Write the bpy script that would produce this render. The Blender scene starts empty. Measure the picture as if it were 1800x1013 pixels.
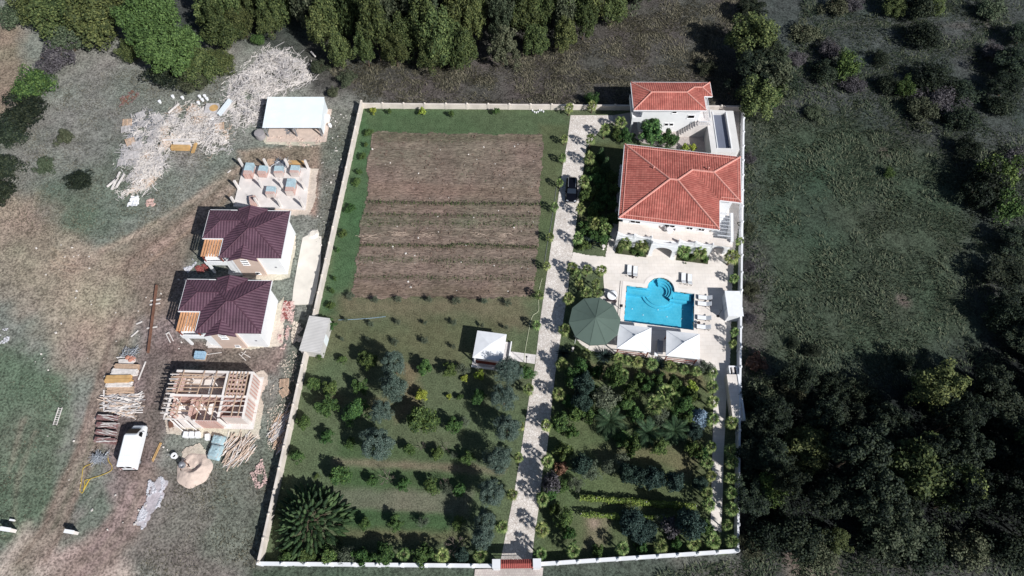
import bpy, math, random
import numpy as np
from mathutils import Matrix, Vector, Euler

random.seed(7)
RNG = np.random.default_rng(11)
S = bpy.context.scene
R = math.radians

# ---------------------------------------------------------------- camera, sky, sun, exposure
TILT, CAM_H, FPX = R(27.8), 92.0, 1201.0
cam = bpy.data.cameras.new("camera")
cam.sensor_width = 36.0
cam.lens = 36.0 * FPX / 1800.0
cam.clip_start, cam.clip_end = 0.5, 4000
camo = bpy.data.objects.new("camera", cam)
S.collection.objects.link(camo)
camo.location = (0, 0, CAM_H)
camo.rotation_euler = (TILT, 0, 0)
S.camera = camo

SUN_EL, SUN_AZ = R(40.0), R(132.0)          # azimuth clockwise from +Y: the sun stands in the south-east
world = bpy.data.worlds.new("World")
S.world = world
world.use_nodes = True
wn = world.node_tree
bg = wn.nodes["Background"]
sky = wn.nodes.new("ShaderNodeTexSky")
sky.sky_type = 'NISHITA'
sky.sun_disc = False
sky.sun_elevation = SUN_EL
sky.sun_rotation = SUN_AZ
wn.links.new(sky.outputs[0], bg.inputs[0])
bg.inputs[1].default_value = 0.06
sun = bpy.data.lights.new("sun", 'SUN')
sun.energy, sun.angle, sun.color = 4.7, R(0.5), (1.0, 0.98, 0.955)
suno = bpy.data.objects.new("sun", sun)
S.collection.objects.link(suno)
sd = Vector((math.sin(SUN_AZ) * math.cos(SUN_EL), math.cos(SUN_AZ) * math.cos(SUN_EL), math.sin(SUN_EL)))
suno.rotation_euler = sd.to_track_quat('Z', 'Y').to_euler()
suno.location = (60, -60, 120)
S.view_settings.view_transform = 'Standard'
S.view_settings.look = 'None'
S.view_settings.gamma = 1.0
S.view_settings.use_curve_mapping = False
S.view_settings.exposure = 0.12

# ---------------------------------------------------------------- survey: photo measurement -> place on the ground
_c, _s = math.cos(TILT), math.sin(TILT)
def at(px, py, z=0.0):
    x, y = (px - 900) / FPX, -(py - 506.5) / FPX
    dx, dy, dz = x, y * _c + _s, y * _s - _c
    t = (z - CAM_H) / dz
    return (dx * t, dy * t, z)
def mpp(px, py):
    """metres per photo pixel at that place"""
    y = -(py - 506.5) / FPX
    return (CAM_H / (_c - y * _s)) / FPX

# ---------------------------------------------------------------- numpy noise
_TAB = RNG.random((256, 256))
def vnoise(x, y, sc):
    x = np.asarray(x) / sc + 1000.3; y = np.asarray(y) / sc + 1000.7
    xi, yi = np.floor(x).astype(int), np.floor(y).astype(int)
    fx, fy = x - xi, y - yi
    fx, fy = fx * fx * (3 - 2 * fx), fy * fy * (3 - 2 * fy)
    g = lambda a, b: _TAB[a % 256, b % 256]
    return (g(xi, yi) * (1 - fx) + g(xi + 1, yi) * fx) * (1 - fy) + (g(xi, yi + 1) * (1 - fx) + g(xi + 1, yi + 1) * fx) * fy
def fbm(x, y, sc, n=4):
    o, a, t = 0, 1.0, 0
    for i in range(n):
        o = o + a * vnoise(x + 17 * i, y - 31 * i, sc / 2 ** i); t += a; a *= 0.55
    return o / t

def lin(c):
    return tuple(((v / 255.0) / 12.92 if v <= 10 else (((v / 255.0) + 0.055) / 1.055) ** 2.4) for v in c)

# ---------------------------------------------------------------- mesh builder
class MB:
    def __init__(s): s.v, s.f, s.m, s.uv, s.sm = [], [], [], [], False
    def face(s, pts, mi=0, uv=None):
        b = len(s.v); s.v += [tuple(p) for p in pts]
        s.f.append(tuple(range(b, b + len(pts)))); s.m.append(mi); s.uv.append(uv)
    def raw(s, pts, faces, mi=0):
        b = len(s.v); s.v += [tuple(p) for p in pts]
        for f in faces: s.f.append(tuple(b + i for i in f)); s.m.append(mi); s.uv.append(None)
    def box(s, x0, y0, z0, x1, y1, z1, mi=0):
        p = [(x0, y0, z0), (x1, y0, z0), (x1, y1, z0), (x0, y1, z0), (x0, y0, z1), (x1, y0, z1), (x1, y1, z1), (x0, y1, z1)]
        s.raw(p, [(3, 2, 1, 0), (4, 5, 6, 7), (0, 1, 5, 4), (1, 2, 6, 5), (2, 3, 7, 6), (3, 0, 4, 7)], mi)
    def obox(s, c, size, rot=(0, 0, 0), mi=0):
        m = Euler(rot).to_matrix(); h = [v / 2 for v in size]
        p = [Vector(c) + m @ Vector((sx * h[0], sy * h[1], sz * h[2])) for sz in (-1, 1) for sx, sy in ((-1, -1), (1, -1), (1, 1), (-1, 1))]
        s.raw(p, [(3, 2, 1, 0), (4, 5, 6, 7), (0, 1, 5, 4), (1, 2, 6, 5), (2, 3, 7, 6), (3, 0, 4, 7)], mi)
    def bar(s, a, b, w, h=None, mi=0):
        a, b = Vector(a), Vector(b); d = b - a; L = d.length
        if L < 1e-6: return
        h = h or w; q = d.to_track_quat('X', 'Z').to_matrix(); c = (a + b) / 2
        p = [c + q @ Vector((sx * L / 2, sy * w / 2, sz * h / 2)) for sz in (-1, 1) for sx, sy in ((-1, -1), (1, -1), (1, 1), (-1, 1))]
        s.raw(p, [(3, 2, 1, 0), (4, 5, 6, 7), (0, 1, 5, 4), (1, 2, 6, 5), (2, 3, 7, 6), (3, 0, 4, 7)], mi)
    def tube(s, pts, r, n=6, mi=0):
        pts = [Vector(p) for p in pts]; rs = r if isinstance(r, (list, tuple)) else [r] * len(pts); b = len(s.v)
        for i, p in enumerate(pts):
            d = (pts[min(i + 1, len(pts) - 1)] - pts[max(i - 1, 0)]).normalized()
            u = d.cross(Vector((0, 0, 1)))
            if u.length < 1e-3: u = Vector((1, 0, 0))
            u.normalize(); w = d.cross(u)
            for k in range(n):
                a = 2 * math.pi * k / n
                s.v.append(tuple(p + rs[i] * (math.cos(a) * u + math.sin(a) * w)))
        for i in range(len(pts) - 1):
            for k in range(n):
                k2 = (k + 1) % n
                s.f.append((b + i * n + k, b + i * n + k2, b + (i + 1) * n + k2, b + (i + 1) * n + k)); s.m.append(mi); s.uv.append(None)
        s.f.append(tuple(b + k for k in range(n))[::-1]); s.m.append(mi); s.uv.append(None)
        s.f.append(tuple(b + (len(pts) - 1) * n + k for k in range(n))); s.m.append(mi); s.uv.append(None)
    def lathe(s, prof, n=20, c=(0, 0, 0), mi=0, cap=True):
        b = len(s.v)
        for r, z in prof:
            for k in range(n):
                a = 2 * math.pi * k / n; s.v.append((c[0] + r * math.cos(a), c[1] + r * math.sin(a), c[2] + z))
        for i in range(len(prof) - 1):
            for k in range(n):
                k2 = (k + 1) % n
                s.f.append((b + i * n + k, b + i * n + k2, b + (i + 1) * n + k2, b + (i + 1) * n + k)); s.m.append(mi); s.uv.append(None)
        if cap:
            s.f.append(tuple(b + k for k in range(n))[::-1]); s.m.append(mi); s.uv.append(None)
            s.f.append(tuple(b + (len(prof) - 1) * n + k for k in range(n))); s.m.append(mi); s.uv.append(None)
    def prism(s, outl, z0, z1, mi=0):
        n = len(outl); b = len(s.v)
        area = sum(outl[i][0] * outl[(i + 1) % n][1] - outl[(i + 1) % n][0] * outl[i][1] for i in range(n))
        if area < 0: outl = outl[::-1]
        s.v += [(p[0], p[1], z0) for p in outl] + [(p[0], p[1], z1) for p in outl]
        fs = [tuple(range(n))[::-1], tuple(range(n, 2 * n))] + [(i, (i + 1) % n, n + (i + 1) % n, n + i) for i in range(n)]
        for f in fs: s.f.append(tuple(b + i for i in f)); s.m.append(mi); s.uv.append(None)
    def slope(s, pts, mi=0, th=0.12):
        """roof plane with depth; uv = metres along the eave and up the slope"""
        P = [Vector(p) for p in pts]
        n = Vector((0, 0, 0))
        for i in range(len(P)): n += P[i].cross(P[(i + 1) % len(P)])
        n.normalize()
        if n.z < 0: n = -n; P = P[::-1]
        e = Vector((0, 0, 1)).cross(n)
        e = e.normalized() if e.length > 1e-4 else Vector((1, 0, 0))
        u = n.cross(e); o = Vector(P[0])
        s.face(P, mi, [((p - o).dot(e), (p - o).dot(u)) for p in P])
        Q = [p - Vector((0, 0, th)) for p in P]
        s.face(Q[::-1], mi)
        for i in range(len(P)):
            j = (i + 1) % len(P); s.face([P[j], P[i], Q[i], Q[j]], mi)
    def build(s, name, mats, parent=None, smooth=False):
        me = bpy.data.meshes.new(name); me.from_pydata(s.v, [], s.f)
        mats = mats if isinstance(mats, (list, tuple)) else [mats]
        for m in mats: me.materials.append(m)
        if any(s.m): me.polygons.foreach_set('material_index', s.m)
        if any(u is not None for u in s.uv):
            l = me.uv_layers.new(name='uv'); k = 0; d = np.zeros((len(me.loops), 2))
            for f, u in zip(s.f, s.uv):
                if u is not None: d[k:k + len(f)] = u
                k += len(f)
            l.data.foreach_set('uv', d.ravel())
        if smooth: me.polygons.foreach_set('use_smooth', [True] * len(me.polygons))
        me.update()
        o = bpy.data.objects.new(name, me); S.collection.objects.link(o)
        if parent is not None: o.parent = parent
        return o

def np_mesh(name, V, F, mats, parent=None, mi=None, col=None, link=True, smooth=False):
    V = np.asarray(V, dtype=np.float32); F = np.asarray(F, dtype=np.int32); k = F.shape[1]
    me = bpy.data.meshes.new(name)
    me.vertices.add(len(V)); me.vertices.foreach_set('co', V.ravel())
    me.loops.add(F.size); me.loops.foreach_set('vertex_index', F.ravel())
    me.polygons.add(len(F)); me.polygons.foreach_set('loop_start', np.arange(0, F.size, k, dtype=np.int32))
    for m in (mats if isinstance(mats, (list, tuple)) else [mats]): me.materials.append(m)
    if mi is not None: me.polygons.foreach_set('material_index', np.asarray(mi, dtype=np.int32))
    if smooth: me.polygons.foreach_set('use_smooth', np.ones(len(F), dtype=bool))
    if col is not None:
        a = me.color_attributes.new('albedo', 'FLOAT_COLOR', 'POINT')
        a.data.foreach_set('color', np.concatenate([col, np.ones((len(col), 1))], 1).astype(np.float32).ravel())
    me.update(calc_edges=True)
    if not link: return me
    o = bpy.data.objects.new(name, me); S.collection.objects.link(o)
    if parent is not None: o.parent = parent
    return o

# ---------------------------------------------------------------- naming helpers
def tag(o, label=None, cat=None, group=None, kind=None):
    if label: o['label'] = label
    if cat: o['category'] = cat
    if group: o['group'] = group
    if kind: o['kind'] = kind
    return o
def thing(name, label, cat, loc=(0, 0, 0), rz=0.0, group=None):
    o = bpy.data.objects.new(name, None); S.collection.objects.link(o)
    o.empty_display_size = 0.3; o.location = loc; o.rotation_euler = (0, 0, rz)
    return tag(o, label, cat, group)
def dup(root, loc, rz=0.0, scale=None, label=None, group=None, material=None):
    r = root.copy(); S.collection.objects.link(r); r.location = loc; r.rotation_euler = (0, 0, rz)
    if scale is not None: r.scale = scale
    if label: r['label'] = label
    if group: r['group'] = group
    for ch in root.children:
        c = ch.copy(); S.collection.objects.link(c); c.parent = r
        for g in ch.children:
            d = g.copy(); S.collection.objects.link(d); d.parent = c
    return r
ORD = ['first', 'second', 'third', 'fourth', 'fifth', 'sixth', 'seventh', 'eighth', 'ninth', 'tenth', 'eleventh', 'twelfth',
       'thirteenth', 'fourteenth', 'fifteenth', 'sixteenth', 'seventeenth', 'eighteenth', 'nineteenth', 'twentieth',
       'twenty-first', 'twenty-second', 'twenty-third', 'twenty-fourth', 'twenty-fifth']

# ---------------------------------------------------------------- materials
def mat(name, c, rough=0.85, var=0.12, scale=1.5, bump=0.0, bscale=12.0, metal=0.0, c2=None, spec=0.3):
    """plain surface: two tones of one colour mixed by noise in object space"""
    m = bpy.data.materials.new(name); m.use_nodes = True; nt = m.node_tree; N, L = nt.nodes, nt.links
    b = N['Principled BSDF']; b.inputs['Roughness'].default_value = rough; b.inputs['Metallic'].default_value = metal
    b.inputs['Specular IOR Level'].default_value = spec
    tc = N.new('ShaderNodeTexCoord'); nz = N.new('ShaderNodeTexNoise'); nz.inputs['Scale'].default_value = scale; nz.inputs['Detail'].default_value = 6
    L.new(tc.outputs['Object'], nz.inputs['Vector'])
    rp = N.new('ShaderNodeValToRGB'); l = lin(c)
    rp.color_ramp.elements[0].position = 0.3; rp.color_ramp.elements[1].position = 0.7
    rp.color_ramp.elements[0].color = (*[v * (1 - var) for v in l], 1)
    rp.color_ramp.elements[1].color = (*(lin(c2) if c2 else [min(1, v * (1 + var)) for v in l]), 1)
    L.new(nz.outputs['Fac'], rp.inputs['Fac']); L.new(rp.outputs['Color'], b.inputs['Base Color'])
    if bump:
        n2 = N.new('ShaderNodeTexNoise'); n2.inputs['Scale'].default_value = bscale; L.new(tc.outputs['Object'], n2.inputs['Vector'])
        bp = N.new('ShaderNodeBump'); bp.inputs['Strength'].default_value = bump; bp.inputs['Distance'].default_value = 0.05
        L.new(n2.outputs['Fac'], bp.inputs['Height']); L.new(bp.outputs['Normal'], b.inputs['Normal'])
    return m

def mat_tiles(name, c, c2, period, course, rough=0.6, depth=0.05, spec=0.3):
    """roof tiling: ribs run up the slope, courses cross them (uv in metres)"""
    m = bpy.data.materials.new(name); m.use_nodes = True; nt = m.node_tree; N, L = nt.nodes, nt.links
    b = N['Principled BSDF']; b.inputs['Roughness'].default_value = rough; b.inputs['Specular IOR Level'].default_value = spec
    uv = N.new('ShaderNodeUVMap'); uv.uv_map = 'uv'
    sp = N.new('ShaderNodeSeparateXYZ'); L.new(uv.outputs[0], sp.inputs[0])
    def mth(op, a, v=None):
        n = N.new('ShaderNodeMath'); n.operation = op; L.new(a, n.inputs[0])
        if v is not None:
            if isinstance(v, (int, float)): n.inputs[1].default_value = v
            else: L.new(v, n.inputs[1])
        return n.outputs[0]
    rib = mth('ABSOLUTE', mth('SINE', mth('MULTIPLY', sp.outputs['X'], math.pi / period)))
    crs = mth('FRACT', mth('DIVIDE', sp.outputs['Y'], course))
    h = mth('ADD', rib, mth('MULTIPLY', crs, -0.5))
    bp = N.new('ShaderNodeBump'); bp.inputs['Strength'].default_value = 1.0; bp.inputs['Distance'].default_value = depth
    L.new(h, bp.inputs['Height']); L.new(bp.outputs['Normal'], b.inputs['Normal'])
    cell = N.new('ShaderNodeCombineXYZ')
    L.new(mth('FLOOR', mth('DIVIDE', sp.outputs['X'], period)), cell.inputs[0]); L.new(mth('FLOOR', mth('DIVIDE', sp.outputs['Y'], course)), cell.inputs[1])
    wn_ = N.new('ShaderNodeTexWhiteNoise'); wn_.noise_dimensions = '2D'; L.new(cell.outputs[0], wn_.inputs['Vector'])
    mx = N.new('ShaderNodeMix'); mx.data_type = 'RGBA'; mx.inputs[6].default_value = (*lin(c), 1); mx.inputs[7].default_value = (*lin(c2), 1)
    L.new(wn_.outputs['Value'], mx.inputs[0])
    nz = N.new('ShaderNodeTexNoise'); nz.inputs['Scale'].default_value = 0.6; nz.inputs['Detail'].default_value = 5
    tc = N.new('ShaderNodeTexCoord'); L.new(tc.outputs['Object'], nz.inputs['Vector'])
    hv = N.new('ShaderNodeHueSaturation'); L.new(mx.outputs[2], hv.inputs['Color'])
    mr = N.new('ShaderNodeMapRange'); mr.inputs[1].default_value = 0.3; mr.inputs[2].default_value = 0.7; mr.inputs[3].default_value = 0.76; mr.inputs[4].default_value = 1.16
    L.new(nz.outputs['Fac'], mr.inputs[0]); L.new(mr.outputs[0], hv.inputs['Value']); L.new(hv.outputs[0], b.inputs['Base Color'])
    return m

def mat_leaf(name, cols, rough=0.65, hue=0.03, val=0.35, trans=0.0):
    """foliage: every leaf its own tone, every tree its own shift"""
    m = bpy.data.materials.new(name); m.use_nodes = True; nt = m.node_tree; N, L = nt.nodes, nt.links
    b = N['Principled BSDF']; b.inputs['Roughness'].default_value = rough; b.inputs['Specular IOR Level'].default_value = 0.15
    g = N.new('ShaderNodeNewGeometry'); oi = N.new('ShaderNodeObjectInfo')
    rp = N.new('ShaderNodeValToRGB'); el = rp.color_ramp.elements
    el[0].position = 0.0; el[1].position = 1.0
    el[0].color = (*lin(cols[0]), 1); el[1].color = (*lin(cols[-1]), 1)
    for i, c in enumerate(cols[1:-1]):
        e = el.new((i + 1) / (len(cols) - 1)); e.color = (*lin(c), 1)
    L.new(g.outputs['Random Per Island'], rp.inputs['Fac'])
    hv = N.new('ShaderNodeHueSaturation'); L.new(rp.outputs['Color'], hv.inputs['Color'])
    def rng(lo, hi, src):
        r = N.new('ShaderNodeMapRange'); r.inputs[3].default_value = lo; r.inputs[4].default_value = hi; L.new(src, r.inputs[0]); return r.outputs[0]
    L.new(rng(0.5 - hue, 0.5 + hue, oi.outputs['Random']), hv.inputs['Hue'])
    w2 = N.new('ShaderNodeTexWhiteNoise'); w2.noise_dimensions = '1D'; L.new(oi.outputs['Random'], w2.inputs['W'])
    L.new(rng(1 - val, 1 + val, w2.outputs['Value']), hv.inputs['Value'])
    L.new(hv.outputs[0], b.inputs['Base Color'])
    return m

def mat_ground(name, fine=0.5, bump=0.6, sc=3.0, rough=0.95, stretch=None):
    """earth and grass: the surveyed cover times fine speckle"""
    m = bpy.data.materials.new(name); m.use_nodes = True; nt = m.node_tree; N, L = nt.nodes, nt.links
    b = N['Principled BSDF']; b.inputs['Roughness'].default_value = rough; b.inputs['Specular IOR Level'].default_value = 0.1
    at_ = N.new('ShaderNodeAttribute'); at_.attribute_name = 'albedo'
    tc = N.new('ShaderNodeTexCoord'); src = tc.outputs['Object']
    if stretch:
        mp = N.new('ShaderNodeMapping'); mp.inputs['Scale'].default_value = stretch; L.new(src, mp.inputs['Vector']); src = mp.outputs[0]
    n1 = N.new('ShaderNodeTexNoise'); n1.inputs['Scale'].default_value = sc; n1.inputs['Detail'].default_value = 8; n1.inputs['Roughness'].default_value = 0.7
    n2 = N.new('ShaderNodeTexNoise'); n2.inputs['Scale'].default_value = sc * 0.22; n2.inputs['Detail'].default_value = 4
    n1.inputs['Lacunarity'].default_value = 2.4; L.new(src, n1.inputs['Vector']); L.new(src, n2.inputs['Vector'])
    ad = N.new('ShaderNodeMath'); ad.operation = 'MULTIPLY_ADD'; ad.inputs[1].default_value = 0.2; L.new(n2.outputs['Fac'], ad.inputs[0])
    hf = N.new('ShaderNodeMath'); hf.operation = 'MULTIPLY'; hf.inputs[1].default_value = 0.8; L.new(n1.outputs['Fac'], hf.inputs[0]); L.new(hf.outputs[0], ad.inputs[2])
    mr = N.new('ShaderNodeMapRange'); mr.inputs[1].default_value = 0.41; mr.inputs[2].default_value = 0.59; mr.inputs[3].default_value = 1 - fine; mr.inputs[4].default_value = 1 + fine
    L.new(ad.outputs[0], mr.inputs[0])
    vm = N.new('ShaderNodeVectorMath'); vm.operation = 'SCALE'; L.new(at_.outputs['Color'], vm.inputs[0]); L.new(mr.outputs[0], vm.inputs['Scale'])
    L.new(vm.outputs[0], b.inputs['Base Color'])
    bp = N.new('ShaderNodeBump'); bp.inputs['Strength'].default_value = bump; bp.inputs['Distance'].default_value = 0.25
    L.new(n1.outputs['Fac'], bp.inputs['Height']); L.new(bp.outputs['Normal'], b.inputs['Normal'])
    return m

def mat_pave(name, c, c2, joint, cell=(0.6, 0.6), rough=0.8, irregular=False, jw=0.03):
    m = bpy.data.materials.new(name); m.use_nodes = True; nt = m.node_tree; N, L = nt.nodes, nt.links
    b = N['Principled BSDF']; b.inputs['Roughness'].default_value = rough; b.inputs['Specular IOR Level'].default_value = 0.25
    tc = N.new('ShaderNodeTexCoord')
    if irregular:
        v = N.new('ShaderNodeTexVoronoi'); v.inputs['Scale'].default_value = 1 / cell[0]; L.new(tc.outputs['Object'], v.inputs['Vector'])
        e = N.new('ShaderNodeTexVoronoi'); e.feature = 'DISTANCE_TO_EDGE'; e.inputs['Scale'].default_value = 1 / cell[0]; L.new(tc.outputs['Object'], e.inputs['Vector'])
        rp = N.new('ShaderNodeValToRGB'); rp.color_ramp.elements[0].color = (*lin(c), 1); rp.color_ramp.elements[1].color = (*lin(c2), 1)
        sp = N.new('ShaderNodeSeparateColor'); L.new(v.outputs['Color'], sp.inputs[0]); L.new(sp.outputs[0], rp.inputs['Fac'])
        mr = N.new('ShaderNodeMapRange'); mr.inputs[1].default_value = 0.02; mr.inputs[2].default_value = 0.08; L.new(e.outputs['Distance'], mr.inputs[0])
        mx = N.new('ShaderNodeMix'); mx.data_type = 'RGBA'; mx.inputs[6].default_value = (*lin(joint), 1)
        L.new(mr.outputs[0], mx.inputs[0]); L.new(rp.outputs['Color'], mx.inputs[7]); out = mx.outputs[2]
    else:
        br = N.new('ShaderNodeTexBrick'); br.inputs['Scale'].default_value = 1.0; br.inputs['Mortar Size'].default_value = jw / 2
        br.inputs['Brick Width'].default_value = cell[0]; br.inputs['Row Height'].default_value = cell[1]
        br.inputs['Color1'].default_value = (*lin(c), 1); br.inputs['Color2'].default_value = (*lin(c2), 1); br.inputs['Mortar'].default_value = (*lin(joint), 1)
        L.new(tc.outputs['Object'], br.inputs['Vector']); out = br.outputs['Color']
    nz = N.new('ShaderNodeTexNoise'); nz.inputs['Scale'].default_value = 0.35; nz.inputs['Detail'].default_value = 8; L.new(tc.outputs['Object'], nz.inputs['Vector'])
    mr2 = N.new('ShaderNodeMapRange'); mr2.inputs[1].default_value = 0.3; mr2.inputs[2].default_value = 0.7; mr2.inputs[3].default_value = 0.86; mr2.inputs[4].default_value = 1.08
    L.new(nz.outputs['Fac'], mr2.inputs[0])
    vm = N.new('ShaderNodeVectorMath'); vm.operation = 'SCALE'; L.new(out, vm.inputs[0]); L.new(mr2.outputs[0], vm.inputs['Scale'])
    L.new(vm.outputs[0], b.inputs['Base Color'])
    return m

MT = dict(
    white=mat('white_render', (232, 234, 236), 0.7, 0.05, 0.6),
    wall_tan=mat('tan_render', (200, 180, 168), 0.85, 0.07, 0.8),
    white_paint=mat('white_paint', (235, 236, 238), 0.5, 0.04, 0.7),
    beige_wall=mat('weathered_wall', (214, 205, 196), 0.9, 0.14, 0.7, 0.3, 8),
    white_wall=mat('white_wall', (224, 226, 230), 0.85, 0.08, 0.5),
    red_tile=mat_tiles('red_roof_tiles', (162, 92, 83), (180, 110, 99), 0.36, 0.42, 0.8, 0.065, 0.15),
    red_cap=mat('red_ridge_cap', (206, 148, 136), 0.8, 0.18, 3.0),
    maroon=mat_tiles('maroon_sheet_tiles', (92, 66, 79), (98, 72, 85), 0.42, 0.40, 0.55, 0.07, 0.3),
    maroon_cap=mat('maroon_ridge_cap', (88, 62, 74), 0.5, 0.08, 2.0),
    corr=mat('pale_sheet_metal', (222, 230, 234), 0.6, 0.04, 0.5, 0.0, 1, 0.0),
    corr_grey=mat('grey_sheet_metal', (196, 194, 192), 0.6, 0.08, 0.7),
    glass=mat('dark_glass', (12, 15, 21), 0.35, 0.1, 1, spec=0.15),
    dark=mat('dark_opening', (30, 30, 36), 0.8),
    steel=mat('grey_steel', (150, 152, 158), 0.5, 0.1, 4, metal=0.4),
    wood=mat('raw_timber', (190, 164, 142), 0.85, 0.2, 3),
    wood_grey=mat('weathered_timber', (188, 184, 184), 0.9, 0.22, 2.2),
    wood_pale=mat('pale_timber', (218, 212, 208), 0.9, 0.18, 2.0),
    wood_tan=mat('tan_timber', (200, 180, 164), 0.9, 0.2, 2.5),
    wood_orange=mat('orange_formwork_board', (194, 158, 108), 0.8, 0.2, 1.2),
    wood_red=mat('red_brown_timber', (128, 62, 48), 0.75, 0.15, 3),
    perg=mat('pergola_timber', (206, 154, 114), 0.8, 0.15, 2),
    rust=mat('rusty_panel', (112, 66, 66), 0.85, 0.3, 2.5, c2=(160, 136, 134)),
    rustbeam=mat('rusty_steel', (116, 84, 70), 0.85, 0.2, 1.5),
    conc=mat('concrete', (216, 210, 206), 0.9, 0.1, 0.8, 0.2, 10),
    conc_pale=mat('pale_concrete_column', (226, 220, 216), 0.9, 0.08, 1.0),
    sand=mat('sand', (202, 184, 172), 0.95, 0.12, 1.5, 0.6, 5),
    apron=mat('sandy_fill', (206, 194, 180), 0.95, 0.16, 0.9, 0.5, 4),
    chalk=mat('chalk_surface', (222, 216, 206), 0.95, 0.1, 0.6, 0.4, 4),
    hblock=mat_pave('hollow_red_block', (186, 146, 136), (200, 164, 154), (206, 194, 188), (0.34, 0.25), 0.95, jw=0.05),
    brick=mat('red_block', (196, 134, 118), 0.95, 0.16, 4.0),
    wrap=mat('pale_shrink_wrap', (170, 192, 200), 0.35, 0.2, 2.5),
    pave_drive=mat_pave('stone_setts', (206, 198, 190), (228, 222, 216), (184, 174, 166), (0.36, 0.36), irregular=True),
    pave_pool=mat_pave('stone_slabs', (226, 218, 210), (231, 224, 217), (210, 202, 194), (0.9, 0.6), jw=0.03),
    pave_white=mat_pave('white_slabs', (226, 222, 220), (214, 208, 206), (190, 184, 180), (0.4, 0.4)),
    pave_ent=mat_pave('concrete_setts', (178, 168, 164), (192, 184, 178), (160, 150, 146), (0.3, 0.3)),
    coping=mat('pool_coping', (232, 226, 220), 0.7, 0.04, 1.0),
    pool=mat_pave('pool_tiles', (86, 188, 214), (98, 196, 220), (126, 206, 224), (0.5, 0.5), 0.4, jw=0.02),
    green_cloth=mat('green_awning', (88, 104, 96), 0.8, 0.06, 0.5),
    white_cloth=mat('white_canvas', (232, 234, 237), 0.8, 0.05, 1.4),
    black=mat('black_paint', (12, 13, 20), 0.18, 0.1, 1.0, spec=0.35),
    van=mat('van_paint', (240, 243, 246), 0.4, 0.02, 1.0, spec=0.5),
    tyre=mat('rubber', (26, 26, 28), 0.9),
    chrome=mat('light_metal', (200, 204, 210), 0.3, 0.05, 3, metal=0.6),
    dark_rattan=mat('dark_rattan', (58, 50, 56), 0.8, 0.15, 8),
    blue_plastic=mat('blue_plastic', (150, 180, 202), 0.5, 0.15, 5),
    teal_sheet=mat('teal_tarpaulin', (158, 182, 190), 0.5, 0.14, 1.5),
    yellow=mat('yellow_hose', (206, 176, 70), 0.5, 0.1, 2),
    hose_white=mat('pale_hose', (196, 200, 170), 0.6, 0.1, 2),
    bark=mat('bark', (92, 80, 68), 0.95, 0.2, 5),
    bark_pale=mat('limewashed_trunk', (190, 186, 184), 0.9, 0.12, 5),
    twig=mat('bare_twig', (128, 118, 110), 0.95, 0.2, 6),
    stone=mat('white_stone', (214, 208, 202), 0.9, 0.1, 6),
    lime=mat('lime_waste', (198, 198, 204), 0.95, 0.14, 1.2, 0.5, 4),
    rubble=mat('pink_rubble', (205, 178, 172), 0.95, 0.25, 2.0),
    redrub=mat('red_brick_rubble', (146, 84, 80), 0.95, 0.25, 2.0),
    rail=mat('painted_railing', (206, 210, 216), 0.5, 0.05, 2),
    roofslab=mat('flat_roof_membrane', (216, 214, 212), 0.9, 0.06, 0.6),
    carpark_dark=mat('blue_grey_recess', (106, 112, 128), 0.8, 0.08, 0.6),
    water_barrel=mat('galvanised_lid', (150, 146, 148), 0.7, 0.14, 3),
)
# clear water over the tiles of the pool
_w = bpy.data.materials.new('pool_water'); _w.use_nodes = True
_n = _w.node_tree; _n.nodes.remove(_n.nodes['Principled BSDF'])
_gl = _n.nodes.new('ShaderNodeBsdfGlossy'); _gl.inputs['Roughness'].default_value = 0.05
_tr = _n.nodes.new('ShaderNodeBsdfTransparent'); _tr.inputs['Color'].default_value = (0.80, 0.95, 0.98, 1)
_mx = _n.nodes.new('ShaderNodeMixShader'); _nz = _n.nodes.new('ShaderNodeTexNoise'); _nz.inputs['Scale'].default_value = 2.5
_bp = _n.nodes.new('ShaderNodeBump'); _bp.inputs['Strength'].default_value = 0.18
_n.links.new(_nz.outputs['Fac'], _bp.inputs['Height']); _n.links.new(_bp.outputs[0], _gl.inputs['Normal']); pass
_mx.inputs[0].default_value = 0.04; _n.links.new(_tr.outputs[0], _mx.inputs[1]); _n.links.new(_gl.outputs[0], _mx.inputs[2])
_n.links.new(_mx.outputs[0], _n.nodes['Material Output'].inputs[0])
MT['water'] = _w

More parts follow.
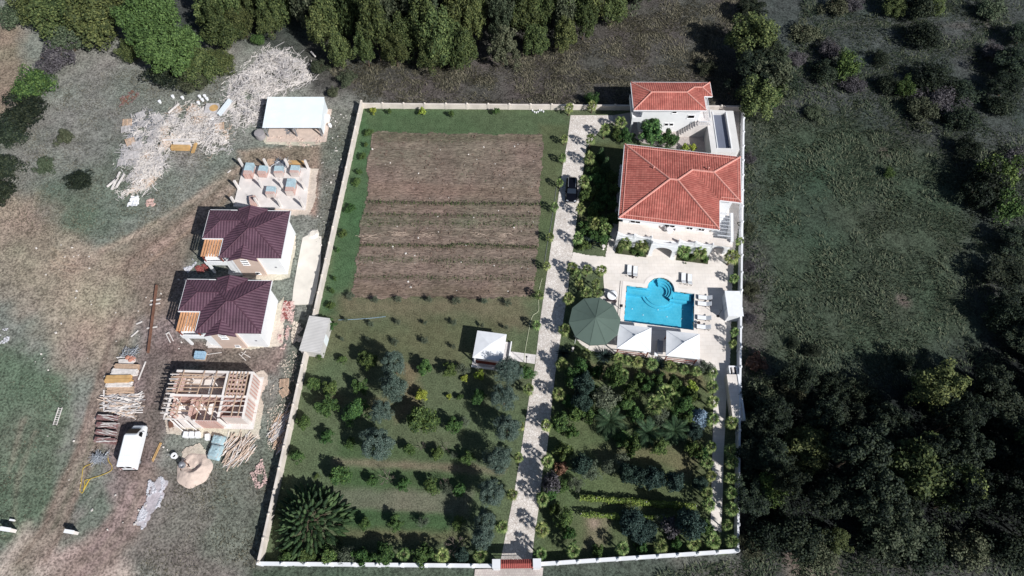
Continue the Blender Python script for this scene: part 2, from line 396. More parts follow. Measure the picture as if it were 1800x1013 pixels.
LEAF = dict(
    forest=mat_leaf('forest_leaf', [(50, 62, 40), (74, 86, 52), (104, 112, 68)], hue=0.02, val=0.30),
    bright=mat_leaf('bright_leaf', [(54, 74, 44), (76, 100, 56), (98, 122, 70)], hue=0.01, val=0.08),
    darkwood=mat_leaf('dark_wood_leaf', [(24, 33, 29), (38, 48, 38), (60, 68, 50)], hue=0.03, val=0.30),
    scrub=mat_leaf('scrub_leaf', [(50, 58, 46), (74, 82, 62), (98, 102, 82)], hue=0.04, val=0.30),
    purple=mat_leaf('purple_scrub_leaf', [(62, 60, 64), (82, 79, 84), (100, 97, 98)], hue=0.02, val=0.15),
    olive=mat_leaf('olive_leaf', [(56, 72, 66), (80, 98, 90), (108, 122, 112)], hue=0.01, val=0.08),
    citrus=mat_leaf('citrus_leaf', [(42, 62, 38), (66, 90, 50), (98, 120, 66)], hue=0.03, val=0.22),
    yellow=mat_leaf('yellowing_leaf', [(92, 110, 48), (136, 150, 62), (172, 180, 86)], hue=0.02, val=0.12),
    grey=mat_leaf('grey_leaf', [(66, 76, 62), (88, 98, 82), (110, 118, 98)], hue=0.02, val=0.15),
    palm=mat_leaf('palm_leaf', [(58, 80, 46), (104, 124, 70), (160, 166, 112)], hue=0.03, val=0.22),
    date=mat_leaf('date_palm_leaf', [(38, 56, 40), (56, 78, 54), (84, 104, 76)], hue=0.02, val=0.15),
    cycad=mat_leaf('agave_leaf', [(26, 38, 40), (44, 58, 56), (62, 76, 72)], hue=0.02, val=0.15),
    conifer=mat_leaf('conifer_leaf', [(34, 50, 36), (54, 76, 48), (82, 102, 66)], hue=0.01, val=0.05),
    bluespruce=mat_leaf('blue_spruce_leaf', [(96, 120, 140), (130, 154, 174), (156, 176, 190)], hue=0.01, val=0.05),
    darkblue=mat_leaf('dark_bluegreen_leaf', [(32, 46, 42), (46, 64, 58), (66, 84, 74)], hue=0.02, val=0.15),
    vine=mat_leaf('vine_leaf', [(64, 86, 42), (96, 116, 54), (132, 148, 76)], hue=0.01, val=0.05),
    redbush=mat_leaf('red_leaf', [(92, 66, 56), (118, 88, 74), (134, 106, 88)], hue=0.01, val=0.1),
    drygrass=mat_leaf('dry_grass_blade', [(54, 54, 46), (82, 80, 66), (128, 122, 104)], hue=0.0, val=0.0),
    greengrass=mat_leaf('green_grass_blade', [(38, 50, 38), (58, 70, 54), (98, 102, 82)], hue=0.0, val=0.0),
    crop=mat_leaf('crop_leaf', [(46, 60, 38), (70, 86, 52), (96, 108, 66)], hue=0.0, val=0.0),
)
# ================================================================ THE SETTING
def px_poly(pts): return np.array([at(a, b)[:2] for a, b in pts])
def sd_poly(x, y, P):
    d = np.full(x.shape, 1e9); ins = np.zeros(x.shape, bool); n = len(P)
    for i in range(n):
        ax, ay = P[i]; bx, by = P[(i + 1) % n]
        ex, ey = bx - ax, by - ay; wx, wy = x - ax, y - ay
        t = np.clip((wx * ex + wy * ey) / (ex * ex + ey * ey + 1e-9), 0, 1)
        d = np.minimum(d, np.hypot(wx - t * ex, wy - t * ey))
        c = ((ay > y) != (by > y)) & (x < (bx - ax) * (y - ay) / (by - ay + 1e-12) + ax); ins ^= c
    return np.where(ins, -d, d)
def sd_line(x, y, P):
    d = np.full(x.shape, 1e9)
    for i in range(len(P) - 1):
        ax, ay = P[i]; bx, by = P[i + 1]; ex, ey = bx - ax, by - ay
        t = np.clip(((x - ax) * ex + (y - ay) * ey) / (ex * ex + ey * ey + 1e-9), 0, 1)
        d = np.minimum(d, np.hypot(x - ax - t * ex, y - ay - t * ey))
    return d
def paint(x, y, base, layers, mott=0.22):
    col = np.empty((len(x), 3)); col[:] = lin(base)
    for k, (kind, pts, c, feather, amp, nsc, alpha) in enumerate(layers):
        if kind == 'poly': d = sd_poly(x, y, px_poly(pts))
        elif kind == 'line': d = sd_line(x, y, px_poly(pts[1:])) - pts[0]
        else:
            cx, cy, r = pts; q = at(cx, cy); d = np.hypot(x - q[0], y - q[1]) - r
        d = d + (fbm(x + 91 * k, y - 47 * k, nsc) - 0.5) * 2 * amp
        w = np.clip(0.5 - d / feather, 0, 1); w = (w * w * (3 - 2 * w) * alpha)[:, None]
        col = col * (1 - w) + np.array(lin(c)) * w
    v = 1 + mott * 2 * (fbm(x, y, 5.0) - 0.5) + mott * 2 * (fbm(x + 300, y, 1.4) - 0.5)
    h = (fbm(x - 500, y + 200, 7.0, 3) - 0.5) * 0.28
    col = col * v[:, None]; col[:, 0] *= 1 + h; col[:, 2] *= 1 + h * 0.5
    return np.clip(col, 0.003, 0.9)
def sheet(name, poly, z, res, base, layers, material, holes=(), ragged=0.0, mott=0.22, relief=None, xs=None, ys=None):
    P = px_poly(poly) if poly is not None else None
    if xs is None:
        xs = np.arange(P[:, 0].min() - 1, P[:, 0].max() + 1 + res, res); ys = np.arange(P[:, 1].min() - 1, P[:, 1].max() + 1 + res, res)
    X, Y = np.meshgrid(xs, ys); nx, ny = len(xs), len(ys)
    i, j = np.meshgrid(np.arange(nx - 1), np.arange(ny - 1)); i, j = i.ravel(), j.ravel()
    F = np.stack([j * nx + i, j * nx + i + 1, (j + 1) * nx + i + 1, (j + 1) * nx + i], 1)
    x, y = X.ravel(), Y.ravel(); cx, cy = x[F].mean(1), y[F].mean(1); keep = np.ones(len(F), bool)
    if P is not None:
        d = sd_poly(cx, cy, P)
        if ragged: d = d + (fbm(cx, cy, 2.2) - 0.5) * 2 * ragged
        keep &= d < 0
    for h in holes: keep &= ~(sd_poly(cx, cy, h) < -0.12)
    F = F[keep]; used = np.unique(F); rm = np.full(nx * ny, -1); rm[used] = np.arange(len(used)); F = rm[F]
    x, y = x[used], y[used]; zz = np.full(len(x), z)
    if relief is not None: zz = zz + relief(x, y)
    col = paint(x, y, base, layers, mott)
    o = np_mesh(name, np.stack([x, y, zz], 1), F, material, col=col, smooth=True)
    return tag(o, kind='structure')
def flat(name, pts, z, th, material):
    """paved sheet with an edge"""
    mb = MB(); mb.prism([at(a, b)[:2] for a, b in pts], z - th, z); return tag(mb.build(name, material), kind='structure')

# ---- pool outline (world), turned with the villa
PA = R(-8.1); PO = at(1096.3, 565.5)
def pl(x, y): return (PO[0] + x * math.cos(PA) - y * math.sin(PA), PO[1] + x * math.sin(PA) + y * math.cos(PA))
PW, PD, BX, BR = 10.3, 6.15, 5.25, 2.05
def pool_outline(g):
    a0 = 0.0
    pts = [(-g, -g), (PW + g, -g), (PW + g, PD + g)]
    r = BR + g; yc = PD + 0.05; a0 = math.asin((g - 0.05) / r)
    for k in range(25):
        a = a0 + (math.pi - 2 * a0) * k / 24; pts.append((BX + r * math.cos(a), yc + r * math.sin(a)))
    pts.append((-g, PD + g)); return pts
POOLHOLE = np.array([pl(*p) for p in pool_outline(0.12)])

PROP = [(637, 189), (1302, 193), (1291, 972), (945, 993), (872, 996), (461, 993)]
g_earth = mat_ground('wild_ground', 0.55, 0.7, 3.4)
g_lawn = mat_ground('lawn_turf', 0.40, 0.35, 5.0)
g_field = mat_ground('tilled_soil', 0.42, 0.9, 3.4, stretch=(0.4, 1.5, 1))

ground_layers = [
    # north meadow behind the property, brownish
    ('poly', [(500, 70), (1330, -80), (1330, 200), (600, 200)], (83, 80, 76), 8, 3, 9, 0.9),
    # west side: pale worn grass
    ('poly', [(-400, -150), (230, -150), (250, 60), (470, 80), (560, 160), (655, 175), (455, 1000), (430, 1250), (-500, 1250)], (127, 128, 121), 5, 2, 6, 1),
    ('poly', [(-200, 20), (30, 40), (55, 120), (30, 200), (-30, 250), (-200, 260)], (136, 122, 105), 4, 2, 4, 0.85),
    ('poly', [(20, 180), (220, 120), (420, 150), (380, 240), (200, 300), (60, 340), (0, 300)], (116, 121, 114), 5, 3, 5, 0.6),
    ('poly', [(60, 330), (200, 280), (250, 330), (220, 420), (120, 450), (60, 420)], (103, 112, 101), 5, 3, 5, 0.75),
    ('poly', [(90, 350), (160, 330), (180, 400), (110, 420)], (89, 100, 84), 4, 2, 4, 0.6),
    ('poly', [(-120, 340), (60, 350), (110, 440), (200, 450), (300, 400), (420, 290), (450, 270), (330, 420), (250, 490), (215, 560), (190, 650), (100, 650), (60, 560), (-120, 480)], (153, 139, 127), 5, 3, 5, 0.8),
    ('poly', [(110, 430), (200, 450), (235, 500), (215, 570), (190, 640), (150, 600), (120, 510)], (179, 166, 148), 4, 2, 4, 0.85),
    ('poly', [(420, 265), (560, 255), (565, 300), (555, 380), (430, 285)], (159, 135, 122), 1.5, 0.6, 2, 0.9),
    ('poly', [(570, 180), (632, 195), (560, 530), (540, 500), (560, 400), (566, 260)], (110, 112, 103), 2, 1, 3, 0.8),
    ('poly', [(250, 480), (330, 440), (320, 640), (300, 700), (280, 800), (250, 870), (210, 960), (120, 1040), (60, 1000), (190, 840), (170, 790), (240, 620)], (135, 122, 119), 3, 1.2, 3, 0.9),
    ('poly', [(300, 600), (500, 610), (490, 660), (300, 640)], (136, 120, 113), 1.5, 0.6, 2, 0.9),
    ('poly', [(-100, 600), (60, 620), (135, 690), (120, 800), (90, 900), (30, 960), (-100, 1000)], (96, 110, 92), 4, 2.5, 4, 0.9),
    ('poly', [(150, 740), (185, 790), (160, 860), (130, 900), (110, 960), (70, 960), (110, 850)], (101, 111, 98), 2.5, 1.5, 3, 0.8),
    ('poly', [(95, 980), (150, 900), (180, 860), (205, 890), (150, 960), (100, 1000)], (103, 116, 103), 2, 1, 2.5, 0.8),
    ('poly', [(290, 830), (490, 800), (455, 1000), (300, 1060), (215, 980)], (117, 112, 105), 4, 2, 4, 0.85),
    ('poly', [(360, 800), (470, 760), (480, 880), (440, 1000), (350, 980), (380, 860)], (101, 110, 98), 3, 2, 3, 0.6),
    ('poly', [(-60, 1060), (0, 985), (50, 930), (110, 960), (190, 940), (230, 1000), (300, 1100), (-60, 1200)], (179, 161, 152), 3, 1.4, 3, 0.9),
    ('poly', [(170, 440), (300, 375), (420, 285), (440, 266), (565, 252), (562, 300), (430, 292), (400, 365), (345, 430), (320, 500), (300, 560), (235, 565), (200, 505)], (127, 114, 101), 4, 2.2, 3, 0.75),
    ('poly', [(-60, 350), (60, 345), (120, 440), (200, 455), (225, 520), (205, 600), (175, 640), (110, 600), (60, 520), (-60, 430)], (146, 134, 117), 6, 3, 4, 0.6),
    ('poly', [(300, 600), (480, 612), (470, 650), (300, 650), (285, 770), (255, 850), (215, 850), (215, 760), (245, 690), (255, 610)], (113, 101, 96), 2.5, 1.0, 2.5, 0.7),
    ('line', [0.16, (92, 436), (110, 452), (132, 458), (150, 452)], (161, 143, 124), 0.5, 0.1, 1, 0.7),
    ('line', [0.16, (90, 446), (108, 462), (132, 468), (152, 461)], (159, 141, 122), 0.5, 0.1, 1, 0.7),
    ('line', [0.16, (88, 457), (106, 473), (130, 478), (150, 472)], (155, 137, 120), 0.5, 0.1, 1, 0.7),
    ('line', [0.16, (88, 470), (104, 484), (126, 490)], (153, 136, 119), 0.5, 0.1, 1, 0.6),
    ('line', [0.25, (240, 480), (300, 430), (380, 370), (420, 320)], (149, 132, 115), 0.7, 0.2, 1.5, 0.7),
    ('line', [0.25, (225, 460), (290, 410), (370, 345), (430, 285)], (115, 101, 89), 0.7, 0.2, 1.5, 0.6),
    ('line', [0.25, (272, 650), (262, 720), (258, 760)], (133, 119, 113), 0.6, 0.2, 1.5, 0.7),
    ('line', [0.25, (285, 655), (277, 720), (270, 800), (250, 870), (220, 930)], (96, 88, 84), 0.6, 0.2, 1.5, 0.6),
    # wheel ruts
    ('line', [1.7, (222, 545), (196, 640), (176, 720), (152, 790), (122, 860), (88, 930), (40, 990)], (145, 132, 121), 1.6, 0.6, 2, 0.95),
    ('line', [1.5, (120, 420), (170, 470), (200, 520), (205, 570)], (153, 139, 125), 2.5, 1.2, 3, 0.75),
    ('line', [2.2, (255, 850), (222, 920), (176, 975), (110, 1030)], (138, 124, 115), 2.2, 0.8, 2, 0.85),
    ('line', [0.28, (205, 560), (178, 650), (160, 700), (140, 780), (105, 860), (75, 930), (30, 990)], (124, 109, 99), 0.7, 0.3, 1.5, 0.7),
    ('line', [0.28, (232, 560), (204, 660), (190, 720), (169, 790), (139, 860), (109, 930), (80, 985)], (128, 113, 103), 0.7, 0.3, 1.5, 0.7),
    ('line', [0.30, (215, 600), (183, 700), (155, 790), (122, 865), (90, 935)], (109, 107, 93), 0.9, 0.5, 1.5, 0.6),
    ('line', [0.6, (262, 860), (230, 930), (180, 980), (120, 1030)], (148, 131, 125), 1.2, 0.5, 2, 0.8),
    ('line', [0.6, (235, 850), (205, 920), (165, 965)], (145, 128, 124), 1.2, 0.5, 2, 0.8),
    ('line', [0.5, (430, 290), (340, 350), (260, 400), (180, 440)], (168, 149, 135), 1.5, 0.7, 2, 0.7),
    ('line', [0.5, (400, 330), (330, 390), (270, 440)], (168, 149, 135), 1.5, 0.7, 2, 0.7),
    ('line', [0.3, (60, 760), (30, 840), (22, 920)], (130, 126, 111), 1.0, 0.4, 2, 0.6),
    ('line', [0.3, (40, 740), (14, 830)], (130, 126, 111), 1.0, 0.4, 2, 0.6),
    # strips along the west wall
    ('poly', [(545, 560), (532, 640), (500, 760), (470, 900), (440, 960), (460, 820), (490, 700), (520, 560)], (98, 104, 92), 2, 1, 2.5, 0.8),
    # south verge outside the wall
    ('poly', [(440, 996), (840, 1001), (836, 1100), (430, 1100)], (79, 89, 76), 1.5, 0.8, 3, 0.95),
    ('poly', [(955, 998), (1290, 976), (1330, 1000), (1340, 1100), (950, 1100)], (77, 85, 76), 2, 1, 3, 0.95),
    ('poly', [(1180, 980), (1300, 974), (1330, 1010), (1300, 1040), (1210, 1030)], (110, 107, 102), 3, 2, 3, 0.6),
    # east meadow
    ('poly', [(1310, 190), (1500, 200), (1690, 300), (1710, 480), (1740, 620), (1560, 680), (1320, 650)], (66, 76, 62), 8, 4, 8, 0.9),
    ('poly', [(1330, 250), (1450, 260), (1470, 420), (1360, 440)], (61, 77, 64), 6, 3, 6, 0.6),
    ('poly', [(1330, -60), (1900, -120), (2000, 300), (1700, 260), (1500, 190), (1330, 190)], (71, 76, 74), 8, 4, 6, 0.85),
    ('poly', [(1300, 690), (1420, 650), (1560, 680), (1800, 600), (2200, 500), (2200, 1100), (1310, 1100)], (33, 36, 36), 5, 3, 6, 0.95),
    ('poly', [(1240, 995), (1420, 955), (1900, 950), (1900, 1100), (1240, 1100)], (73, 75, 72), 8, 5, 4, 0.9),
    ('poly', [(1305, 400), (1345, 440), (1350, 660), (1305, 660)], (83, 79, 78), 3, 2, 3, 0.6),
    ('line', [0.3, (1728, 0), (1742, 90), (1748, 160)], (106, 103, 94), 1, 0.5, 3, 0.5),
    ('line', [0.4, (1440, 50), (1500, 40), (1700, 45)], (97, 93, 88), 1.5, 0.8, 4, 0.4),
    # small open patches
    ('blob', (1586, 529, 1.0), (120, 110, 104), 1.5, 0.7, 2, 0.8),
    ('blob', (1556, 268, 0.8), (120, 108, 98), 1.5, 0.7, 2, 0.7),
    ('blob', (1420, 990, 3.0), (128, 114, 104), 2.5, 1.2, 2, 0.7),
]
gx = np.concatenate([[-900, -600, -400, -260, -180, -140, -118], np.arange(-108, -20, 0.24), np.arange(-20, 108.1, 0.36), [118, 140, 180, 260, 400, 600, 900]])
gy = np.concatenate([[-900, -500, -250, -120, -50, -20, -6], np.arange(0, 118, 0.26), [124, 140, 170, 220, 320, 500, 900]])
def wild_relief(x, y):
    inside = sd_poly(x, y, px_poly(PROP)) < 1.0
    r = (fbm(x, y, 6.0) - 0.5) * 0.5 + (fbm(x + 40, y, 1.5) - 0.5) * 0.22
    site = np.exp(-((x + 38) / 22) ** 2 - ((y - 45) / 50) ** 2) * 0.75
    return np.where(inside, -0.12, -0.06 + r * (1 - site) * 0.55 - 0.04)
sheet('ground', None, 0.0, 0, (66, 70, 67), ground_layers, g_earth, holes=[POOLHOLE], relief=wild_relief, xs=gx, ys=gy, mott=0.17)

# lawn inside the boundary wall
D = (88, 99, 74)
lawn_layers = [
    ('poly', [(637, 189), (660, 220), (650, 330), (640, 420), (612, 522), (600, 560), (560, 560), (600, 350)], (71, 96, 67), 2, 0.8, 2.5, 0.95),
    ('poly', [(640, 190), (1000, 192), (1000, 235), (800, 240), (650, 240)], (79, 96, 69), 2, 0.8, 2.5, 0.9),
    ('poly', [(950, 220), (1000, 220), (960, 520), (930, 530), (945, 400)], (86, 94, 67), 1.5, 0.6, 2, 0.8),
    ('poly', [(600, 520), (930, 520), (920, 580), (820, 560), (700, 560), (600, 560)], (111, 103, 84), 4, 2, 3, 0.7),
    ('poly', [(560, 560), (900, 560), (880, 640), (560, 630)], (94, 94, 71), 5, 3, 4, 0.8),
    ('poly', [(705, 640), (735, 640), (740, 720), (700, 740)], (118, 105, 84), 2, 1, 2, 0.7),
    ('poly', [(560, 690), (680, 700), (700, 730), (650, 725), (560, 705)], (111, 103, 79), 2, 1, 2, 0.5),
    ('poly', [(585, 806), (740, 810), (890, 822), (880, 835), (740, 828), (585, 816)], (120, 111, 94), 1.0, 0.4, 2, 0.8),
    ('poly', [(590, 822), (820, 832), (815, 870), (700, 868), (590, 850)], (71, 90, 60), 1.0, 0.4, 2, 0.85),
    ('poly', [(575, 858), (830, 866), (822, 905), (690, 900), (580, 890)], (105, 105, 90), 1.2, 0.4, 2, 0.9),
    ('poly', [(590, 892), (790, 906), (790, 938), (590, 932)], (65, 88, 58), 0.8, 0.3, 2, 0.9),
    ('poly', [(595, 776), (830, 790), (825, 812), (595, 804)], (71, 90, 60), 1.2, 0.5, 2, 0.7),
    ('poly', [(600, 930), (830, 938), (830, 955), (600, 950)], (103, 99, 75), 1.5, 0.6, 2, 0.6),
    ('poly', [(975, 600), (1260, 660), (1250, 960), (950, 980), (950, 800)], (86, 97, 68), 2, 1, 3, 0.9),
    ('poly', [(1030, 640), (1240, 655), (1240, 680), (1040, 665)], (118, 105, 82), 1.5, 1, 2, 0.6),
    ('poly', [(1040, 790), (1110, 780), (1230, 800), (1220, 850), (1150, 810), (1060, 830)], (120, 109, 86), 2, 1, 2, 0.4),
    ('poly', [(1030, 912), (1070, 908), (1065, 960), (1030, 965)], (120, 113, 94), 1.5, 0.6, 2, 0.7),
    ('blob', (1044, 922, 0.6), (150, 136, 122), 1.0, 0.4, 1.5, 0.8),
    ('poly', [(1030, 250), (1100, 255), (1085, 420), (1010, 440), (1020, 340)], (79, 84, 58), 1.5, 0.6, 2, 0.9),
]
sheet('lawn', PROP, 0.0, 0.3, D, lawn_layers, g_lawn, holes=[POOLHOLE], mott=0.13)
field_layers = [
    ('poly', [(655, 320), (950, 330), (950, 350), (650, 345)], (128, 110, 98), 2, 1, 2, 0.7),
    ('poly', [(640, 352), (950, 356), (948, 372), (636, 370)], (112, 104, 90), 1.5, 0.8, 2, 0.6),
    ('poly', [(640, 380), (950, 384), (948, 398), (634, 396)], (106, 104, 88), 1.5, 0.8, 2, 0.7),
    ('line', [0.25, (645, 356), (955, 360)], (92, 88, 74), 0.7, 0.3, 1, 0.5),
    ('line', [0.3, (640, 378), (950, 381)], (94, 89, 76), 0.8, 0.3, 1, 0.7),
    ('line', [0.3, (632, 407), (945, 412)], (100, 92, 80), 1.0, 0.4, 1, 0.6),
    ('line', [0.3, (630, 432), (945, 436)], (98, 90, 76), 0.8, 0.3, 1, 0.7),
    ('line', [0.4, (628, 455), (942, 462)], (104, 100, 86), 1.2, 0.4, 1, 0.7),
    ('line', [0.3, (622, 487), (940, 492)], (96, 92, 76), 1.0, 0.4, 1, 0.6),
    ('line', [0.2, (720, 522), (900, 526)], (70, 66, 58), 0.5, 0.2, 1, 0.7),
    ('poly', [(625, 500), (930, 505), (930, 525), (615, 524)], (108, 98, 82), 2, 1, 2, 0.6),
    ('poly', [(655, 232), (955, 236), (955, 250), (655, 250)], (104, 98, 82), 1.5, 0.8, 2, 0.7),
]
def furrows(x, y):
    f = np.sin((y + 0.012 * x) * 2 * math.pi / 0.62) * 0.022
    return f * (0.4 + fbm(x, y, 3.0)) + (fbm(x, y, 0.9) - 0.5) * 0.2
sheet('ploughed_field', [(652, 232), (956, 237), (951, 330), (946, 460), (936, 524), (614, 524), (628, 450), (645, 330)], 0.07, 0.2, (128, 115, 104), field_layers, g_field, ragged=0.7, mott=0.20, relief=furrows)

# paved sheets
DRIVE = [(1003, 203), (997, 250), (990, 290), (984, 330), (975, 390), (966, 450), (958, 505), (950, 560), (941, 640), (930, 700), (918, 780), (905, 860), (893, 920), (880, 985),
         (935, 985), (939, 945), (946, 900), (954, 827), (961, 795), (968, 731), (971, 699), (976, 656), (986, 591), (1000, 499), (1001, 478), (1007, 440), (1014, 383), (1020, 335), (1031, 260), (1046, 240), (1060, 222), (1078, 215), (1078, 203)]
flat('driveway', DRIVE, 0.035, 0.08, MT['pave_drive'])
PLAZA = [(1001, 470), (1007, 444), (1014, 445), (1032, 449), (1064, 452), (1068, 430), (1080, 380), (1090, 290), (1300, 290), (1300, 385), (1293, 430), (1287, 500), (1285, 560), (1284, 610),
         (1282, 660), (1262, 658), (1240, 648), (1210, 641), (1160, 632), (1110, 625), (1075, 621), (1040, 618), (1022, 606), (1009, 592), (1015, 560), (1040, 530), (1062, 520), (1060, 478)]
plaza = sheet('pool_terrace', PLAZA, 0.050, 0.12, (225, 214, 204), [], MT['pave_pool'], holes=[POOLHOLE], mott=0.04)
flat('garden_path', [(1255, 655), (1279, 655), (1274, 760), (1272, 800), (1270, 880), (1268, 936), (1249, 930), (1250, 880), (1252, 797), (1253, 760)], 0.035, 0.08, MT['pave_pool'])
flat('back_yard_paving', [(1078, 203), (1120, 196), (1300, 196), (1300, 288), (1240, 275), (1190, 262), (1130, 252), (1100, 232), (1078, 219)], 0.030, 0.08, MT['pave_ent'])
flat('gazebo_path', [(889, 617), (942, 624), (940, 640), (888, 632)], 0.04, 0.08, MT['pave_white'])
flat('entrance_apron', [(835, 1001), (955, 998), (950, 1050), (830, 1050)], 0.03, 0.1, MT['pave_ent'])
soil = mat('planting_soil', (74, 78, 56), 0.95, 0.2, 1.2, 0.4, 6)
flat('planting_bed', [(1088, 416), (1141, 423), (1136, 453), (1081, 446)], 0.12, 0.14, soil)
flat('planting_bed', [(1194, 428), (1248, 435), (1244, 465), (1188, 458)], 0.12, 0.14, soil)
flat('white_hardstanding', [(532, 418), (545, 412), (565, 416), (563, 470), (556, 510), (549, 535), (513, 536), (516, 505), (524, 460)], 0.03, 0.12, MT['chalk'])
# sandy fill round the new houses
g_fill = mat_ground('loose_fill', 0.16, 0.5, 3.0)
def ragged_patch(name, pts, z, material, amp=0.25, n=10, seed=1):
    c = {'sand': (204, 189, 176), 'sandy_fill': (204, 192, 178), 'lime_waste': (184, 182, 184)}[material.name]
    return sheet(name, pts, z, 0.14, c, [('line', [.35] + [pts[0], pts[len(pts) // 2]], tuple(int(v * .84) for v in c), 1.6, .9, 1.2, .7)], g_fill, ragged=amp * 2.2, mott=0.16)
ragged_patch('sandy_fill', [(435, 292), (560, 298), (556, 345), (545, 380), (500, 380), (430, 340)], 0.03, MT['apron'], 0.22, 10, 1)
ragged_patch('sandy_fill', [(500, 420), (522, 410), (520, 440), (510, 490), (470, 494), (420, 488), (500, 470)], 0.02, MT['apron'], 0.2, 8, 2)
ragged_patch('sandy_fill', [(290, 740), (310, 700), (462, 655), (470, 662), (463, 700), (455, 770), (400, 770), (292, 764)], 0.03, MT['apron'], 0.25, 10, 3)
ragged_patch('sandy_fill', [(455, 232), (568, 232), (566, 256), (470, 254)], 0.02, MT['apron'], 0.25, 10, 4)
ragged_patch('sandy_fill', [(486, 540), (500, 520), (497, 610), (440, 614), (345, 606), (420, 600), (470, 600)], 0.015, MT['apron'], 0.2, 8, 5)

# loose stones, clods scattered on the tilled soil, lime and rubble lying about
def scatter_stones(name, pts, n, smin, smax, material, seed, z=0.05):
    rr = random.Random(seed); P = px_poly(pts); mb = MB(); k = 0
    x0, y0 = P.min(0); x1, y1 = P.max(0)
    while k < n:
        x, y = rr.uniform(x0, x1), rr.uniform(y0, y1)
        if sd_poly(np.array([x]), np.array([y]), P)[0] > 0: continue
        if n > 150 and 'field' not in name and 'clod' not in name and vnoise(np.array([x]), np.array([y]), 1.5)[0] + .5 * (vnoise(np.array([x]), np.array([y]), .5)[0] - .5) < .36 + .2 * rr.random(): k += .4; continue
        s = smin + (smax - smin) * rr.random() ** 2
        mb.obox((x, y, z + s * 0.2), (s, s * rr.uniform(0.5, 1), s * rr.uniform(0.4, 0.8)), (rr.uniform(-.4, .4), rr.uniform(-.4, .4), rr.uniform(0, 3))); k += 1
    return tag(mb.build(name, material), kind='stuff')
tag(scatter_stones('field_stones', [(655, 250), (945, 255), (935, 515), (625, 515)], 60, 0.08, 0.3, MT['stone'], 3, 0.08), 'white stones scattered over the ploughed brown field', 'stones')
tag(scatter_stones('soil_clods', [(655, 236), (952, 240), (948, 350), (940, 520), (618, 520), (640, 380)], 2600, 0.06, 0.26, mat('soil_clod', (112, 96, 86), 0.95, 0.2, 3), 35, 0.06), 'brown clods of earth turned up across the ploughed field', 'clods')
tag(scatter_stones('loose_stones', [(250, 440), (330, 440), (300, 900), (200, 980), (60, 820), (40, 400)], 90, 0.06, 0.28, MT['stone'], 4, 0.0), 'white stones littering the dirt west of the new houses', 'stones')
tag(scatter_stones('loose_stones', [(566, 190), (625, 200), (560, 520), (556, 400)], 70, 0.06, 0.3, MT['stone'], 5, 0.0), 'white stones in the grass outside the west wall', 'stones')
ragged_patch('lime_spread', [(262, 848), (280, 838), (292, 850), (286, 878), (272, 900), (252, 928), (242, 918), (254, 884)], 0.02, MT['lime'], .55, 9, 44)
tag(scatter_stones('lime_waste', [(262, 845), (284, 838), (292, 850), (284, 880), (268, 905), (250, 930), (240, 915), (256, 880)], 1500, 0.06, 0.26, MT['lime'], 6, 0.0), 'whitish spread of lime and mortar waste south of the van', 'waste')
tag(scatter_stones('lime_waste', [(318, 468), (338, 455), (346, 462), (330, 480)], 352, 0.04, 0.22, MT['lime'], 7, 0.0), 'small white rubble spread between the two maroon roofed houses', 'waste')
tag(scatter_stones('lime_waste', [(-20, 575), (18, 578), (16, 600), (-20, 615)], 560, 0.04, 0.22, MT['lime'], 71, 0.0), 'pale rubble spread at the far left edge of the site', 'waste')
tag(scatter_stones('brick_rubble', [(498, 532), (520, 530), (516, 560), (500, 615), (486, 612), (492, 570)], 1440, 0.04, 0.22, MT['rubble'], 8, 0.02), 'pinkish brick rubble strewn east of the southern maroon house', 'rubble')
tag(scatter_stones('brick_rubble', [(500, 530), (512, 530), (504, 590), (490, 605), (494, 570)], 160, 0.08, 0.26, MT['redrub'], 9, 0.05), 'dark red broken bricks in the pink rubble by the southern maroon house', 'rubble')
tag(scatter_stones('brick_rubble', [(440, 830), (462, 805), (470, 850), (450, 862)], 416, 0.04, 0.22, MT['rubble'], 10, 0.0), 'pink rubble heap on the grass southeast of the brick shell', 'rubble')
tag(scatter_stones('brick_rubble', [(478, 650), (525, 610), (520, 680), (490, 780), (470, 800), (470, 720)], 900, 0.03, 0.17, MT['apron'], 12, 0.0), 'whitish rubble strewn between the brick shell and the west wall', 'rubble')
tag(scatter_stones('brick_rubble', [(515, 565), (535, 572), (530, 600), (512, 605)], 260, 0.1, 0.3, MT['apron'], 13, 0.0), 'sandy rubble patch beside the pale box on the west wall', 'rubble')
tag(scatter_stones('shed_rubble', [(470, 240), (566, 240), (562, 262), (478, 258)], 320, 0.1, 0.3, MT['sand'], 14, 0.02), 'sandy clods in front of the white roofed open shed', 'rubble')

# ---------------------------------------------------------------- boundary walls
def wall_run(name, label, p0, p1, h, th, m, posts, cap, inset=0.0, post_w=0.34, m_post=None):
    a, b = Vector(at(*p0)), Vector(at(*p1)); d = b - a; L = d.length; rz = math.atan2(d.y, d.x)
    t = thing(name, label, 'wall', a, rz)
    mb = MB(); mb.box(0, -th / 2, -0.2, L, th / 2, h - 0.07); mb.build('wall_panel', m, t)
    mb = MB(); mb.box(0, -cap / 2, h - 0.07, L, cap / 2, h); mb.build('coping', m, t)
    for k in range(posts + 1):
        x = L * k / posts; mb = MB(); mb.box(x - post_w / 2, -post_w / 2, -0.2, x + post_w / 2, post_w / 2, h + 0.16)
        mb.lathe([(post_w * 0.6, 0), (post_w * 0.6, 0.05), (0.02, 0.2)], 4, (x, 0, h + 0.16)); mb.build('wall_post', m_post or m, t)
    return t
wall_run('boundary_wall', 'long beige boundary wall along the north edge of the property behind the field', (637, 190), (1302, 195), 1.15, 0.24, MT['beige_wall'], 18, 0.30)
wall_run('boundary_wall', 'long beige boundary wall down the west edge between field and building site', (461, 992), (638, 190), 1.65, 0.24, MT['beige_wall'], 26, 0.34)
